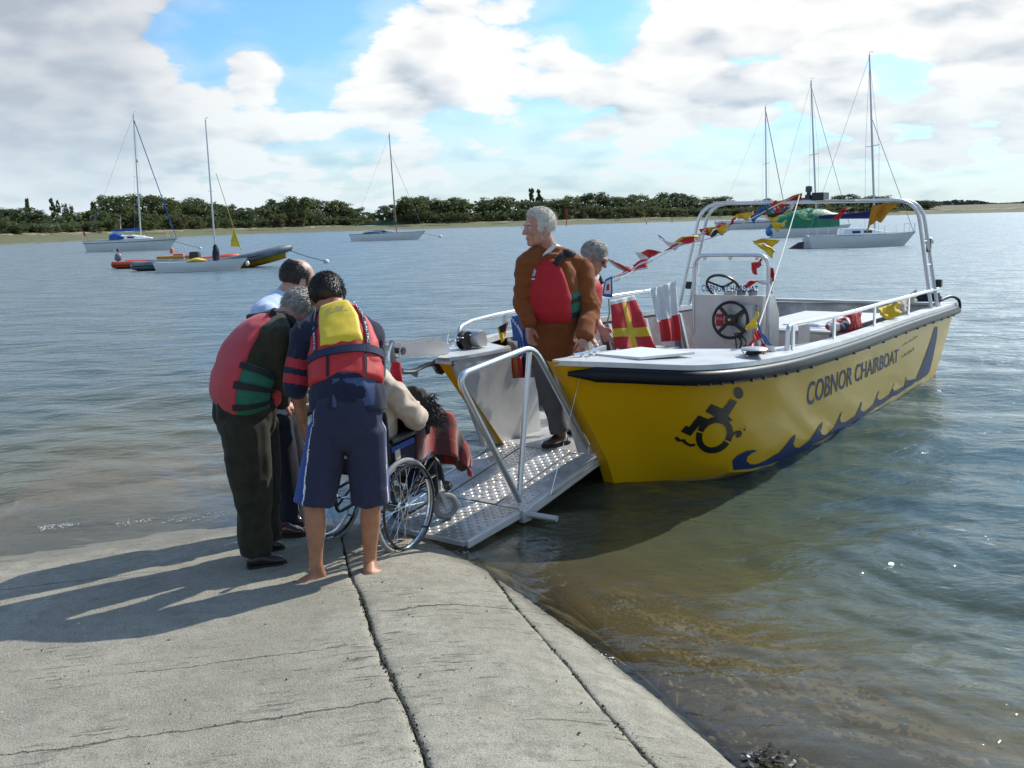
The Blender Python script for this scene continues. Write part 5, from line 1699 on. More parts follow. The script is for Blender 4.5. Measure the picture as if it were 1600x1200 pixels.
# ------------------------------------------------------------------ young man in shorts (seen from behind)
def lad():
    F = Vector((.04, 1.0, 0)).normalized(); g = lambda px, py, z: atz(px, py, z)
    J = dict(pelvis=at(541, 648, 5.42), waist=at(543, 612, 5.45), chest=at(540, 548, 5.62), neck=at(527, 492, 5.80), head=at(511, 464, 5.88),
             shL=at(479, 522, 5.66), elL=at(463, 603, 5.60), wrL=at(474, 662, 5.68), shR=at(577, 524, 5.82), elR=at(584, 585, 6.02), wrR=at(588, 640, 6.20),
             hipL=at(511, 672, 5.42), hipR=at(571, 672, 5.42), knL=at(492, 788, 5.36), knR=at(579, 784, 5.44), ankL=at(494, 884, 5.36), ankR=at(578, 878, 5.50))
    J['heelL'] = g(506, 908, .065); J['toeL'] = g(461, 920, .075); J['heelR'] = g(575, 911, .055); J['toeR'] = g(603, 898, .05)
    J['hdL'] = ((.12, .15, -1), (.6, .5, 0), -1, .35); J['hdR'] = ((.2, .8, -.5), (0, 0, -1), 1, .5)
    o, tr, fr = make_person('barefoot young man in navy shorts and red and yellow lifejacket bending over the wheelchair', J, F, (.12, .80, -.55), (.05, .5, .85), SK_TAN, thin=.90, bare_feet=True)
    hair(o, fr, M_HAIR_D, lambda x, y, z: min(.10 - y + z * .5, z + .055 - max(0, y) * .6) * 8 if y < .075 else 0, .013, 620, .022, 3, .40)
    mb = MB(); tr.loft(mb, 0, .93, .024); sleeve(mb, J, 'L', (.088, .084, .074, .062), .12); sleeve(mb, J, 'R', (.088, .084, .074, .062), .5)
    limb(mb, [(J['waist'] + Vector((0, 0, .05)), .200, .16), (J['waist'], .212, .165), (J['waist'] - Vector((0, 0, .10)), .218, .165)], tr.Lf, flat=True)
    jm = garment('jumper', mb, M_NAVYJ, o, .009, 3, folds(.008, 8, (1, 1, .7), 2))
    aS, bS = np.array(J['shL']), np.array(J['elL']); dS = (bS - aS) / np.linalg.norm(bS - aS); lS = np.linalg.norm(bS - aS); sideL = np.array(tr.Lf)
    def bands(C):
        t = (C - aS) @ dS / lS; d = np.linalg.norm((C - aS) - ((C - aS) @ dS)[:, None] * dS, axis=1)
        out = np.where((d < .12) & (((t > .50) & (t < .68)) | ((t > .80) & (t < .97))), 1, 0)
        w = np.array(J['waist']); rel = C - w; back_ = -np.array(F); lat = rel @ sideL
        faded = (rel @ back_ > .03) & (np.abs(rel[:, 2] - .02) < .075) & (lat < .05) & (lat > -.17) & (vnoise(C * 11, 5) + .5 * vnoise(C * 26, 8) > -.12)
        return np.where(faded, 2, out)
    paint(jm, [M_REDST, pmat('faded_print', (.060, .085, .175), .95, var=.2, vscale=20)], bands)
    # shorts: wide flat-cut legs with royal blue side panels edged in white
    mb = MB(); limb(mb, [(J['pelvis'] + Vector((0, 0, .10)), .178, .135), (J['pelvis'], .200, .150), (J['pelvis'] - Vector((0, 0, .09)), .200, .140)], tr.Lf)
    for s in 'LR':
        h, k = J['hip' + s], J['kn' + s]
        limb(mb, [(h, .118), (h.lerp(k, .5), .112), (h.lerp(k, .80), .112), (h.lerp(k, 1.0), .116)], tr.Lf, flat=True)
    sh = garment('shorts', mb, M_SHORT, o, .009, 3, folds(.010, 7, (1, 1, .35), 4))
    ctr = {q: (np.array(J['hip' + q] + Vector((0, 0, .15))), np.array(J['kn' + q])) for q in 'LR'}; back = -np.array(F)
    pel = np.array(J['pelvis'])
    def dye(C):
        out = np.zeros(len(C), int)
        lat = (C - pel) @ sideL
        for q, sg in (('L', 1), ('R', -1)):
            p0, p1 = ctr[q]; t = np.clip((C[:, 2] - p0[2]) / (p1[2] - p0[2]), 0, 1); ax = p0 + t[:, None] * (p1 - p0)
            rel = C - ax; x = rel @ sideL * sg; y = rel @ back
            lim = .050 - .030 * t; m = (lat * sg > 0) & (x > 0)
            ang = np.arctan2(y, x); hi = (.92 + .25 * t) if sg > 0 else (-.10 + .45 * t)
            out = np.where(m & (ang < hi) & (ang > -1.2), 1, out); out = np.where(m & (np.abs(ang - hi) < .038), 2, out)
        return out
    paint(sh, [M_BLUE, M_WHITE], dye)
    # lifejacket
    pi = math.pi
    mb = MB()
    tr.panel(mb, lambda v: (.42 + .57 * v, pi - 1.50 + .80 * max(0, v - .25) ** .8, pi + 1.50 - .80 * max(0, v - .25) ** .8), .032, .066, 46, 40)
    lj = mb.build('lifejacket', M_REDLJ, o, True, 50); lj['label'] = 'red lifejacket with yellow back panel and navy webbing'; crease(lj, .005, 11, 3)
    mb = MB(); tr.panel(mb, lambda v: (.36 + .15 * v, pi - 1.8, pi + 1.8), .030, .062, 52, 14); crease(mb.build('lower_roll', M_REDLJ, lj, True, 50), .005, 12, 5)
    mb = MB(); tr.panel(mb, lambda v: (.585 + .425 * v, pi - .54 - .08 * v, pi + .54 + .08 * v), .048, .078, 26, 30); crease(mb.build('back_panel', M_YELLJ, lj, True, 50), .0025, 12, 7)
    for sg in (-1, 1):
        mb = MB(); n = 24; vs = []
        for i in range(n + 1):
            v = i / n; t = .54 + .45 * v; a = pi + sg * (.62 + .08 * v)
            vs += [tr.pt(t, a - .055, .076), tr.pt(t, a + .055, .076)]
        mb.add(vs, [(2 * i, 2 * i + 1, 2 * i + 3, 2 * i + 2) for i in range(n)]); st = mb.build('back_strap', M_NAVYW, lj)
        for t0 in (.58, .78):
            tv, tf = text_shape('BALTIC', 1.0, .02); wm = max(q[0] for q in tv)
            mb = MB(); mb.add([tr.pt(t0 + .17 * (1 - q[0] / wm), pi + sg * (.62 + .08 * (t0 + .17 * (1 - q[0] / wm) - .54) / .45) + (q[1] - .35) * .085, .0785) for q in tv], tf); mb.build('strap_lettering', M_WHITE, st)
    mb = MB(); tr.band(mb, .545, pi - 1.05, pi + 1.25, .026, .075); mb.build('belt', M_NAVYW, lj)
    for a in (-.28, .55):
        mb = MB(); vs = []
        for i in range(7):
            t = .37 + .15 * i / 6; vs += [tr.pt(t, pi + a - .035, .070), tr.pt(t, pi + a + .035, .070)]
        mb.add(vs, [(2 * i, 2 * i + 1, 2 * i + 3, 2 * i + 2) for i in range(6)]); mb.build('belt_loop', M_BLKW, lj)
    # grey print on the panel
    mb = MB()
    for k in range(3):
        vs = []
        for i in range(13):
            a = -.30 + .6 * i / 12; vs += [tr.pt(.875 - .02 * k + .020 * math.cos(a * 5), pi + a * .9, .0805), tr.pt(.875 - .02 * k + .020 * math.cos(a * 5) + .006, pi + a * .9, .0805)]
        mb.add(vs, [(2 * i, 2 * i + 1, 2 * i + 3, 2 * i + 2) for i in range(12)])
    mb.build('panel_print', pmat('print_grey', (.25, .26, .22), .7), lj)
    mb = MB(); col = [tr.pt(.97, a, .03) for a in np.linspace(pi - 1.6, pi + 1.6, 14)]; mb.tube(col, .026, 8); mb.build('collar', M_REDLJ, lj, True)


lad()


# ------------------------------------------------------------------ older man in olive with faded red vest
def olive_man():
    F = Vector((.82, .57, 0)).normalized(); g = lambda px, py, z: atz(px, py, z)
    J = dict(pelvis=at(384, 642, 5.78), waist=at(381, 604, 5.76), chest=at(404, 545, 5.86), neck=at(440, 500, 6.0), head=at(470, 487, 6.10),
             shR=at(432, 525, 5.74), elR=at(437, 592, 5.76), wrR=at(440, 626, 5.92), shL=at(418, 508, 6.12), elL=at(455, 590, 6.2), wrL=at(470, 628, 6.2),
             hipR=at(382, 662, 5.70), hipL=at(396, 662, 5.88), knR=at(395, 772, 5.68), knL=at(410, 765, 5.92), ankR=at(400, 866, 5.66), ankL=at(416, 846, 5.90))
    J['heelR'] = g(386, 889, .075); J['toeR'] = g(448, 880, .07); J['heelL'] = g(398, 866, .055); J['toeL'] = g(444, 856, .05)
    J['hdR'] = ((.75, .3, -.6), (.1, .3, -.9), -1, .7); J['hdL'] = ((.75, -.1, -.6), (0, 0, -1), 1, .6)
    o, tr, fr = make_person('stooping grey haired man in dark olive clothes and faded red buoyancy vest', J, F, (.75, .45, -.50), (.50, .28, .8), SK_PALE, thin=1.02)
    hair(o, fr, M_HAIR_G, lambda x, y, z: min(.07 - y + z * .5, z + .06) * 8 if y < .05 else 0, .013, 420, .026, 5, .3)
    mb = MB(); tr.loft(mb, 0, .95, .032); sleeve(mb, J, 'L'); sleeve(mb, J, 'R', (.092, .086, .074, .060))
    garment('jumper', mb, M_OLIVE, o, .010, 4, folds(.006, 10, (1, 1, 1), 12))
    mb = MB(); tr_ = tr; limb(mb, [(J['waist'] - Vector((0, 0, .02)), .175, .165), (J['pelvis'], .185, .185), (J['pelvis'] - Vector((0, 0, .09)), .18, .17)], tr.Lf)
    trouser(mb, J, 'L', (.14, .125, .100, .090, .090), .98); trouser(mb, J, 'R', (.145, .130, .104, .094, .092), .98)
    garment('trousers', mb, M_CORD, o, .010, 3, folds(.015, 6, (1, 1, .4), 15))
    for s in 'LR':
        shoe('shoe', J['heel' + s], J['toe' + s], J['ank' + s], M_SHOED, o, M_SOLE, 1.08)
    pi = math.pi; mb = MB()
    tr.panel(mb, lambda v: (.16 + .72 * v, pi - .95 + .18 * v * v, pi + .95 - .18 * v * v), .036, .062, 36, 36)
    vest = crease(mb.build('buoyancy_vest', M_VEST, o, True, 50), .005, 7, 9)
    mb = MB(); tr.panel(mb, lambda v: (.06 + .74 * v, -.75, .75), .040, .088, 14, 14); mb.build('front_foam', M_VEST, vest, True, 50)
    for sg in (-1, 1):
        mb = MB(); tr.panel(mb, lambda v: (.14 + .34 * v, sg * 1.6 - .72, sg * 1.6 + .72), .034, .050, 10, 8); mb.build('side_panel', M_GREENW, vest, True, 50)
        for t in (.22, .34, .45):
            mb = MB(); tr.band(mb, t, sg * 1.6 - .75, sg * 1.6 + .75, .018, .058, 12); mb.build('side_strap', M_BLKW, vest)
        mb = MB(); pts = [tr.pt(.86, pi + sg * .75, .07), tr.pt(.95, sg * 1.75, .075), tr.pt(.80, sg * .7, .07)]
        mb.tube(bez(pts, 5), .022, 8); mb.build('shoulder_strap', M_BLKW, vest, True)
    mb = MB(); mb.tube([J['neck'] + (F * .055 * math.cos(a) + tr.Lf * .055 * math.sin(a)) + Vector((0, 0, .01)) for a in np.linspace(0, 6.28, 16)], .02, 6); mb.build('collar', pmat('blue_collar', (.20, .38, .62), .9), o, True)


olive_man()


# ------------------------------------------------------------------ man in the pale shirt behind
def shirt_man():
    F = Vector((.80, .60, 0)).normalized(); g = lambda px, py, z: atz(px, py, z)
    J = dict(pelvis=at(424, 640, 6.55), waist=at(420, 600, 6.53), chest=at(420, 522, 6.58), neck=at(444, 466, 6.66), head=at(467, 437, 6.74),
             shR=at(414, 492, 6.42), elR=at(440, 565, 6.42), wrR=at(480, 610, 6.5), shL=at(436, 485, 6.82), elL=at(470, 560, 6.9), wrL=at(500, 610, 6.9),
             hipR=at(428, 660, 6.45), hipL=at(442, 660, 6.65), knR=at(446, 742, 6.42), knL=at(460, 738, 6.66), ankR=at(446, 818, 6.38), ankL=at(462, 805, 6.66))
    J['heelR'] = g(430, 838, .05); J['toeR'] = g(478, 836, .035); J['heelL'] = g(440, 822, .045); J['toeL'] = g(480, 820, .035)
    J['hdR'] = ((.8, .2, -.5), (0, 0, -1), -1, .6); J['hdL'] = ((.8, -.1, -.5), (0, 0, -1), 1, .6)
    o, tr, fr = make_person('balding man in pale blue shirt and navy trousers, furthest back on the slipway', J, F, (.82, .50, -.25), (.22, .12, .95), SK_FAIR, 1.2)
    hair(o, fr, M_HAIR_B, lambda x, y, z: min(.035 - y - max(0, z - .05) * 1.0, z + .055) * 8 if (z < .098 - max(0, y + .03) * .6) else 0, .008, 380, .020, 8, .15)
    mb = MB(); tr.loft(mb, 0, .97, .034); sleeve(mb, J, 'L', (.09, .085, .078, .07), .3); sleeve(mb, J, 'R', (.095, .09, .08, .07), .3)
    garment('shirt', mb, M_WSHIRT, o, .010, 4, folds(.007, 9, (1, 1, 1), 22))
    mb = MB(); mb.tube([J['neck'] + (F * .07 * math.cos(a) + tr.Lf * .07 * math.sin(a)) + Vector((0, 0, .012)) for a in np.linspace(0, 6.28, 16)], .022, 6); mb.build('collar', M_WSHIRT, o, True)
    mb = MB(); limb(mb, [(J['waist'], .165, .135), (J['pelvis'], .178, .155), (J['pelvis'] - Vector((0, 0, .09)), .17, .15)], tr.Lf)
    trouser(mb, J, 'L'); trouser(mb, J, 'R')
    garment('trousers', mb, M_NAVYT, o, .011, 4, folds(.007, 7, (1, 1, .4), 25))
    for s in 'LR':
        shoe('shoe', J['heel' + s], J['toe' + s], J['ank' + s], M_SHOEB, o, M_SOLE, 1.1)


shirt_man()


# ------------------------------------------------------------------ man in the brown jacket on the ramp
def jacket_man():
    F = Vector((-.50, -.86, 0)).normalized()
    J = dict(pelvis=at(866, 556, 7.92), waist=at(866, 520, 7.90), chest=at(862, 440, 7.84), neck=at(856, 392, 7.82), head=at(842, 354, 7.76),
             shR=at(826, 408, 7.76), elR=at(818, 470, 7.80), wrR=at(826, 508, 7.72), shL=at(905, 418, 7.90), elL=at(922, 484, 7.82), wrL=at(913, 528, 7.56),
             hipR=at(853, 568, 7.86), hipL=at(880, 568, 7.98), knR=at(864, 626, 7.76), knL=at(893, 622, 8.05), ankR=at(876, 676, 7.72), ankL=at(908, 660, 8.22))
    J['heelR'] = at(888, 692, 7.78); J['toeR'] = at(848, 699, 7.62); J['heelR'].z = J['toeR'].z = .292
    J['heelL'] = at(916, 676, 8.32); J['toeL'] = at(886, 678, 8.12); J['heelL'].z = J['toeL'].z = .292
    J['hdR'] = ((.05, -.05, -1), (.7, -.6, 0), -1, .55); J['hdL'] = ((-.15, -.45, -.85), (-.6, .6, -.2), -1, .35)
    o, tr, fr = make_person('tall grey haired man in rust brown jacket and red buoyancy vest standing on the ramp', J, F, (-.90, -.42, -.08), (.03, 0, 1), SK_PALE, 1.22)
    hair(o, fr, M_HAIR_W, lambda x, y, z: min(.040 - y + max(0, z - .06) * .9, z + .060 - max(0, y) * .9, .2) * 8 if y < .060 else 0, .005, 900, .038, 6, .22)
    face_bits(o, fr, M_HAIR_W)
    M, c, s = fr
    for x in (-1, 1):
        MB().torus(c + M @ (Vector((x * .032, .096, -.002)) * s), tuple(M @ Vector((0, 1, 0))), .021 * s, .0016, 18, 5).build('spectacle_rim', M_STEEL, o, True)
        MB().tube([c + M @ (Vector((x * .053, .090, 0)) * s), c + M @ (Vector((x * .078, .0, .004)) * s)], .0015, 5).build('spectacle_arm', M_STEEL, o, True)
    mb = MB(); tr.loft(mb, .02, .95, .036); sleeve(mb, J, 'L', (.090, .086, .078, .064), .96); sleeve(mb, J, 'R', (.086, .082, .074, .062), .9)
    # skirts of the jacket
    limb(mb, [(J['waist'], .205, .155), (J['pelvis'], .218, .168), (J['pelvis'] - Vector((0, 0, .03)), .222, .17)], tr.Lf)
    jk = garment('jacket', mb, M_BROWNJ, o, .009, 3, folds(.015, 8, (1, 1, 1.3), 31))
    mb = MB(); limb(mb, [(J['pelvis'] + F * .10 - tr.Lf * .04 - Vector((0, 0, .02)), .05, .03), (J['pelvis'] + F * .11 - tr.Lf * .02 - Vector((0, 0, .06)), .03, .02)], tr.Lf); mb.build('jacket_flap', M_BROWNJ, jk, True)
    for s in 'LR':
        d = (J['wr' + s] - J['el' + s]).normalized(); MB().lathe([(.040, -.03), (.048, -.02), (.050, .012), (.044, .014)], J['wr' + s] - d * .012, tuple(d), 18).build('shirt_cuff', M_WHITE, o, True)
    # shirt collar
    for sg in (-1, 1):
        mb = MB(); n0 = J['neck'] + Vector((0, 0, .0)); p = [n0 + F * .085 - Vector((0, 0, .055)), n0 + F * .055 + tr.Lf * sg * .06 - Vector((0, 0, .005)), n0 + tr.Lf * sg * .082 + Vector((0, 0, .035)), n0 + F * .01 + tr.Lf * sg * .078 + Vector((0, 0, .065)), n0 + F * .06 + tr.Lf * sg * .050 + Vector((0, 0, .03)), n0 + F * .098 + tr.Lf * sg * .012 - Vector((0, 0, .025))]
        mb.prism(p, F * .012); mb.build('shirt_collar', M_WHITE, o)
    mb = MB(); limb(mb, [(J['pelvis'] + Vector((0, 0, .02)), .165, .13), (J['pelvis'] - Vector((0, 0, .09)), .16, .13)], tr.Lf)
    trouser(mb, J, 'L', (.115, .102, .085, .080, .078), .98); trouser(mb, J, 'R', (.118, .106, .086, .080, .080), .98)
    garment('trousers', mb, M_GREYT, o, .009, 3, folds(.011, 7, (1, 1, .4), 35))
    for s in 'LR':
        shoe('shoe', J['heel' + s], J['toe' + s], J['ank' + s], M_SHOEB, o, M_SOLE, 1.06)
    mb = MB()
    tr.panel(mb, lambda v: (.44 + .46 * v, -1.12 + .55 * max(0, v - .35) * 1.4, 1.12 - .55 * max(0, v - .35) * 1.4), .045, .090, 40, 40)
    vest = crease(mb.build('buoyancy_vest', M_VEST2, o, True, 50), .004, 9, 11); vest['label'] = 'red foam buoyancy vest with a round badge'
    mb = MB(); tr.panel(mb, lambda v: (.44 + .46 * v, math.pi - .95, math.pi + .95), .045, .09, 14, 12); mb.build('back_foam', M_VEST2, vest, True, 50)
    for sg in (-1, 1):
        mb = MB(); tr.panel(mb, lambda v: (.45 + .16 * v, sg * 1.57 - .62, sg * 1.57 + .62), .036, .056, 8, 6); mb.build('side_panel', M_GREENW, vest, True, 50)
        for t in (.48, .56):
            mb = MB(); tr.band(mb, t, sg * 1.57 - .66, sg * 1.57 + .66, .014, .060, 12); mb.build('side_strap', M_BLKW, vest)
        mb = MB(); pts = [tr.pt(.84, sg * .55, .09), tr.pt(.93, sg * 1.2, .082), tr.pt(.90, sg * 2.1, .085)]
        rings = bez(pts, 5); mb.tube(rings, .026, 8); mb.build('shoulder_strap', M_BLKW, vest, True)
        MB().ball(tr.pt(.945, sg * 1.45, .10), (.045, .045, .03)).build('strap_buckle', M_BLKW, vest, True)
    # round badge: pale ring with blue centre and a line of print
    P = []
    bc_t, bc_a = .79, -.22
    def disc(r0, r1, n=20):
        mb = MB(); vs = []
        for i in range(n):
            a = 2 * math.pi * i / n; k = 1 + .12 * math.cos(8 * a)
            for r in (r0, r1):
                vs.append(tr.pt(bc_t + r * k * math.sin(a) * .95, bc_a + r * k * math.cos(a) * 3.2, .094))
        mb.add(vs, [(2 * i, 2 * i + 1, (2 * i + 3) % (2 * n), (2 * i + 2) % (2 * n)) for i in range(n)]); return mb
    disc(.026, .044).build('badge_ring', pmat('badge_pale', (.45, .52, .68), .6), vest); disc(.0, .026).build('badge_centre', pmat('badge_blue', (.05, .12, .38), .6), vest); disc(.010, .018).build('badge_star', M_WHITE, vest)
    mb = MB(); vs = []
    for i in range(9):
        a = bc_a - .10 + .20 * i / 8; vs += [tr.pt(bc_t - .068, a, .094), tr.pt(bc_t - .056, a, .094)]
    mb.add(vs, [(2 * i, 2 * i + 1, 2 * i + 3, 2 * i + 2) for i in range(8)]); mb.build('badge_print', M_WHITE, vest)


jacket_man()


# ------------------------------------------------------------------ man with dark glasses further into the boat
def glasses_man():
    F = Vector((.72, -.45, 0)).normalized(); fz = .287
    J = dict(pelvis=at(902, 545, 8.92), waist=at(900, 510, 8.90), chest=at(908, 455, 8.86), neck=at(921, 425, 8.82), head=at(929, 401, 8.78),
             shR=at(886, 450, 8.74), elR=at(905, 500, 8.66), wrR=at(925, 530, 8.6), shL=at(928, 446, 9.0), elL=at(927, 492, 8.92), wrL=at(939, 512, 8.70),
             hipR=at(893, 560, 8.84), hipL=at(908, 560, 9.0), knR=at(896, 606, 8.8), knL=at(912, 604, 9.02), ankR=at(894, 652, 8.86), ankL=at(912, 646, 9.06))
    for s, dx in (('R', 0), ('L', 0)):
        J['heel' + s] = J['ank' + s] - F * .06; J['toe' + s] = J['ank' + s] + F * .20
        J['heel' + s].z = J['toe' + s].z = fz + .004; J['ank' + s].z = fz + .09
    J['hdL'] = ((.45, -.35, -.75), (-.2, -.7, .3), -1, .8); J['hdR'] = ((.5, -.3, -.6), (0, 0, -1), 1, .6)
    o, tr, fr = make_person('grey haired man in dark glasses looking down behind the man in the brown jacket', J, F, (.80, -.28, -.45), (.34, -.12, .9), SK_PALE, 1.15, thin=.92)
    hair(o, fr, M_HAIR_G, lambda x, y, z: min(.065 - y + max(0, z - .03) * .45, z + .055 - max(0, y) * .9, .2) * 8 if y < .065 else 0, .008, 620, .030, 9, .30)
    face_bits(o, fr, M_HAIR_G)
    M, c, s = fr
    for x in (-1, 1):
        MB().ball(c + M @ (Vector((x * .032, .093, .0)) * s), (.026, .008, .020), 14, 8, 0, M).build('dark_lens', pmat('dark_lens', (.006, .006, .007), .08), o, True)
        MB().tube([c + M @ (Vector((x * .055, .088, .004)) * s), c + M @ (Vector((x * .082, .0, .008)) * s)], .0025, 5).build('spectacle_arm', M_BLK, o, True)
    mb = MB(); tr.loft(mb, .0, .96, .026); sleeve(mb, J, 'L', (.074, .070, .062, .05), .15); sleeve(mb, J, 'R', (.074, .070, .062, .05), .3)
    garment('shirt', mb, M_WHITE, o, .010, 4, folds(.006, 9, (1, 1, 1), 41))
    mb = MB(); limb(mb, [(J['waist'], .15, .12), (J['pelvis'], .165, .14), (J['pelvis'] - Vector((0, 0, .08)), .155, .135)], tr.Lf); trouser(mb, J, 'L', (.11, .098, .082, .078, .075)); trouser(mb, J, 'R', (.11, .098, .082, .078, .075))
    garment('trousers', mb, pmat('stone_trousers', (.46, .43, .36), .9, var=.08, vscale=12, **CL), o, .011, 4, folds(.006, 7, (1, 1, .4), 45))
    for sd in 'LR':
        shoe('shoe', J['heel' + sd], J['toe' + sd], J['ank' + sd], M_SHOED, o, M_SOLE, 1.0)
    mb = MB(); tr.panel(mb, lambda v: (.20 + .70 * v, -1.0 + .3 * v * v, 1.0 - .3 * v * v), .036, .075, 16, 14); v = mb.build('buoyancy_vest', M_VEST2, o, True, 50)
    mb = MB(); tr.panel(mb, lambda v: (.20 + .70 * v, math.pi - .95, math.pi + .95), .036, .07, 12, 12); mb.build('back_foam', M_VEST2, v, True, 50)
    for sg in (-1, 1):
        mb = MB(); mb.tube(bez([tr.pt(.88, sg * .6, .06), tr.pt(.95, sg * 1.4, .06), tr.pt(.90, sg * 2.2, .06)], 5), .022, 8); mb.build('shoulder_strap', M_BLKW, v, True)


glasses_man()

# ================================================================== WHEELCHAIR AND ITS OCCUPANT
CH_A = R(60); CH_P = R(5.0); CH_O = Vector((-.925, 6.145, .022))
CH_M = Matrix.Rotation(CH_A, 3, 'Z') @ Matrix.Rotation(-CH_P, 3, 'Y')


def cw(x, y, z):
    """wheelchair coordinates (x forward, y to its left, z up) -> world"""
    return CH_O + CH_M @ Vector((x, y, z))


def build_wheelchair():
    wc = empty('wheelchair', CH_O); wc.rotation_euler = CH_M.to_euler()
    tag(wc, 'self-propelled wheelchair with large spoked wheels being pushed onto the ramp', 'wheelchair')
    M_TYRE = pmat('grey_tyre', (.26, .26, .25), .8, var=.15, vscale=30, bump=.002, bscale=120)
    M_CHR = pmat('chrome', (.75, .75, .75), .12, 1.0, var=.04)
    M_FR = pmat('black_frame', (.012, .012, .013), .3, var=.1, coat=.4)
    M_GRY = pmat('silver_plastic', (.50, .50, .49), .45, .3)
    Rw = .302
    for y in (-.285, .285):
        sg = 1 if y > 0 else -1
        w = empty('wheel', (0, y, Rw)); w.parent = wc
        MB().torus((0, 0, 0), (0, 1, 0), Rw - .016, .0165, 56, 10).build('tyre', M_TYRE, w, True)
        MB().lathe([(Rw - .031, -.011), (Rw - .028, -.011), (Rw - .036, 0), (Rw - .028, .011), (Rw - .031, .011), (Rw - .044, 0)], (0, 0, 0), (0, 1, 0), 56, cap=False).build('rim', M_CHR, w, True)
        MB().torus((0, sg * .045, 0), (0, 1, 0), Rw - .040, .0085, 56, 8).build('hand_rim', M_CHR if sg > 0 else M_FR, w, True)
        MB().lathe([(0, -.035), (.018, -.034), (.026, -.028), (.014, -.02), (.014, .02), (.026, .028), (.020, .034), (.012, .042), (0, .044)], (0, 0, 0), (0, 1, 0), 18).build('hub', M_CHR, w, True)
        for k in range(28):
            a = 2 * math.pi * k / 28; b = a + (.42 if k % 4 < 2 else -.42); yy = .027 if k % 2 else -.027
            MB().tube([(.024 * math.cos(b), yy, .024 * math.sin(b)), ((Rw - .036) * math.cos(a), 0, (Rw - .036) * math.sin(a))], .0013, 4).build('spoke', M_CHR, w)
        for k in range(5):
            a = 2 * math.pi * k / 5 + .4
            MB().tube([((Rw - .036) * math.cos(a), 0, (Rw - .036) * math.sin(a)), ((Rw - .040) * math.cos(a), sg * .045, (Rw - .040) * math.sin(a))], .006, 6).build('rim_clip', M_FR, w)
        # castor
        yc = .215 * sg; xc = .55
        c = empty('castor', (xc, yc, .095), R(-34)); c.parent = wc
        MB().torus((0, 0, 0), (0, 1, 0), .072, .022, 30, 8).build('tyre', M_TYRE, c, True)
        MB().torus((0, 0, 0), (0, 1, 0), .048, .008, 26, 6).build('rim', M_GRY, c, True)
        for k in range(3):
            a = k * 2.094 + .5; MB().tube([(0, 0, 0), (.05 * math.cos(a), 0, .05 * math.sin(a))], .007, 6).build('spoke', M_GRY, c)
        MB().lathe([(.014, -.03), (.014, .03)], (0, 0, 0), (0, 1, 0), 12).build('hub', M_GRY, c, True)
        fk = MB()
        for q in (-.032, .032):
            fk.prism([(-.012, q - .003, -.012), (.014, q - .003, -.012), (-.015, q - .003, .115), (-.05, q - .003, .115)], (0, .006, 0))
        fk.box((-.032, 0, .118), (.05, .075, .015)); fk.lathe([(.016, .12), (.016, .19)], (-.032, 0, 0), (0, 0, 1), 10); fk.build('fork', M_GRY, c)
        # frame side
        f = MB(); yy = .235 * sg
        f.tube(roundbend([(-.16, yy, .92), (-.03, yy, .92), (-.03, yy, .52), (-.03, yy, .20), (.44, yy, .20), (.44, yy, .50), (-.03, yy, .50)], .05, 5), .0115, 8)
        f.tube([(-.03, yy, .36), (.44, yy, .36)], .010, 8); f.tube([(-.03, yy, .24), (.44, yy, .46)], .009, 8)
        f.tube(roundbend([(-.03, yy, .70), (.26, yy, .70), (.27, yy, .50)], .04, 5), .0115, 8)
        f.tube(roundbend([(.44, yy, .48), (.52, yy * .9, .42), (.62, yy * .8, .13)], .05, 5), .0105, 8)
        f.build('side_frame', M_FR, wc, True)
        MB().box((.12, yy, .715), (.26, .055, .028), bev=.01).build('armrest', M_FR, wc)
        MB().box((.12, yy + .004 * sg, .58), (.27, .012, .19), bev=.004).build('side_guard', M_NAVYT, wc)
        MB().box((.10, yy + .012 * sg, .665), (.24, .012, .035), bev=.004).build('guard_strap', M_BLUE, wc)
        MB().tube([(-.15, yy, .92), (-.25, yy, .90)], .017, 8).build('push_grip', M_FR, wc, True)
        MB().box((.66, yy * .55, .115), (.13, .11, .014), bev=.004).build('footplate', M_FR, wc)
        MB().tube([(.30, yy + .02 * sg, .47), (.34, yy + .05 * sg, .56)], .007, 6).build('brake_lever', M_CHR, wc, True)
    x = MB(); x.tube([(.12, -.235, .20), (.12, .235, .48)], .010, 8); x.tube([(.16, .235, .20), (.16, -.235, .48)], .010, 8); x.build('cross_brace', M_FR, wc, True)
    MB().box((.19, 0, .49), (.44, .46, .05), bev=.02).build('seat', M_NAVYT, wc)
    MB().box((-.03, 0, .70), (.025, .46, .42), bev=.01).build('backrest', M_NAVYT, wc)
    MB().tube([(0, -.26, Rw), (0, .26, Rw)], .010, 8).build('axle', M_CHR, wc)
    # fasten label strap near the arm
    MB().box((.02, -.262, .63), (.05, .006, .06)).build('frame_label', M_CREAM, wc)


build_wheelchair()


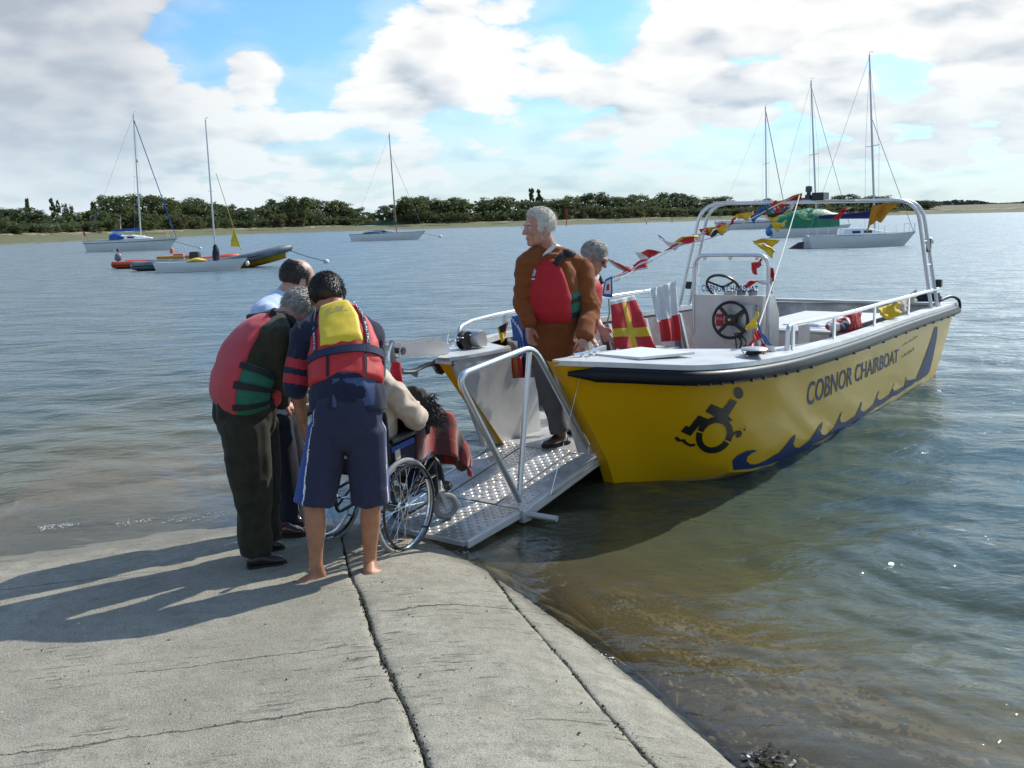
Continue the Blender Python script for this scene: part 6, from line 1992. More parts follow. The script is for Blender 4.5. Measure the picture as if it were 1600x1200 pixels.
def tartan():
    m = bpy.data.materials.new('tartan'); m.use_nodes = True; T = NT(m.node_tree)
    uv = T.n('ShaderNodeUVMap'); sp = T.n('ShaderNodeSeparateXYZ'); T.link(uv.outputs[0], sp.inputs[0])
    def bars(x, per, lo, hi):
        f = T.math('FRACT', T.math('MULTIPLY', x, per)); return T.math('MULTIPLY', T.math('GREATER_THAN', f, lo), T.math('LESS_THAN', f, hi))
    base = T.mix(0.0, (.40, .020, .011), (0, 0, 0))
    for k in (0, 1):
        x = sp.outputs[k]
        base = T.mix(T.math('MULTIPLY', bars(x, 3.0, .0, .34), .85), base, (.012, .012, .014))
        base = T.mix(T.math('MULTIPLY', bars(x, 3.0, .58, .64), .65), base, (.02, .05, .03))
        base = T.mix(T.math('MULTIPLY', bars(x, 3.0, .78, .795), .55), base, (.40, .22, .03))
    tc = T.n('ShaderNodeTexCoord'); n = T.noise(tc.outputs['Object'], 180, 3, .6)
    bs = T.n('ShaderNodeBsdfPrincipled'); T.link(T.mix(T.math('MULTIPLY', n, .35), base, (.05, .01, .01)), bs.inputs['Base Color']); bs.inputs['Roughness'].default_value = .95; bs.inputs['Sheen Weight'].default_value = .4
    bp = T.n('ShaderNodeBump'); bp.inputs['Distance'].default_value = .002; T.link(n, bp.inputs['Height']); T.link(bp.outputs[0], bs.inputs['Normal'])
    out = T.n('ShaderNodeOutputMaterial'); T.link(bs.outputs[0], out.inputs[0]); return m


def cloth_grid(P, mats, index=None, thick=.004):
    """P: array (nv, nu, 3) of points -> two-sided cloth mesh with uv"""
    nv, nu, _ = P.shape
    me = np_mesh('cloth', P.reshape(-1, 3), grid_mesh(nu, nv)); F = grid_mesh(nu, nv)
    for m in mats: me.materials.append(m)
    uvl = me.uv_layers.new(name='UVMap'); U = np.stack(np.meshgrid(np.linspace(0, 1, nu), np.linspace(0, 1, nv)), -1).reshape(-1, 2)
    uvl.data.foreach_set('uv', U[F.ravel()].astype(np.float32).ravel())
    if index is not None:
        me.polygons.foreach_set('material_index', np.asarray(index, np.int32).ravel())
    return me


def build_rider():
    V3 = lambda x, y, z: cw(x, y, z)
    F = CH_M @ Vector((1, 0, 0)); F.z = 0
    J = dict(pelvis=V3(.06, 0, .60), waist=V3(.06, 0, .74), chest=V3(.10, 0, .93), neck=V3(.16, .02, 1.10), head=V3(.24, .06, 1.20),
             shL=V3(.10, .19, 1.02), shR=V3(.08, -.20, 1.02), elL=V3(.22, .26, .80), elR=V3(.20, -.29, .82), wrL=V3(.42, .14, .76), wrR=V3(.40, -.12, .80),
             hipL=V3(.10, .10, .58), hipR=V3(.10, -.10, .58), knL=V3(.50, .11, .60), knR=V3(.50, -.11, .60), ankL=V3(.60, .10, .24), ankR=V3(.60, -.10, .24))
    for s, y in (('L', .10), ('R', -.10)):
        J['heel' + s] = V3(.57, y, .135); J['toe' + s] = V3(.78, y, .15)
    J['hdL'] = ((.6, -.6, -.4), (0, 0, -1), 1, .6); J['hdR'] = ((.5, .8, -.1), (0, 0, -1), -1, .6)
    o, tr, fr = make_person('seated person in a cream jumper with a tartan rug over the knees', J, F, (.6, .6, -.5), (.2, .2, .9), SK_FAIR, 1.1)
    hair(o, fr, M_HAIR_G, lambda x, y, z: min(.07 - y, z + .08) * 8 if y < .07 else 0, .02, 300, .03, 4, .4)
    mb = MB(); tr.loft(mb, .0, .96, .03); sleeve(mb, J, 'L', (.095, .09, .085, .07), .9); sleeve(mb, J, 'R', (.082, .078, .076, .062), .85)
    garment('jumper', mb, M_CREAM, o, .010, 4, folds(.012, 9, (1, 1, 1), 51))
    mb = MB(); trouser(mb, J, 'L'); trouser(mb, J, 'R'); garment('trousers', mb, M_NAVYT, o, .012, 3)
    for s in 'LR':
        shoe('shoe', J['heel' + s], J['toe' + s], J['ank' + s], M_SHOED, o, M_SOLE, 1.0)
    # tartan rug: over the lap, down in front of the shins, hanging at both sides
    nu, nv = 60, 54
    prof = bez([(.24, 0, .80), (.36, 0, .81), (.50, 0, .79), (.64, 0, .73), (.72, 0, .60), (.79, 0, .43), (.84, 0, .27)], 10)
    P = np.zeros((nv, nu, 3))
    for j in range(nv):
        t = j / (nv - 1) * (len(prof) - 1); i = min(int(t), len(prof) - 2); q = prof[i].lerp(prof[i + 1], t - i)
        fall = j / (nv - 1)
        for k in range(nu):
            s = (k / (nu - 1) - .5) * 2; w = .245 + .02 * math.sin(j * .3)
            y = -w * math.sin(min(1.0, abs(s) * 1.35) * math.pi / 2) * (1 if s > 0 else -1)
            dn = max(0, abs(s) - .62) * .80 * (1.0 if fall < .5 else max(0.15, 1.0 - (fall - .5) * 1.6))
            bulge = .022 * math.cos(s * 5.2) * (1 if abs(s) < .62 else .3)
            wv = .016 * math.sin(s * 17 + fall * 4) * (.3 + fall) + .010 * math.sin(s * 31 + 1.7 + fall * 7) * fall
            x = q.x + wv * (.4 + fall) + .03 * abs(s) * fall - (.05 * max(0, abs(s) - .6))
            P[j, k] = tuple(cw(x, y * (1 + .06 * math.sin(fall * 9 + s * 3)), max(.10, q.z + bulge - dn + .02 * math.sin(s * 9 + 2) * fall)))
    me = cloth_grid(P, [tartan()]); rug = link('tartan_rug', me)
    md = rug.modifiers.new('thickness', 'SOLIDIFY'); md.thickness = .008
    tag(rug, 'red and black tartan rug draped over the knees in the wheelchair', 'blanket')
    # black shaggy shawl lying across the lap and forearm
    q = [at(640, 610, 6.22), at(654, 618, 6.24), at(664, 638, 6.26), at(668, 656, 6.28), at(660, 674, 6.30), at(648, 690, 6.30)]
    mb = MB(); limb(mb, [(q[0], .03, .03), (q[1], .05, .04), (q[2], .06, .045), (q[3], .055, .04), (q[4], .04, .03), (q[5], .02, .02)], (0, 0, 1))
    me = remesh(mb, .010, 3, folds(.016, 16, (1, 1, 1), 61)); me.materials.append(pmat('black_wool', (.008, .008, .009), .9, var=.3, vscale=40, sheen=.3)); sh = link('shawl', me)
    tag(sh, 'shaggy black shawl bunched on the lap above the tartan rug', 'shawl')
    fr_ = MB()
    for k in range(110):
        t = random.random(); b = at(664 + 20 * t, 622 + 44 * t, 6.24 + .04 * t) + Vector((random.gauss(0, .02), random.gauss(0, .02), random.gauss(0, .015))); d = Vector((random.gauss(.8, .35), random.gauss(0, .4), random.gauss(-.35, .35))).normalized() * random.uniform(.03, .085)
        fr_.tube([b, b + d * .5 + Vector((0, 0, .01)), b + d + Vector((0, 0, -.015))], [.005, .004, .001], 4)
    tag(fr_.build('fringe', MATS['black_wool'], sh), kind='stuff')


build_rider()

# ================================================================== FLAGS, BUNTING, GEAR ON THE BOAT
def dye(name, c):
    return pmat('cloth_' + name, c, .75, var=.10, vscale=9, sheen=.15, bump=.001, bscale=260)


RED, YEL, WHT, BLU, GRN, BLK, ORG = dye('red', (.58, .020, .022)), dye('yellow', (.74, .50, .02)), dye('white', (.72, .72, .70)), dye('blue', (.03, .12, .38)), dye('green', (.012, .20, .085)), dye('black', (.012, .012, .014)), dye('orange', (.72, .24, .03))


def flag_mesh(c00, c10, c11, c01, mats, pat, nu=18, nv=14, amp=.02, freq=2.2, seed=0, gather=0.0):
    """cloth between four corners (top-left, top-right, bottom-right, bottom-left), rippled; pat(u, v) picks the dye"""
    c00, c10, c11, c01 = map(Vector, (c00, c10, c11, c01)); n = (c10 - c00).cross(c01 - c00).normalized(); rg = random.Random(seed); ph = rg.random() * 6
    P = np.zeros((nv + 1, nu + 1, 3))
    for j in range(nv + 1):
        for i in range(nu + 1):
            u, v = i / nu, j / nv
            p = c00.lerp(c10, u).lerp(c01.lerp(c11, u), v)
            k = .35 + .65 * v
            d = amp * k * (math.sin(u * freq * 6.283 + ph + 1.4 * v) + .45 * math.sin(u * freq * 13.1 + 2 * ph - 2.2 * v) + .3 * math.sin(v * 9 + ph))
            p = p + n * d + (c01 - c00).normalized() * (gather * .5 * math.sin(u * freq * 6.283 + ph)) * v
            P[j, i] = tuple(p)
    idx = [[pat((i + .5) / nu, (j + .5) / nv) for i in range(nu)] for j in range(nv)]
    me = cloth_grid(P, mats, idx)
    return me


def flag(name, label, corners, mats, pat, **kw):
    me = flag_mesh(*corners, mats, pat, **kw); o = link(name, me)
    md = o.modifiers.new('thickness', 'SOLIDIFY'); md.thickness = .003
    return tag(o, label, 'flag', 'signal flags hung about the yellow boat')


A = lambda x, y, Y: at(x, y, Y)
flag('signal_flag', 'large red signal flag with a yellow cross hung on the far rail', (A(954, 470, 10.7), A(991, 461, 10.9), A(1024, 547, 10.75), A(961, 545, 10.55)), [WHT, RED, YEL],
     lambda u, v: 0 if v < .09 else (2 if (.40 < u < .60 or .58 < v < .76) else 1), nu=34, nv=36, amp=.016, freq=1.3, seed=3)
flag('signal_flag', 'white over red signal flag hung beside the console', (A(1016, 452, 11.3), A(1056, 439, 11.5), A(1062, 532, 11.4), A(1031, 534, 11.2)), [WHT, RED],
     lambda u, v: 0 if v < .63 - .07 * u else 1, nu=30, nv=30, amp=.022, freq=1.9, seed=5)
flag('signal_flag', 'small white flag with blue border and red centre behind the man in dark glasses', (A(945, 437, 10.0), A(957, 431, 10.0), A(957, 465, 10.0), A(940, 463, 10.0)), [BLU, WHT, RED],
     lambda u, v: 2 if (.34 < u < .68 and .36 < v < .66) else (1 if (.16 < u < .82 and .1 < v < .86) else 0), nu=18, nv=18, amp=.008, freq=.6, seed=6)
flag('signal_flag', 'small black, yellow and red pennant by the winch', (A(777, 512, 8.75), A(795, 502, 8.8), A(790, 524, 8.8), A(784, 536, 8.75)), [BLK, YEL, RED],
     lambda u, v: 2 if u > .75 else (1 if v > .45 + .3 * (u - .3) or u < .12 else 0), amp=.012, freq=.8, seed=7)
flag('signal_flag', 'navy blue flag hanging from the far rail behind the man on the ramp', (A(799, 494, 8.9), A(830, 490, 9.0), A(832, 560, 8.95), A(808, 562, 8.85)), [BLU, WHT],
     lambda u, v: 1 if abs(u - v * .8) < .05 else 0, amp=.03, freq=1.6, seed=8)
flag('signal_flag', 'yellow flag tied to the near rail above the gunwale', (A(1371, 482, 10.15), A(1408, 470, 10.5), A(1411, 490, 10.45), A(1374, 500, 10.1)), [YEL],
     lambda u, v: 0, nu=26, nv=14, amp=.05, freq=1.7, seed=9, gather=.05)
flag('signal_flag', 'orange yellow flag flying from the arch on the right', (A(1363, 320, 11.9), A(1404, 316, 11.8), A(1382, 338, 11.9), A(1353, 360, 12.1)), [dye('amber', (.62, .30, .015))],
     lambda u, v: 0, nu=24, nv=18, amp=.05, freq=1.2, seed=10)
flag('signal_flag', 'red flag with white edge streaming under the arch', (A(1299, 344, 12.2), A(1318, 325, 12.2), A(1329, 324, 12.2), A(1308, 343, 12.2)), [RED, WHT],
     lambda u, v: 1 if u > .86 and v > .5 else 0, amp=.04, freq=1.0, seed=11)
flag('signal_flag', 'dark green flag knotted at the far end of the arch', (A(1098, 338, 12.3), A(1112, 322, 12.3), A(1126, 320, 12.4), A(1102, 336, 12.2)), [GRN], lambda u, v: 0, amp=.05, freq=1.2, seed=12)
flag('signal_flag', 'beige cloth hanging by the stern end of the near rail', (A(1405, 470, 10.9), A(1432, 452, 11.4), A(1428, 468, 11.4), A(1406, 492, 10.9)), [M_CREAM], lambda u, v: 0, amp=.03, freq=1.4, seed=13)
flag('signal_flag', 'red cloth hanging inside the boat behind the legs on the ramp', (A(797, 560, 8.75), A(822, 556, 8.8), A(824, 596, 8.8), A(802, 598, 8.75)), [RED, BLK], lambda u, v: 1 if u > .7 else 0, amp=.03, freq=1.3, seed=14)


def bunting(label, pts, flags, seed):
    b = MB().tube(bez(pts, 8), .006, 6).build('cord', M_ROPE); root = empty('bunting', pts[0]); b.parent = root; b.matrix_parent_inverse = Matrix.Translation(-Vector(pts[0]))
    tag(root, label, 'bunting', 'strings of bunting on the yellow boat')
    for i, (c, mats, pat) in enumerate(flags):
        me = flag_mesh(*c, mats, pat, nu=12, nv=8, amp=.035, freq=.9, seed=seed + i)
        o = link('pennant', me, root); o.matrix_parent_inverse = Matrix.Translation(-Vector(pts[0]))
        md = o.modifiers.new('thickness', 'SOLIDIFY'); md.thickness = .003


half = lambda u, v: 0 if v < .5 else 1
vert = lambda u, v: min(2, int(u * 3))
vert2 = lambda u, v: int(u > .5)
solid = lambda u, v: 0
def Q(a, b, c, d, Y):
    p = [A(*a, Y), A(*b, Y), A(*c, Y + .05), A(*d, Y + .05)]; m = (p[0] + p[1] + p[2] + p[3]) / 4
    return tuple(m + (x - m) * 1.28 for x in p)


bunting('string of bunting running from the arch to the far rail', [A(1250, 303, 11.95), A(1205, 325, 11.7), A(1155, 352, 11.5), A(1110, 372, 11.4), A(1060, 385, 11.2), A(1010, 412, 10.9), A(950, 446, 10.2)], [
    (Q((1207, 318), (1248, 305), (1247, 313), (1210, 329), 11.85), [ORG, RED], half), (Q((1196, 330), (1212, 316), (1216, 326), (1199, 338), 11.8), [RED, WHT], half),
    (Q((1175, 337), (1197, 321), (1203, 328), (1178, 345), 11.7), [BLU], solid), (Q((1152, 337), (1174, 331), (1173, 338), (1157, 343), 11.6), [YEL], solid),
    (Q((1129, 352), (1148, 342), (1144, 351), (1125, 362), 11.5), [RED, WHT, RED], vert), (Q((1097, 359), (1127, 350), (1124, 356), (1099, 363), 11.45), [RED, YEL, RED], vert),
    (Q((1111, 366), (1130, 352), (1134, 357), (1116, 372), 11.42), [BLK, YEL], vert2), (Q((1084, 367), (1102, 361), (1103, 365), (1087, 371), 11.4), [WHT], solid),
    (Q((1044, 389), (1066, 371), (1086, 369), (1080, 374), 11.25), [RED, YEL], lambda u, v: int(u > .55)), (Q((1030, 370), (1036, 375), (1062, 381), (1048, 388), 11.2), [BLU, WHT], lambda u, v: int(u > .3)),
    (Q((997, 395), (1017, 391), (1032, 394), (1006, 407), 10.95), [WHT, RED], lambda u, v: int(.3 < u < .8)), (Q((964, 432), (978, 425), (1007, 409), (1003, 418), 10.7), [RED, WHT, RED], lambda u, v: min(2, int(u * 5) % 2)),
    (Q((950, 406), (963, 409), (985, 418), (973, 424), 10.4), [WHT, RED], lambda u, v: int(u * 5) % 2)], 40)
CORD0 = A(1250, 303, 11.9); _k = BZ(1178, 557, 1.035); CORD1 = Wd(_k.x, _k.y - .02, 1.09)
YL = lambda a, c: 1.0 / ((1 - ((a[1] + c[1]) / 2 - 303) / 245.0) / 11.9 + ((a[1] + c[1]) / 2 - 303) / 245.0 / CORD1.y)
bunting('white string of bunting slanting from the arch down to the near foredeck', [CORD0, CORD0.lerp(CORD1, .5) - Vector((0, 0, .03)), CORD1], [
    (Q((1222, 330), (1242, 316), (1236, 322), (1225, 335), YL((1222, 330), (1236, 322))), [BLU, WHT], vert2), (Q((1203, 336), (1232, 327), (1230, 333), (1205, 341), YL((1203, 336), (1230, 333))), [BLK, YEL], half), (Q((1196, 325), (1205, 330), (1212, 338), (1201, 340), YL((1196, 325), (1212, 338))), [GRN], solid), (Q((1207, 350), (1227, 347), (1224, 356), (1210, 354), YL((1207, 350), (1224, 356))), [YEL], solid),
    (Q((1180, 375), (1214, 375), (1208, 380), (1184, 383), YL((1180, 375), (1208, 380))), [YEL], solid), (Q((1182, 381), (1195, 384), (1209, 392), (1204, 396), YL((1182, 381), (1209, 392))), [YEL], solid),
    (Q((1176, 412), (1190, 407), (1189, 416), (1177, 423), YL((1176, 412), (1189, 416))), [RED], solid), (Q((1165, 443), (1184, 438), (1198, 437), (1170, 450), YL((1165, 443), (1198, 437))), [RED, RED, WHT], vert), (Q((1206, 420), (1210, 430), (1208, 453), (1203, 445), YL((1206, 420), (1208, 453))), [RED, WHT], half),
    (Q((1170, 510), (1184, 486), (1183, 494), (1172, 515), YL((1170, 510), (1183, 494))), [YEL], solid), (Q((1184, 505), (1196, 530), (1206, 548), (1190, 545), YL((1184, 505), (1206, 548))), [BLU, WHT], lambda u, v: int(v > .6)), (Q((1179, 522), (1186, 520), (1197, 545), (1190, 548), YL((1179, 522), (1197, 545))), [RED, WHT, RED], lambda u, v: min(2, int(v * 3))), (Q((1167, 547), (1178, 525), (1180, 530), (1172, 548), YL((1167, 547), (1180, 530))), [RED], solid)], 70)


def boat_gear():
    # bow roller with anchor, winch and chain on the starboard bow
    r = MB(); v = -.66
    p = [BV(626, 537, v), BV(690, 527, v), BV(703, 545, v), BV(701, 551, v), BV(624, 558, v)]
    rl = empty('anchor_roller', Wd(.1, v, 1.06), PHI); tag(rl, 'aluminium bow roller channel jutting out over the starboard bow', 'bow roller')
    def rel(q): return L(*q) - L(.1, v, 1.06)
    for dv in (0, -.10):
        MB().prism([rel(Vector((q.x, q.y + dv, q.z))) for q in p], (0, .008, 0)).build('cheek_plate', M_ALU, rl)
    MB().prism([rel(p[4]), rel(p[4] + Vector((0, -.09, 0))), rel(p[3] + Vector((0, -.09, 0))), rel(p[3])], (0, 0, -.008)).build('base_plate', M_ALU, rl)
    q = BV(622, 548, v - .05); MB().lathe([(.03, -.05), (.022, -.02), (.022, .02), (.03, .05)], rel(q), (0, 1, 0), 16).build('roller', M_BLK, rl, True)
    # anchor hanging in the roller
    an = empty('anchor', Wd(-.2, v, .9), PHI); tag(an, 'grey anchor hanging from the bow roller', 'anchor')
    o0 = L(-.2, v, .9)
    a = [BV(613, 533, v - .05), BV(611, 545, v - .05), BV(617, 570, v - .05), BV(629, 580, v - .05)]
    mb = MB(); mb.tube(bez([L(*z) - o0 for z in a], 5), .022, 8); mb.build('shank', M_GALV, an, True)
    a = [BV(627, 580, v - .04), BV(645, 580, v - .04), BV(668, 570, v - .04), BV(688, 567, v - .04)]
    mb = MB(); mb.tube(bez([L(*z) - o0 for z in a], 5), [.020] * 5 + [.018] * 11, 8); mb.build('arm', M_GALV, an, True)
    mb = MB(); pp = [BV(632, 578, v - .04), BV(645, 577, v - .04), BV(654, 583, v - .04), BV(652, 590, v - .04)]; mb.prism([L(*z) - o0 for z in pp], (0, .014, 0)); mb.build('fluke', M_GALV, an)
    mb = MB(); mb.lathe([(.05, -.05), (.05, .06)], L(*BV(688, 568, v - .02)) - o0, (1, .2, .1), 16); mb.lathe([(.038, .058), (.038, .066)], L(*BV(688, 568, v - .02)) - o0, (1, .2, .1), 16); mb.build('socket', M_GALV, an, True)
    MB().tube([L(*BV(613, 535, v)) - o0, L(*BV(608, 552, v)) - o0, L(*BV(609, 572, v)) - o0], .008, 6).build('shackle', M_STEEL, an, True)
    # red cloth warning pennant tied to it
    Yr = 7.15
    flag('warning_cloth', 'red cloth tied under the anchor at the starboard bow', (A(612, 566, Yr), A(625, 565, Yr), A(631, 614, Yr + .02), A(603, 614, Yr)), [RED], lambda u, vv: 0, amp=.018, freq=.9, seed=21)
    bp = bpy.data.objects[-1] if False else None
    # winch
    wi = empty('anchor_winch', Wd(.42, -.74, 1.06), PHI); tag(wi, 'silver anchor winch with dark drum on the starboard bow', 'winch')
    c = BV(738, 528, -.74); o1 = L(.42, -.74, 1.06); cc = L(*c) - o1
    mb = MB(); mb.lathe([(.0, -.10), (.062, -.10), (.068, -.08), (.068, .06), (.060, .075), (0, .08)], cc, (0, 1, 0), 22); mb.build('housing', M_ALU, wi, True)
    mb = MB(); mb.box(cc + Vector((.05, .0, -.035)), (.12, .15, .075), bev=.015); mb.build('gearbox', M_DECK, wi)
    mb = MB(); mb.lathe([(.075, .0), (.05, .01), (.04, .03), (.05, .05), (.075, .06)], cc + Vector((-.095, -.03, -.01)), (0, 1, 0), 20); mb.build('drum', M_BLK, wi, True)
    pr = [BV(685 + 6 * k, 541 - 2.2 * k, -.72) for k in range(10)]
    for k in range(9):
        d = (L(*pr[k + 1]) - L(*pr[k])).normalized(); MB().torus(L(*pr[k]) - o1, tuple(d.cross(Vector((0, 0, 1))) if k % 2 else Vector((0, 0, 1))), .014, .005, 12, 5).build('chain_link', M_GALV, wi, True)
    MB().tube([L(*BV(697, 546, -.70)) - o1, L(*BV(701, 521, -.70)) - o1], .006, 6).build('lock_pin', M_STEEL, wi, True)
    MB().lathe([(.012, 0), (.012, .012)], L(*BV(701, 521, -.70)) - o1, (0, 0, 1), 10).build('pin_knob', M_STEEL, wi, True)
    # lifejackets and bags stowed on the port side deck
    mb = MB(); mb.ball(Wd(3.75, 1.20, 1.00), (.16, .09, .05), M=BR); mb.ball(Wd(3.9, 1.19, 1.02), (.12, .08, .045), M=BR); me = remesh(mb, .012, 2, folds(.022, 14, (1, 1, 1), 71)); me.materials.append(M_NAVYW); me.materials.append(M_WHITE); me.materials.append(M_REDLJ)
    o = link('stowed_lifejacket', me); C = np.array([p.center for p in me.polygons]); nn = vnoise(C * 9, 3); me.polygons.foreach_set('material_index', np.where(nn > .35, 1, np.where(nn > .1, 2, 0)).astype(np.int32))
    tag(o, 'crumpled navy and red lifejacket stowed inside the near gunwale', 'lifejacket')
    mb = MB(); mb.box(Wd(4.35, 1.12, .985), (.36, .12, .19), BR); me = remesh(mb, .014, 6, folds(.014, 10, (1, 1, 1), 75)); me.materials.append(M_REDLJ); o = link('red_bag', me); tag(o, 'red bag lying inside the near rail by the yellow flag', 'bag')
    c = Wd(7.1, 1.18, .98); mb = MB()
    for k in range(5):
        mb.torus(c + Vector((0, 0, .018 * k)), (.1 * (k % 2), .05, 1), .15 - .01 * k, .016, 26, 6)
    mb.ball(c + Vector((0, 0, .03)), (.11, .11, .05)); o = mb.build('coiled_line', pmat('navy_rope', (.010, .014, .03), .8, bump=.002, bscale=150), smooth=True); tag(o, 'dark coiled mooring line at the near stern corner', 'rope')
    o = MB().tube(bez([Wd(7.2, 1.25, .95), Wd(7.45, 1.34, 1.0), Wd(7.62, 1.40, .95), Wd(7.64, 1.42, .85)], 6), .018, 8).build('stern_line', M_BLK, smooth=True); tag(o, 'black stern line looped over the near stern corner', 'rope')
    # fire extinguisher between bench and console
    fe = empty('fire_extinguisher', Wd(3.2, -.30, .29), PHI); tag(fe, 'red fire extinguisher standing beside the console', 'extinguisher')
    MB().lathe([(0, 0), (.055, .005), (.058, .03), (.058, .30), (.045, .34), (.02, .36), (.02, .38)], (0, 0, 0), (0, 0, 1), 18).build('cylinder', pmat('gloss_red', (.5, .012, .014), .25, coat=.5), fe, True)
    MB().box((-.02, 0, .40), (.09, .025, .03)).build('valve', M_BLK, fe)
    # short rope hanging at the near side of the first flag
    o = MB().tube(bez([at(951, 467, 10.6), at(952, 490, 10.6), at(949, 505, 10.6), at(953, 530, 10.55), at(959, 536, 10.55)], 6), .008, 6).build('hanging_rope', pmat('tan_rope', (.35, .25, .13), .9)); tag(o, 'tan rope end hanging beside the red and yellow flag', 'rope')


boat_gear()

# ================================================================== MOORED BOATS
M_GRP = pmat('white_gelcoat', (.84, .85, .83), .25, var=.04, vscale=2, coat=.3)
M_GRPB = pmat('pale_blue_gelcoat', (.45, .60, .66), .35, var=.04, vscale=2)
M_ANTI = pmat('antifouling', (.025, .030, .040), .8, var=.3, vscale=3)
M_MAST = pmat('mast_alloy', (.50, .51, .52), .35, .6, var=.05)
M_WOOD = pmat('varnished_spruce', (.30, .16, .06), .35, var=.15, vscale=3)
M_WIRE = pmat('rigging_wire', (.30, .31, .33), .4, .6)
M_WIN = pmat('cabin_window', (.015, .018, .022), .1)
M_BUOY = pmat('white_buoy', (.74, .74, .72), .5, var=.06, vscale=6)


def hull_loft(mb_top, mb_bot, n, Ln, B, fb_bow, fb_st, transom=.62, rake=.10, strn=.03, depth=.35):
    """sections from stern (x = 0) to bow; topsides in one mesh, underwater part in another"""
    rows_t = []; rows_b = []
    for i in range(n + 1):
        t = i / n
        w = B / 2 * (transom + (1 - transom) * math.sin(min(1, t / .45) * math.pi / 2)) if t < .45 else B / 2 * max(.012, math.cos((t - .45) / .55 * math.pi / 2) ** .75)
        fb = fb_st + (fb_bow - fb_st) * t - .05 * math.sin(t * math.pi)
        xt = Ln * t; xw = Ln * (strn + (1 - strn - rake) * t)
        ww = w * (.86 - .1 * t)
        rows_t.append([(xt, w, fb), (xt * .7 + xw * .3, w * .99, fb * .72), (xt * .35 + xw * .65, w * .95 * .98, fb * .35), (xw, ww, 0.0), (xw, ww * .97, -.06)])
        rows_b.append([(xw, ww * .985, .10), (xw, ww * .9, -.12), (xw, ww * .45, -depth * .7), (xw, 0, -depth)])
    for mb, rows in ((mb_top, rows_t), (mb_bot, rows_b)):
        m = len(rows[0])
        for sg in (1, -1):
            vs = [(p[0], p[1] * sg * (1.012 if mb is mb_bot else 1), p[2]) for r in rows for p in r]
            mb.add(vs, [(i * m + j, i * m + j + 1, (i + 1) * m + j + 1, (i + 1) * m + j) for i in range(n) for j in range(m - 1)])
        r = rows[0]; vs = [(p[0], p[1], p[2]) for p in r] + [(p[0], -p[1], p[2]) for p in r]
        mb.add(vs, [(j, j + 1, m + j + 1, m + j) for j in range(m - 1)])
    return rows_t


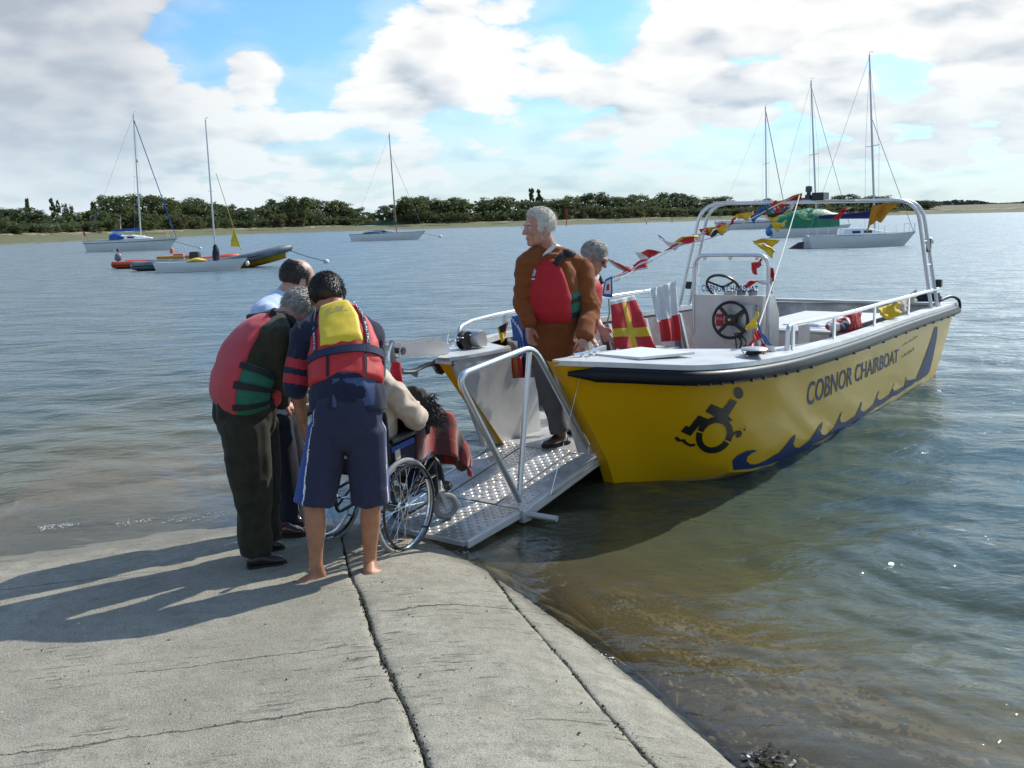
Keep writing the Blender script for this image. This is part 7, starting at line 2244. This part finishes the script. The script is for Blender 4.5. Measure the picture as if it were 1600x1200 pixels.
def yacht(label, px_st, px_bow, py, rz, B=.30, fb=(.13, .10), hullm=None, deckm=None, mast=(.62, 305, 1.0), mastm=None, boom=None, cover=None, cabin=(.30, .66, .055), stay=True, staym=None, dodger=None, mast_px=None, rake_px=None, rudder=False, wire=True, spreaders=1, name='yacht', group='moored sailing boats', cat='sailing boat'):
    """builds a moored boat between two photographed waterline points; returns its root and length"""
    a = atz(px_st, py, 0); b = atz(px_bow, py + (px_bow - px_st) * -.026, 0)
    Y = (a.y + b.y) / 2; a = at(px_st, py, Y); b = at(px_bow, py, Y)
    Ln = (b.x - a.x) / math.cos(rz); root = empty(name, (a.x, Y - Ln * math.sin(rz) * .5, 0), rz)
    tag(root, label, cat, group)
    hullm = hullm or M_GRP; deckm = deckm or M_GRP
    t, bt = MB(), MB(); rows = hull_loft(t, bt, 22, Ln, B * Ln, fb[0] * Ln, fb[1] * Ln)
    t.build('hull', hullm, root, True, 50); bt.build('bottom', M_ANTI, root, True, 50)
    d = MB(); top = [r[0] for r in rows]
    cam_ = [(x, 0, z + .02 * Ln * .3) for x, w, z in top]
    vs = [(x, w, z) for x, w, z in top] + cam_ + [(x, -w, z) for x, w, z in top]; n = len(top)
    d.add(vs, [(i, i + 1, n + i + 1, n + i) for i in range(n - 1)] + [(n + i, n + i + 1, 2 * n + i + 1, 2 * n + i) for i in range(n - 1)]); d.build('deck', deckm, root, True)
    for sg in (1, -1):
        MB().tube([(x, w * sg, z + .004 * Ln) for x, w, z in top], .006 * Ln * .6, 6).build('toe_rail', pmat('grey_rail', (.30, .34, .38), .5), root, True)
    def wz(f):
        i = f * (n - 1); k = min(int(i), n - 2); q = i - k
        return [top[k][m] * (1 - q) + top[k + 1][m] * q for m in range(3)]
    if cabin:
        c0, c1, ch = cabin; mb = MB(); rings = []
        for i in range(9):
            f = c0 + (c1 - c0) * i / 8; x, w, z = wz(f); w *= .60; h = ch * Ln * (1.0 if i < 5 else 1.0 - (i - 4) / 4 * .75)
            rings.append([(x, w, z - .01), (x, w * .88, z + h * .9), (x, w * .5, z + h * 1.08), (x, -w * .5, z + h * 1.08), (x, -w * .88, z + h * .9), (x, -w, z - .01)])
        mb.rings(rings); cb = mb.build('cabin', deckm, root, True, 35)
        for f in (.25, .5):
            for sg in (-1, 1):
                x, w, z = wz(c0 + (c1 - c0) * f); w *= .60
                MB().box((x, sg * w * .955, z + ch * Ln * .50), ((c1 - c0) * Ln * .17, .02, ch * Ln * .36), Matrix.Rotation(-sg * -.14, 3, 'X')).build('window', M_WIN, cb)
    mx = mast[0]
    x, w, z = wz(mx)
    top_w = at(mast_px[0], mast_px[1], root.location.y + mx * Ln * math.sin(rz))
    h = top_w.z - z; dx = (top_w.x - (root.location.x + mx * Ln * math.cos(rz))) / math.cos(rz)
    dx = max(-.07 * h, min(.03 * h, dx))
    mm = mastm or M_MAST; r = max(.030, .0062 * h)
    P = lambda f: Vector((x + dx * f, 0, z + h * f))
    ms = MB().tube([P(0), P(.5), P(1)], [r, r, r * .7], 8).build('mast', mm, root, True)
    for k in range(spreaders):
        f = .50 if spreaders == 1 else (.36, .66)[k]
        MB().tube([P(f) + Vector((0, -.09 * h, .01)), P(f), P(f) + Vector((0, .09 * h, .01))], r * .35, 5).build('spreader', mm, ms)
    MB().tube([P(1), P(1) + Vector((0, 0, .015 * h)), P(1) + Vector((.02 * h, 0, .018 * h))], .012, 4).build('wind_vane', M_BLK, ms)
    bow = Vector(wz(.985)); stn = Vector(wz(.02)); bow.y = stn.y = 0
    if stay:
        MB().tube([P(.96 if stay is True else stay), bow], r * (.55 if staym else .26), 6).build('forestay', staym or M_WIRE, root, True)
    if wire:
        MB().tube([P(.99), stn], .010, 4).build('backstay', M_WIRE, root)
        for sg in (-1, 1):
            q = Vector(wz(mx - .03)); f = .5; MB().tube([P(.97), P(.5) + Vector((0, .09 * h * sg, .01)), Vector((q.x, q.y * sg, q.z))], .009, 4).build('shroud', M_WIRE, root)
    if boom:
        bl, bz, br = boom; b0 = P(0) + Vector((-.02, 0, bz)); b1 = b0 + Vector((-bl * Ln, 0, .02))
        MB().tube([b0, b1], .035, 8).build('boom', mm, root, True)
        if cover:
            mb = MB(); limb(mb, [(b0 + Vector((0, 0, .14)), br * .8, br * 1.7), (b0.lerp(b1, .4) + Vector((0, 0, .09)), br, br * 1.2), (b1 + Vector((0, 0, .04)), br * .6, br * .7)], (0, 1, 0), 10); mb.build('sail_cover', cover, root, True)
    if dodger:
        x0, w0, z0 = wz(.30); ww = w0 * .62; hh = .085 * Ln
        mb = MB(); rings = []
        for i, (dx_, hk) in enumerate(((-.02, .75), (.04, 1.05), (.09, .85), (.15, .25))):
            xx = x0 + dx_ * Ln; zz = z0 + hh * hk + .02
            rings.append([(xx, ww, z0), (xx, ww * .95, zz * .8 + z0 * .2), (xx, ww * .6, zz), (xx, -ww * .6, zz), (xx, -ww * .95, zz * .8 + z0 * .2), (xx, -ww, z0)])
        mb.rings(rings); dg = mb.build('spray_hood', dodger, root, True, 40)
        MB().box((x0 + .115 * Ln, 0, z0 + hh * .62), (.02, ww * 1.1, hh * .34), Matrix.Rotation(R(-50), 3, 'Y')).build('hood_window', pmat('hood_pane', (.45, .5, .55), .2), dg)
    if rudder:
        MB().prism([(-.02 * Ln, 0, fb[1] * Ln * .9), (.02 * Ln, 0, fb[1] * Ln), (.03 * Ln, 0, -.2), (-.03 * Ln, 0, -.2)], (0, .04, 0)).build('rudder', hullm, root)
    # pulpit and guard rail
    return root, Ln, wz, P, top


def buoy(px, py, r, label, line_to=None):
    p = atz(px, py, 0); o = empty('mooring_buoy', (p.x, p.y, 0)); tag(o, label, 'buoy', 'white mooring buoys')
    MB().ball((0, 0, r * .45), (r, r, r * .92), 18, 12).build('float', M_BUOY, o, True)
    MB().torus((0, 0, r * 1.36), (1, 0, 0), r * .18, r * .05, 14, 6).build('eye_ring', M_GALV, o, True)
    MB().torus((0, 0, r * .1), (0, 0, 1), r * .97, r * .06, 22, 6).build('band', pmat('buoy_band', (.30, .32, .28), .8), o, True)
    if line_to is not None:
        a = Vector((0, 0, r * .6)); b = Vector(line_to) - o.location
        MB().tube([a, a.lerp(b, .5) - Vector((0, 0, .05)), b], .022, 5).build('mooring_line', M_BLK, o, True)
    return o


M_BCOVER = pmat('blue_canvas', (.02, .10, .36), .85, var=.15, vscale=3, bump=.01, bscale=9)
M_NCOVER = pmat('navy_canvas', (.012, .016, .10), .85, var=.15, vscale=3, bump=.01, bscale=9)
M_GCOVER = pmat('dark_green_canvas', (.012, .075, .05), .85, var=.2, vscale=3, bump=.01, bscale=9)

# left yacht with blue hood
r_, ln, wz, P, top = yacht('white yacht with blue spray hood and blue furled foresail at far left', 138, 277, 393.5, R(6), .30, (.135, .115), mast=(.60, 0, 0), mast_px=(208, 178), boom=(.30, .95, .13), cover=M_BCOVER, stay=.96, staym=M_BCOVER, dodger=M_BCOVER, cabin=(.30, .72, .055))
for f in (.90, .97):
    x, w, z = wz(f); MB().tube([(x, w, z), (x, w * .9, z + .5), (x, -w * .9, z + .5), (x, -w, z)], .018, 6).build('pulpit', M_STEEL, r_)
MB().tube([Vector(wz(.0)), Vector(wz(.0)) + Vector((-.25, 0, 1.0))], .02, 6).build('ensign_staff', M_WOOD, r_)
me = flag_mesh(Vector(wz(0)) + Vector((-.26, 0, 1.0)), Vector(wz(0)) + Vector((-.62, .05, .95)), Vector(wz(0)) + Vector((-.50, .05, .45)), Vector(wz(0)) + Vector((-.18, 0, .55)), [RED, WHT], lambda u, v: int(u > .55), amp=.05, seed=3); link('ensign', me, r_)
MB().lathe([(.10, 0), (.13, .05), (.13, .30), (.06, .36)], (P(.62) + Vector((.12, 0, 0))), (0, 0, 1), 12).build('radar_reflector', M_GRP, r_, True)
MB().box((ln * .62, -.25, .115 * ln + .38), (.5, .35, .22), bev=.06).build('deck_raft', M_GRP, r_)
for sg in (-1, 1):
    MB().tube([(q[0], (q[1] + .01) * sg, q[2] - .20) for q in top], .035, 6).build('sheer_stripe', pmat('grey_stripe', (.16, .20, .25), .4), r_, True)
# middle yacht
r2, ln2, wz2, P2_, t2 = yacht('slender white sloop with wooden mast and green boom cover in mid channel', 547, 665, 377, R(5), .22, (.105, .085), mast=(.62, 0, 0), mast_px=(608, 209), mastm=M_WOOD, boom=(.48, 1.15, .14), cover=M_GCOVER, stay=.8, cabin=(.30, .60, .05), deckm=pmat('canvas_grey', (.42, .44, .46), .8), spreaders=1)
mb = MB(); x, w, z = wz2(.28); limb(mb, [((x - ln2 * .1, 0, z + .1), w * .9, .10), ((x, 0, z + .30), w * .9, .22), ((x + ln2 * .12, 0, z + .22), w * .8, .15)], (0, 1, 0)); mb.build('cockpit_cover', pmat('grey_tarp', (.36, .40, .42), .8), r2, True)
# right-hand near white yacht
r3, ln3, wz3, P3_, t3 = yacht('nearest white yacht with navy boom cover seen through the arch', 1256, 1432, 388, R(4), .30, (.115, .105), mast=(.63, 0, 0), mast_px=(1358, 86), boom=(.50, 1.05, .16), cover=M_NCOVER, stay=.66, cabin=(.32, .74, .06), rudder=True)
for f in (.92, .99):
    x, w, z = wz3(f); MB().tube([(x, w, z), (x, w, z + .55), (x, -w, z + .55), (x, -w, z)], .016, 6).build('pulpit', M_STEEL, r3)
for k in range(9):
    x, w, z = wz3(.06 + k * .1)
    for sg in (-1, 1):
        MB().tube([(x, w * sg * .97, z), (x, w * sg * .97, z + .50)], .010, 5).build('stanchion', M_STEEL, r3)
ob = MB().prism([(-1.15, -.25, -.05), (-.2, -.25, .0), (-.15, -.25, .40), (-.45, -.25, .38)], (0, .18, 0)).build('outboard', pmat('outboard_maroon', (.055, .028, .036), .4), r3)
# green covered boat
r4, ln4, wz4, P4_, t4 = yacht('white yacht under a bright green tarpaulin behind the arch', 1201, 1330, 371.5, R(3), .30, (.13, .115), mast=(.58, 0, 0), mast_px=(1267, 126), boom=None, stay=.96, cabin=(.28, .7, .05), spreaders=1)
M_TARP = pmat('green_tarpaulin', (.010, .20, .085), .5, var=.25, vscale=1.5, bump=.05, bscale=4)
mb = MB(); rings = []
for i in range(12):
    f = .03 + .80 * i / 11; x, w, z = wz4(f); h = .08 * ln4 + .125 * ln4 * math.sin(min(1, f * 2.2) * math.pi / 2) * (1 if f < .6 else 1 - (f - .6) * 2.2) + .06 * math.sin(i * 2.3)
    rings.append([(x, w * 1.05, z - .05), (x, w * .85, z + h * .55), (x, w * .30, z + h), (x, 0, z + h * 1.06), (x, -w * .30, z + h), (x, -w * .85, z + h * .55), (x, -w * 1.05, z - .05)])
mb.rings(rings); tp = mb.build('tarpaulin', M_TARP, r4, True, 60)
mb = MB(); q = wz4(.42); mb.ball((q[0], -q[1] * .66, q[2] + .135 * ln4), (.75, .05, .50), 14, 8, 0, Matrix.Rotation(R(-40), 3, 'X')); mb.build('tarpaulin_print', pmat('tarp_print', (.16, .36, .12), .6, var=.5, vscale=3, col2=(.6, .66, .58), mask=(.55, .62)), tp, True)
mb = MB(); x, w, z = wz4(.02); limb(mb, [((x - .3, -.3, z * .5), .30, .24), ((x - .1, .3, z * .75), .36, .26), ((x + .5, .6, z), .25, .2)], (0, 0, 1)); mb.build('blue_fender_cover', pmat('blue_tarp', (.06, .22, .50), .7), r4, True)
# farther yacht behind
r5, ln5, wz5, P5_, t5 = yacht('white yacht with dark sheer line furthest off, left of the green tarpaulin', 1118, 1232, 359.5, R(4), .28, (.125, .11), mast=(.70, 0, 0), mast_px=(1196, 166), boom=(.36, 1.1, .16), cover=pmat('maroon_canvas', (.16, .012, .03), .85), stay=.97, staym=M_WIRE, cabin=(.3, .68, .055))
for sg in (-1, 1):
    MB().tube([(q[0], (q[1] + .02) * sg, q[2] - .25) for q in t5], .05, 6).build('sheer_stripe', pmat('navy_stripe', (.03, .04, .09), .4), r5, True)
for f in (.3, .5, .66):
    x, w, z = wz5(f)
    for sg in (-1, 1):
        MB().tube([(x, w * sg, z), (x, w * sg, z + .6)], .012, 5).build('stanchion', M_STEEL, r5)
# sailing dinghy lying alongside two inflatables
r6, ln6, wz6, P6_, t6 = yacht('white sailing dinghy with pale blue deck and a yellow burgee pole', 246, 386, 425.5, R(5), .34, (.125, .105), mast=(.66, 0, 0), mast_px=(321, 188), boom=None, stay=False, cabin=None, deckm=M_GRPB, wire=False, spreaders=1, name='sailing_dinghy', cat='dinghy')
mb = MB(); x, w, z = wz6(.46); limb(mb, [((x - .45, 0, z + .04), .25, .05), ((x, -.1, z + .13), .28, .09), ((x + .4, 0, z + .05), .2, .05)], (0, 1, 0)); mb.build('yellow_bundle', YEL, r6, True)
mb = MB(); x, w, z = wz6(.66); limb(mb, [((x, -.02, z), .16, .14), ((x + .02, -.02, z + .42), .20, .16), ((x, 0, z + .75), .08, .08)], (0, 1, 0)); me = remesh(mb, .03, 2, folds(.03, 5, (1, 1, 1), 3)); me.materials.append(pmat('furled_navy', (.014, .018, .04), .9, col2=(.10, .02, .03), mask=(.58, .64))); link('furled_jib', me, r6)
p = [Vector((ln6 * .86, .35, .35)), None]
pa = at(376, 392, r6.location.y + .6) - r6.location; pb = at(337, 270, r6.location.y + .6) - r6.location
MB().tube([pa, pb], [.022, .014], 6).build('burgee_pole', pmat('yellow_pole', (.62, .45, .03), .5), r6)
me = flag_mesh(pa.lerp(pb, .30), pa.lerp(pb, .05), pa.lerp(pb, .06) + Vector((-.45, 0, .0)), pa.lerp(pb, .16) + Vector((-.30, 0, -.05)), [YEL], lambda u, v: 0, amp=.03, seed=4); link('burgee', me, r6)
MB().ball((ln6 * 1.0, 0, .32), (.10, .10, .13)).build('bow_fender', M_GRP, r6, True)
MB().torus(Vector((.04, 0, .25)), (1, 0, 0), .22, .012, 20, 5).build('transom_line', M_BLK, r6)


def rib(label, px_st, px_bow, py, tube_col, hull_col, dist, nose, r, name='inflatable_boat'):
    a = at(px_st, py, dist); b = at(px_bow, py, dist); Ln = b.x - a.x; o = empty(name, (a.x, dist, 0), R(3)); tag(o, label, 'inflatable boat', 'inflatable boats')
    W = Ln * .17
    for sg in (-1, 1):
        pts = [(-.02 * Ln, W * sg, r * 1.25), (.1 * Ln, W * sg, r * 1.2), (.5 * Ln, W * sg, r * 1.25), (.75 * Ln, W * .85 * sg, r * 1.45 + nose * .35), (.92 * Ln, W * .42 * sg, r * 1.6 + nose * .8), (1.0 * Ln, 0, r * 1.65 + nose)]
        Qp = bez(pts, 6); n = len(Qp)
        MB().tube(Qp, [r * .35] + [r * .85] + [r] * (n - 8) + [r * (1 - .05 * k) for k in range(6)], 12).build('tube', tube_col, o, True)
        MB().tube([q + Vector((0, r * .98 * sg, -.01)) for q in Qp[2:-3]], r * .12, 5).build('rub_strip', M_BLK, o, True)
    mb = MB(); rows = []
    for i in range(13):
        t = i / 12; x = Ln * (.0 + .97 * t); w = W * (.9 if t < .6 else .9 * math.cos((t - .6) / .4 * 1.45)); zt = r * .9 + nose * max(0, t - .6) * 2.0; zk = -.15 + max(0, t - .62) ** 1.5 * (2.6 * nose + .9)
        rows.append([(x, w, zt), (x, w * .7, max(zk + .12, -.02 + zk * .3)), (x, 0, zk), (x, -w * .7, max(zk + .12, -.02 + zk * .3)), (x, -w, zt)])
    mb.rings(rows); mb.build('hull', hull_col, o, True, 40)
    return o, Ln, W


M_GREYT_ = pmat('grey_hypalon', (.12, .15, .18), .45, var=.1, vscale=2, col2=(.18, .21, .23))
M_ORNG = pmat('orange_hypalon', (.55, .075, .03), .5, var=.12, vscale=2)
o, Ln, W = rib('orange inflatable with grey outboard behind the white dinghy', 189, 372, 423, M_ORNG, M_BLK, atz(300, 416, 0).y, .20, .19)
mb = MB(); mb.lathe([(.0, .0), (.17, .02), (.20, .12), (.19, .32), (.12, .40), (0, .42)], (-.12, 0, .42), (.15, 0, 1), 16); e = mb.build('outboard', pmat('outboard_grey', (.16, .18, .20), .35), o, True)
MB().box((-.12, 0, .2), (.14, .12, .7)).build('outboard_leg', M_BLK, e)
MB().tube([(.1, 0, .6), (-.05, .0, 1.1)], .015, 5).build('flag_staff', M_WOOD, o)
me = flag_mesh((-.05, 0, 1.12), (-.30, .02, 1.06), (-.25, .02, .86), (0, 0, .92), [WHT, RED], lambda u, v: int(u < .5), amp=.04, seed=2); link('ensign', me, o)
MB().box((Ln * .5, 0, .55), (.6, .5, .35), bev=.08).build('seat_pod', M_ORNG, o)
MB().lathe([(.12, 0), (.12, .2), (.07, .3), (0, .32)], (Ln * .44, 0, .75), (0, 0, 1), 12).build('engine_cowl', pmat('orange_cowl', (.62, .16, .03), .4), o, True)
o, Ln, W = rib('dark grey inflatable with yellow hull and raised bow beside the white dinghy', 222, 453, 421, M_GREYT_, pmat('yellow_hull', (.60, .34, .01), .4, var=.1), atz(330, 419, 0).y, .60, .225)
MB().box((Ln * .36, 0, .62), (.5, .6, .55), bev=.08).build('console', M_BLK, o)
MB().tube([(Ln * .30, .3, .5), (Ln * .28, .3, 1.2), (Ln * .28, -.3, 1.2), (Ln * .30, -.3, .5)], .025, 6).build('roll_bar', M_STEEL, o)
MB().box((Ln * .22, 0, .62), (Ln * .22, .5, .16), bev=.05).build('tan_cover', pmat('tan_cover', (.34, .20, .05), .8), o)
MB().tube([(Ln * .98, 0, .95), (Ln * .98, 0, 1.3)], .018, 6).build('bow_post', M_STEEL, o)
bowp = o.location + Vector((Ln * .99, .2, .85))
buoy(510, 411, .16, 'white mooring buoy on a line from the grey inflatable', bowp)
buoy(313, 389, .17, 'small white buoy between the left yacht and the inflatables', r_.location + Vector((ln * .97, .4, .9)))
buoy(688, 371, .26, 'white mooring buoy off the bow of the middle sloop', r2.location + Vector((ln2 * .97, .4, .8)))
buoy(1451, 380, .30, 'large white buoy beside the bow of the nearest yacht')

# distant sail, channel markers
p = atz(1483, 327.6, 0); d = 1000.0; q = at(1483, 325, d)
o = empty('distant_sailboat', (q.x, d, 0)); tag(o, 'tiny white sail far off at the right edge', 'sailing boat')
MB().prism([(-1.4, 0, .8), (1.3, 0, .8), (.9, 0, 7.5)], (0, .08, 0)).build('sail', WHT, o); t, bt = MB(), MB(); hull_loft(t, bt, 8, 5, 1.7, .7, .6); hb = t.build('hull', M_GRP, o, True); hb.location = (-2.5, 0, 0)
for (x0, y0, x1, y1, Y, lab, c) in ((1012, 352, 1006, 332, 330, 'leaning red and white marker post at the far water edge', ORG), (885, 349, 885, 328, 340, 'upright thin post with red topmark before the marsh', RED), (1050, 346, 1050, 334, 380, 'plain thin post at the far marsh edge', M_WOOD)):
    a = at(x0, y0, Y); b = at(x1, y1, Y); o = empty('marker_post', a); tag(o, lab, 'post', 'channel marker posts')
    MB().tube([Vector((0, 0, -.8)), b - a], .14, 6).build('pole', c, o)
    if c is RED:
        MB().prism([Vector((-.55, 0, -.5)) + (b - a), Vector((.55, 0, -.5)) + (b - a), Vector((0, 0, .6)) + (b - a)], (0, .1, 0)).build('topmark', RED, o)
    elif c is ORG:
        MB().lathe([(.16, -.5), (.16, .5)], (b - a) * .45, tuple(b - a), 8).build('white_band', WHT, o)
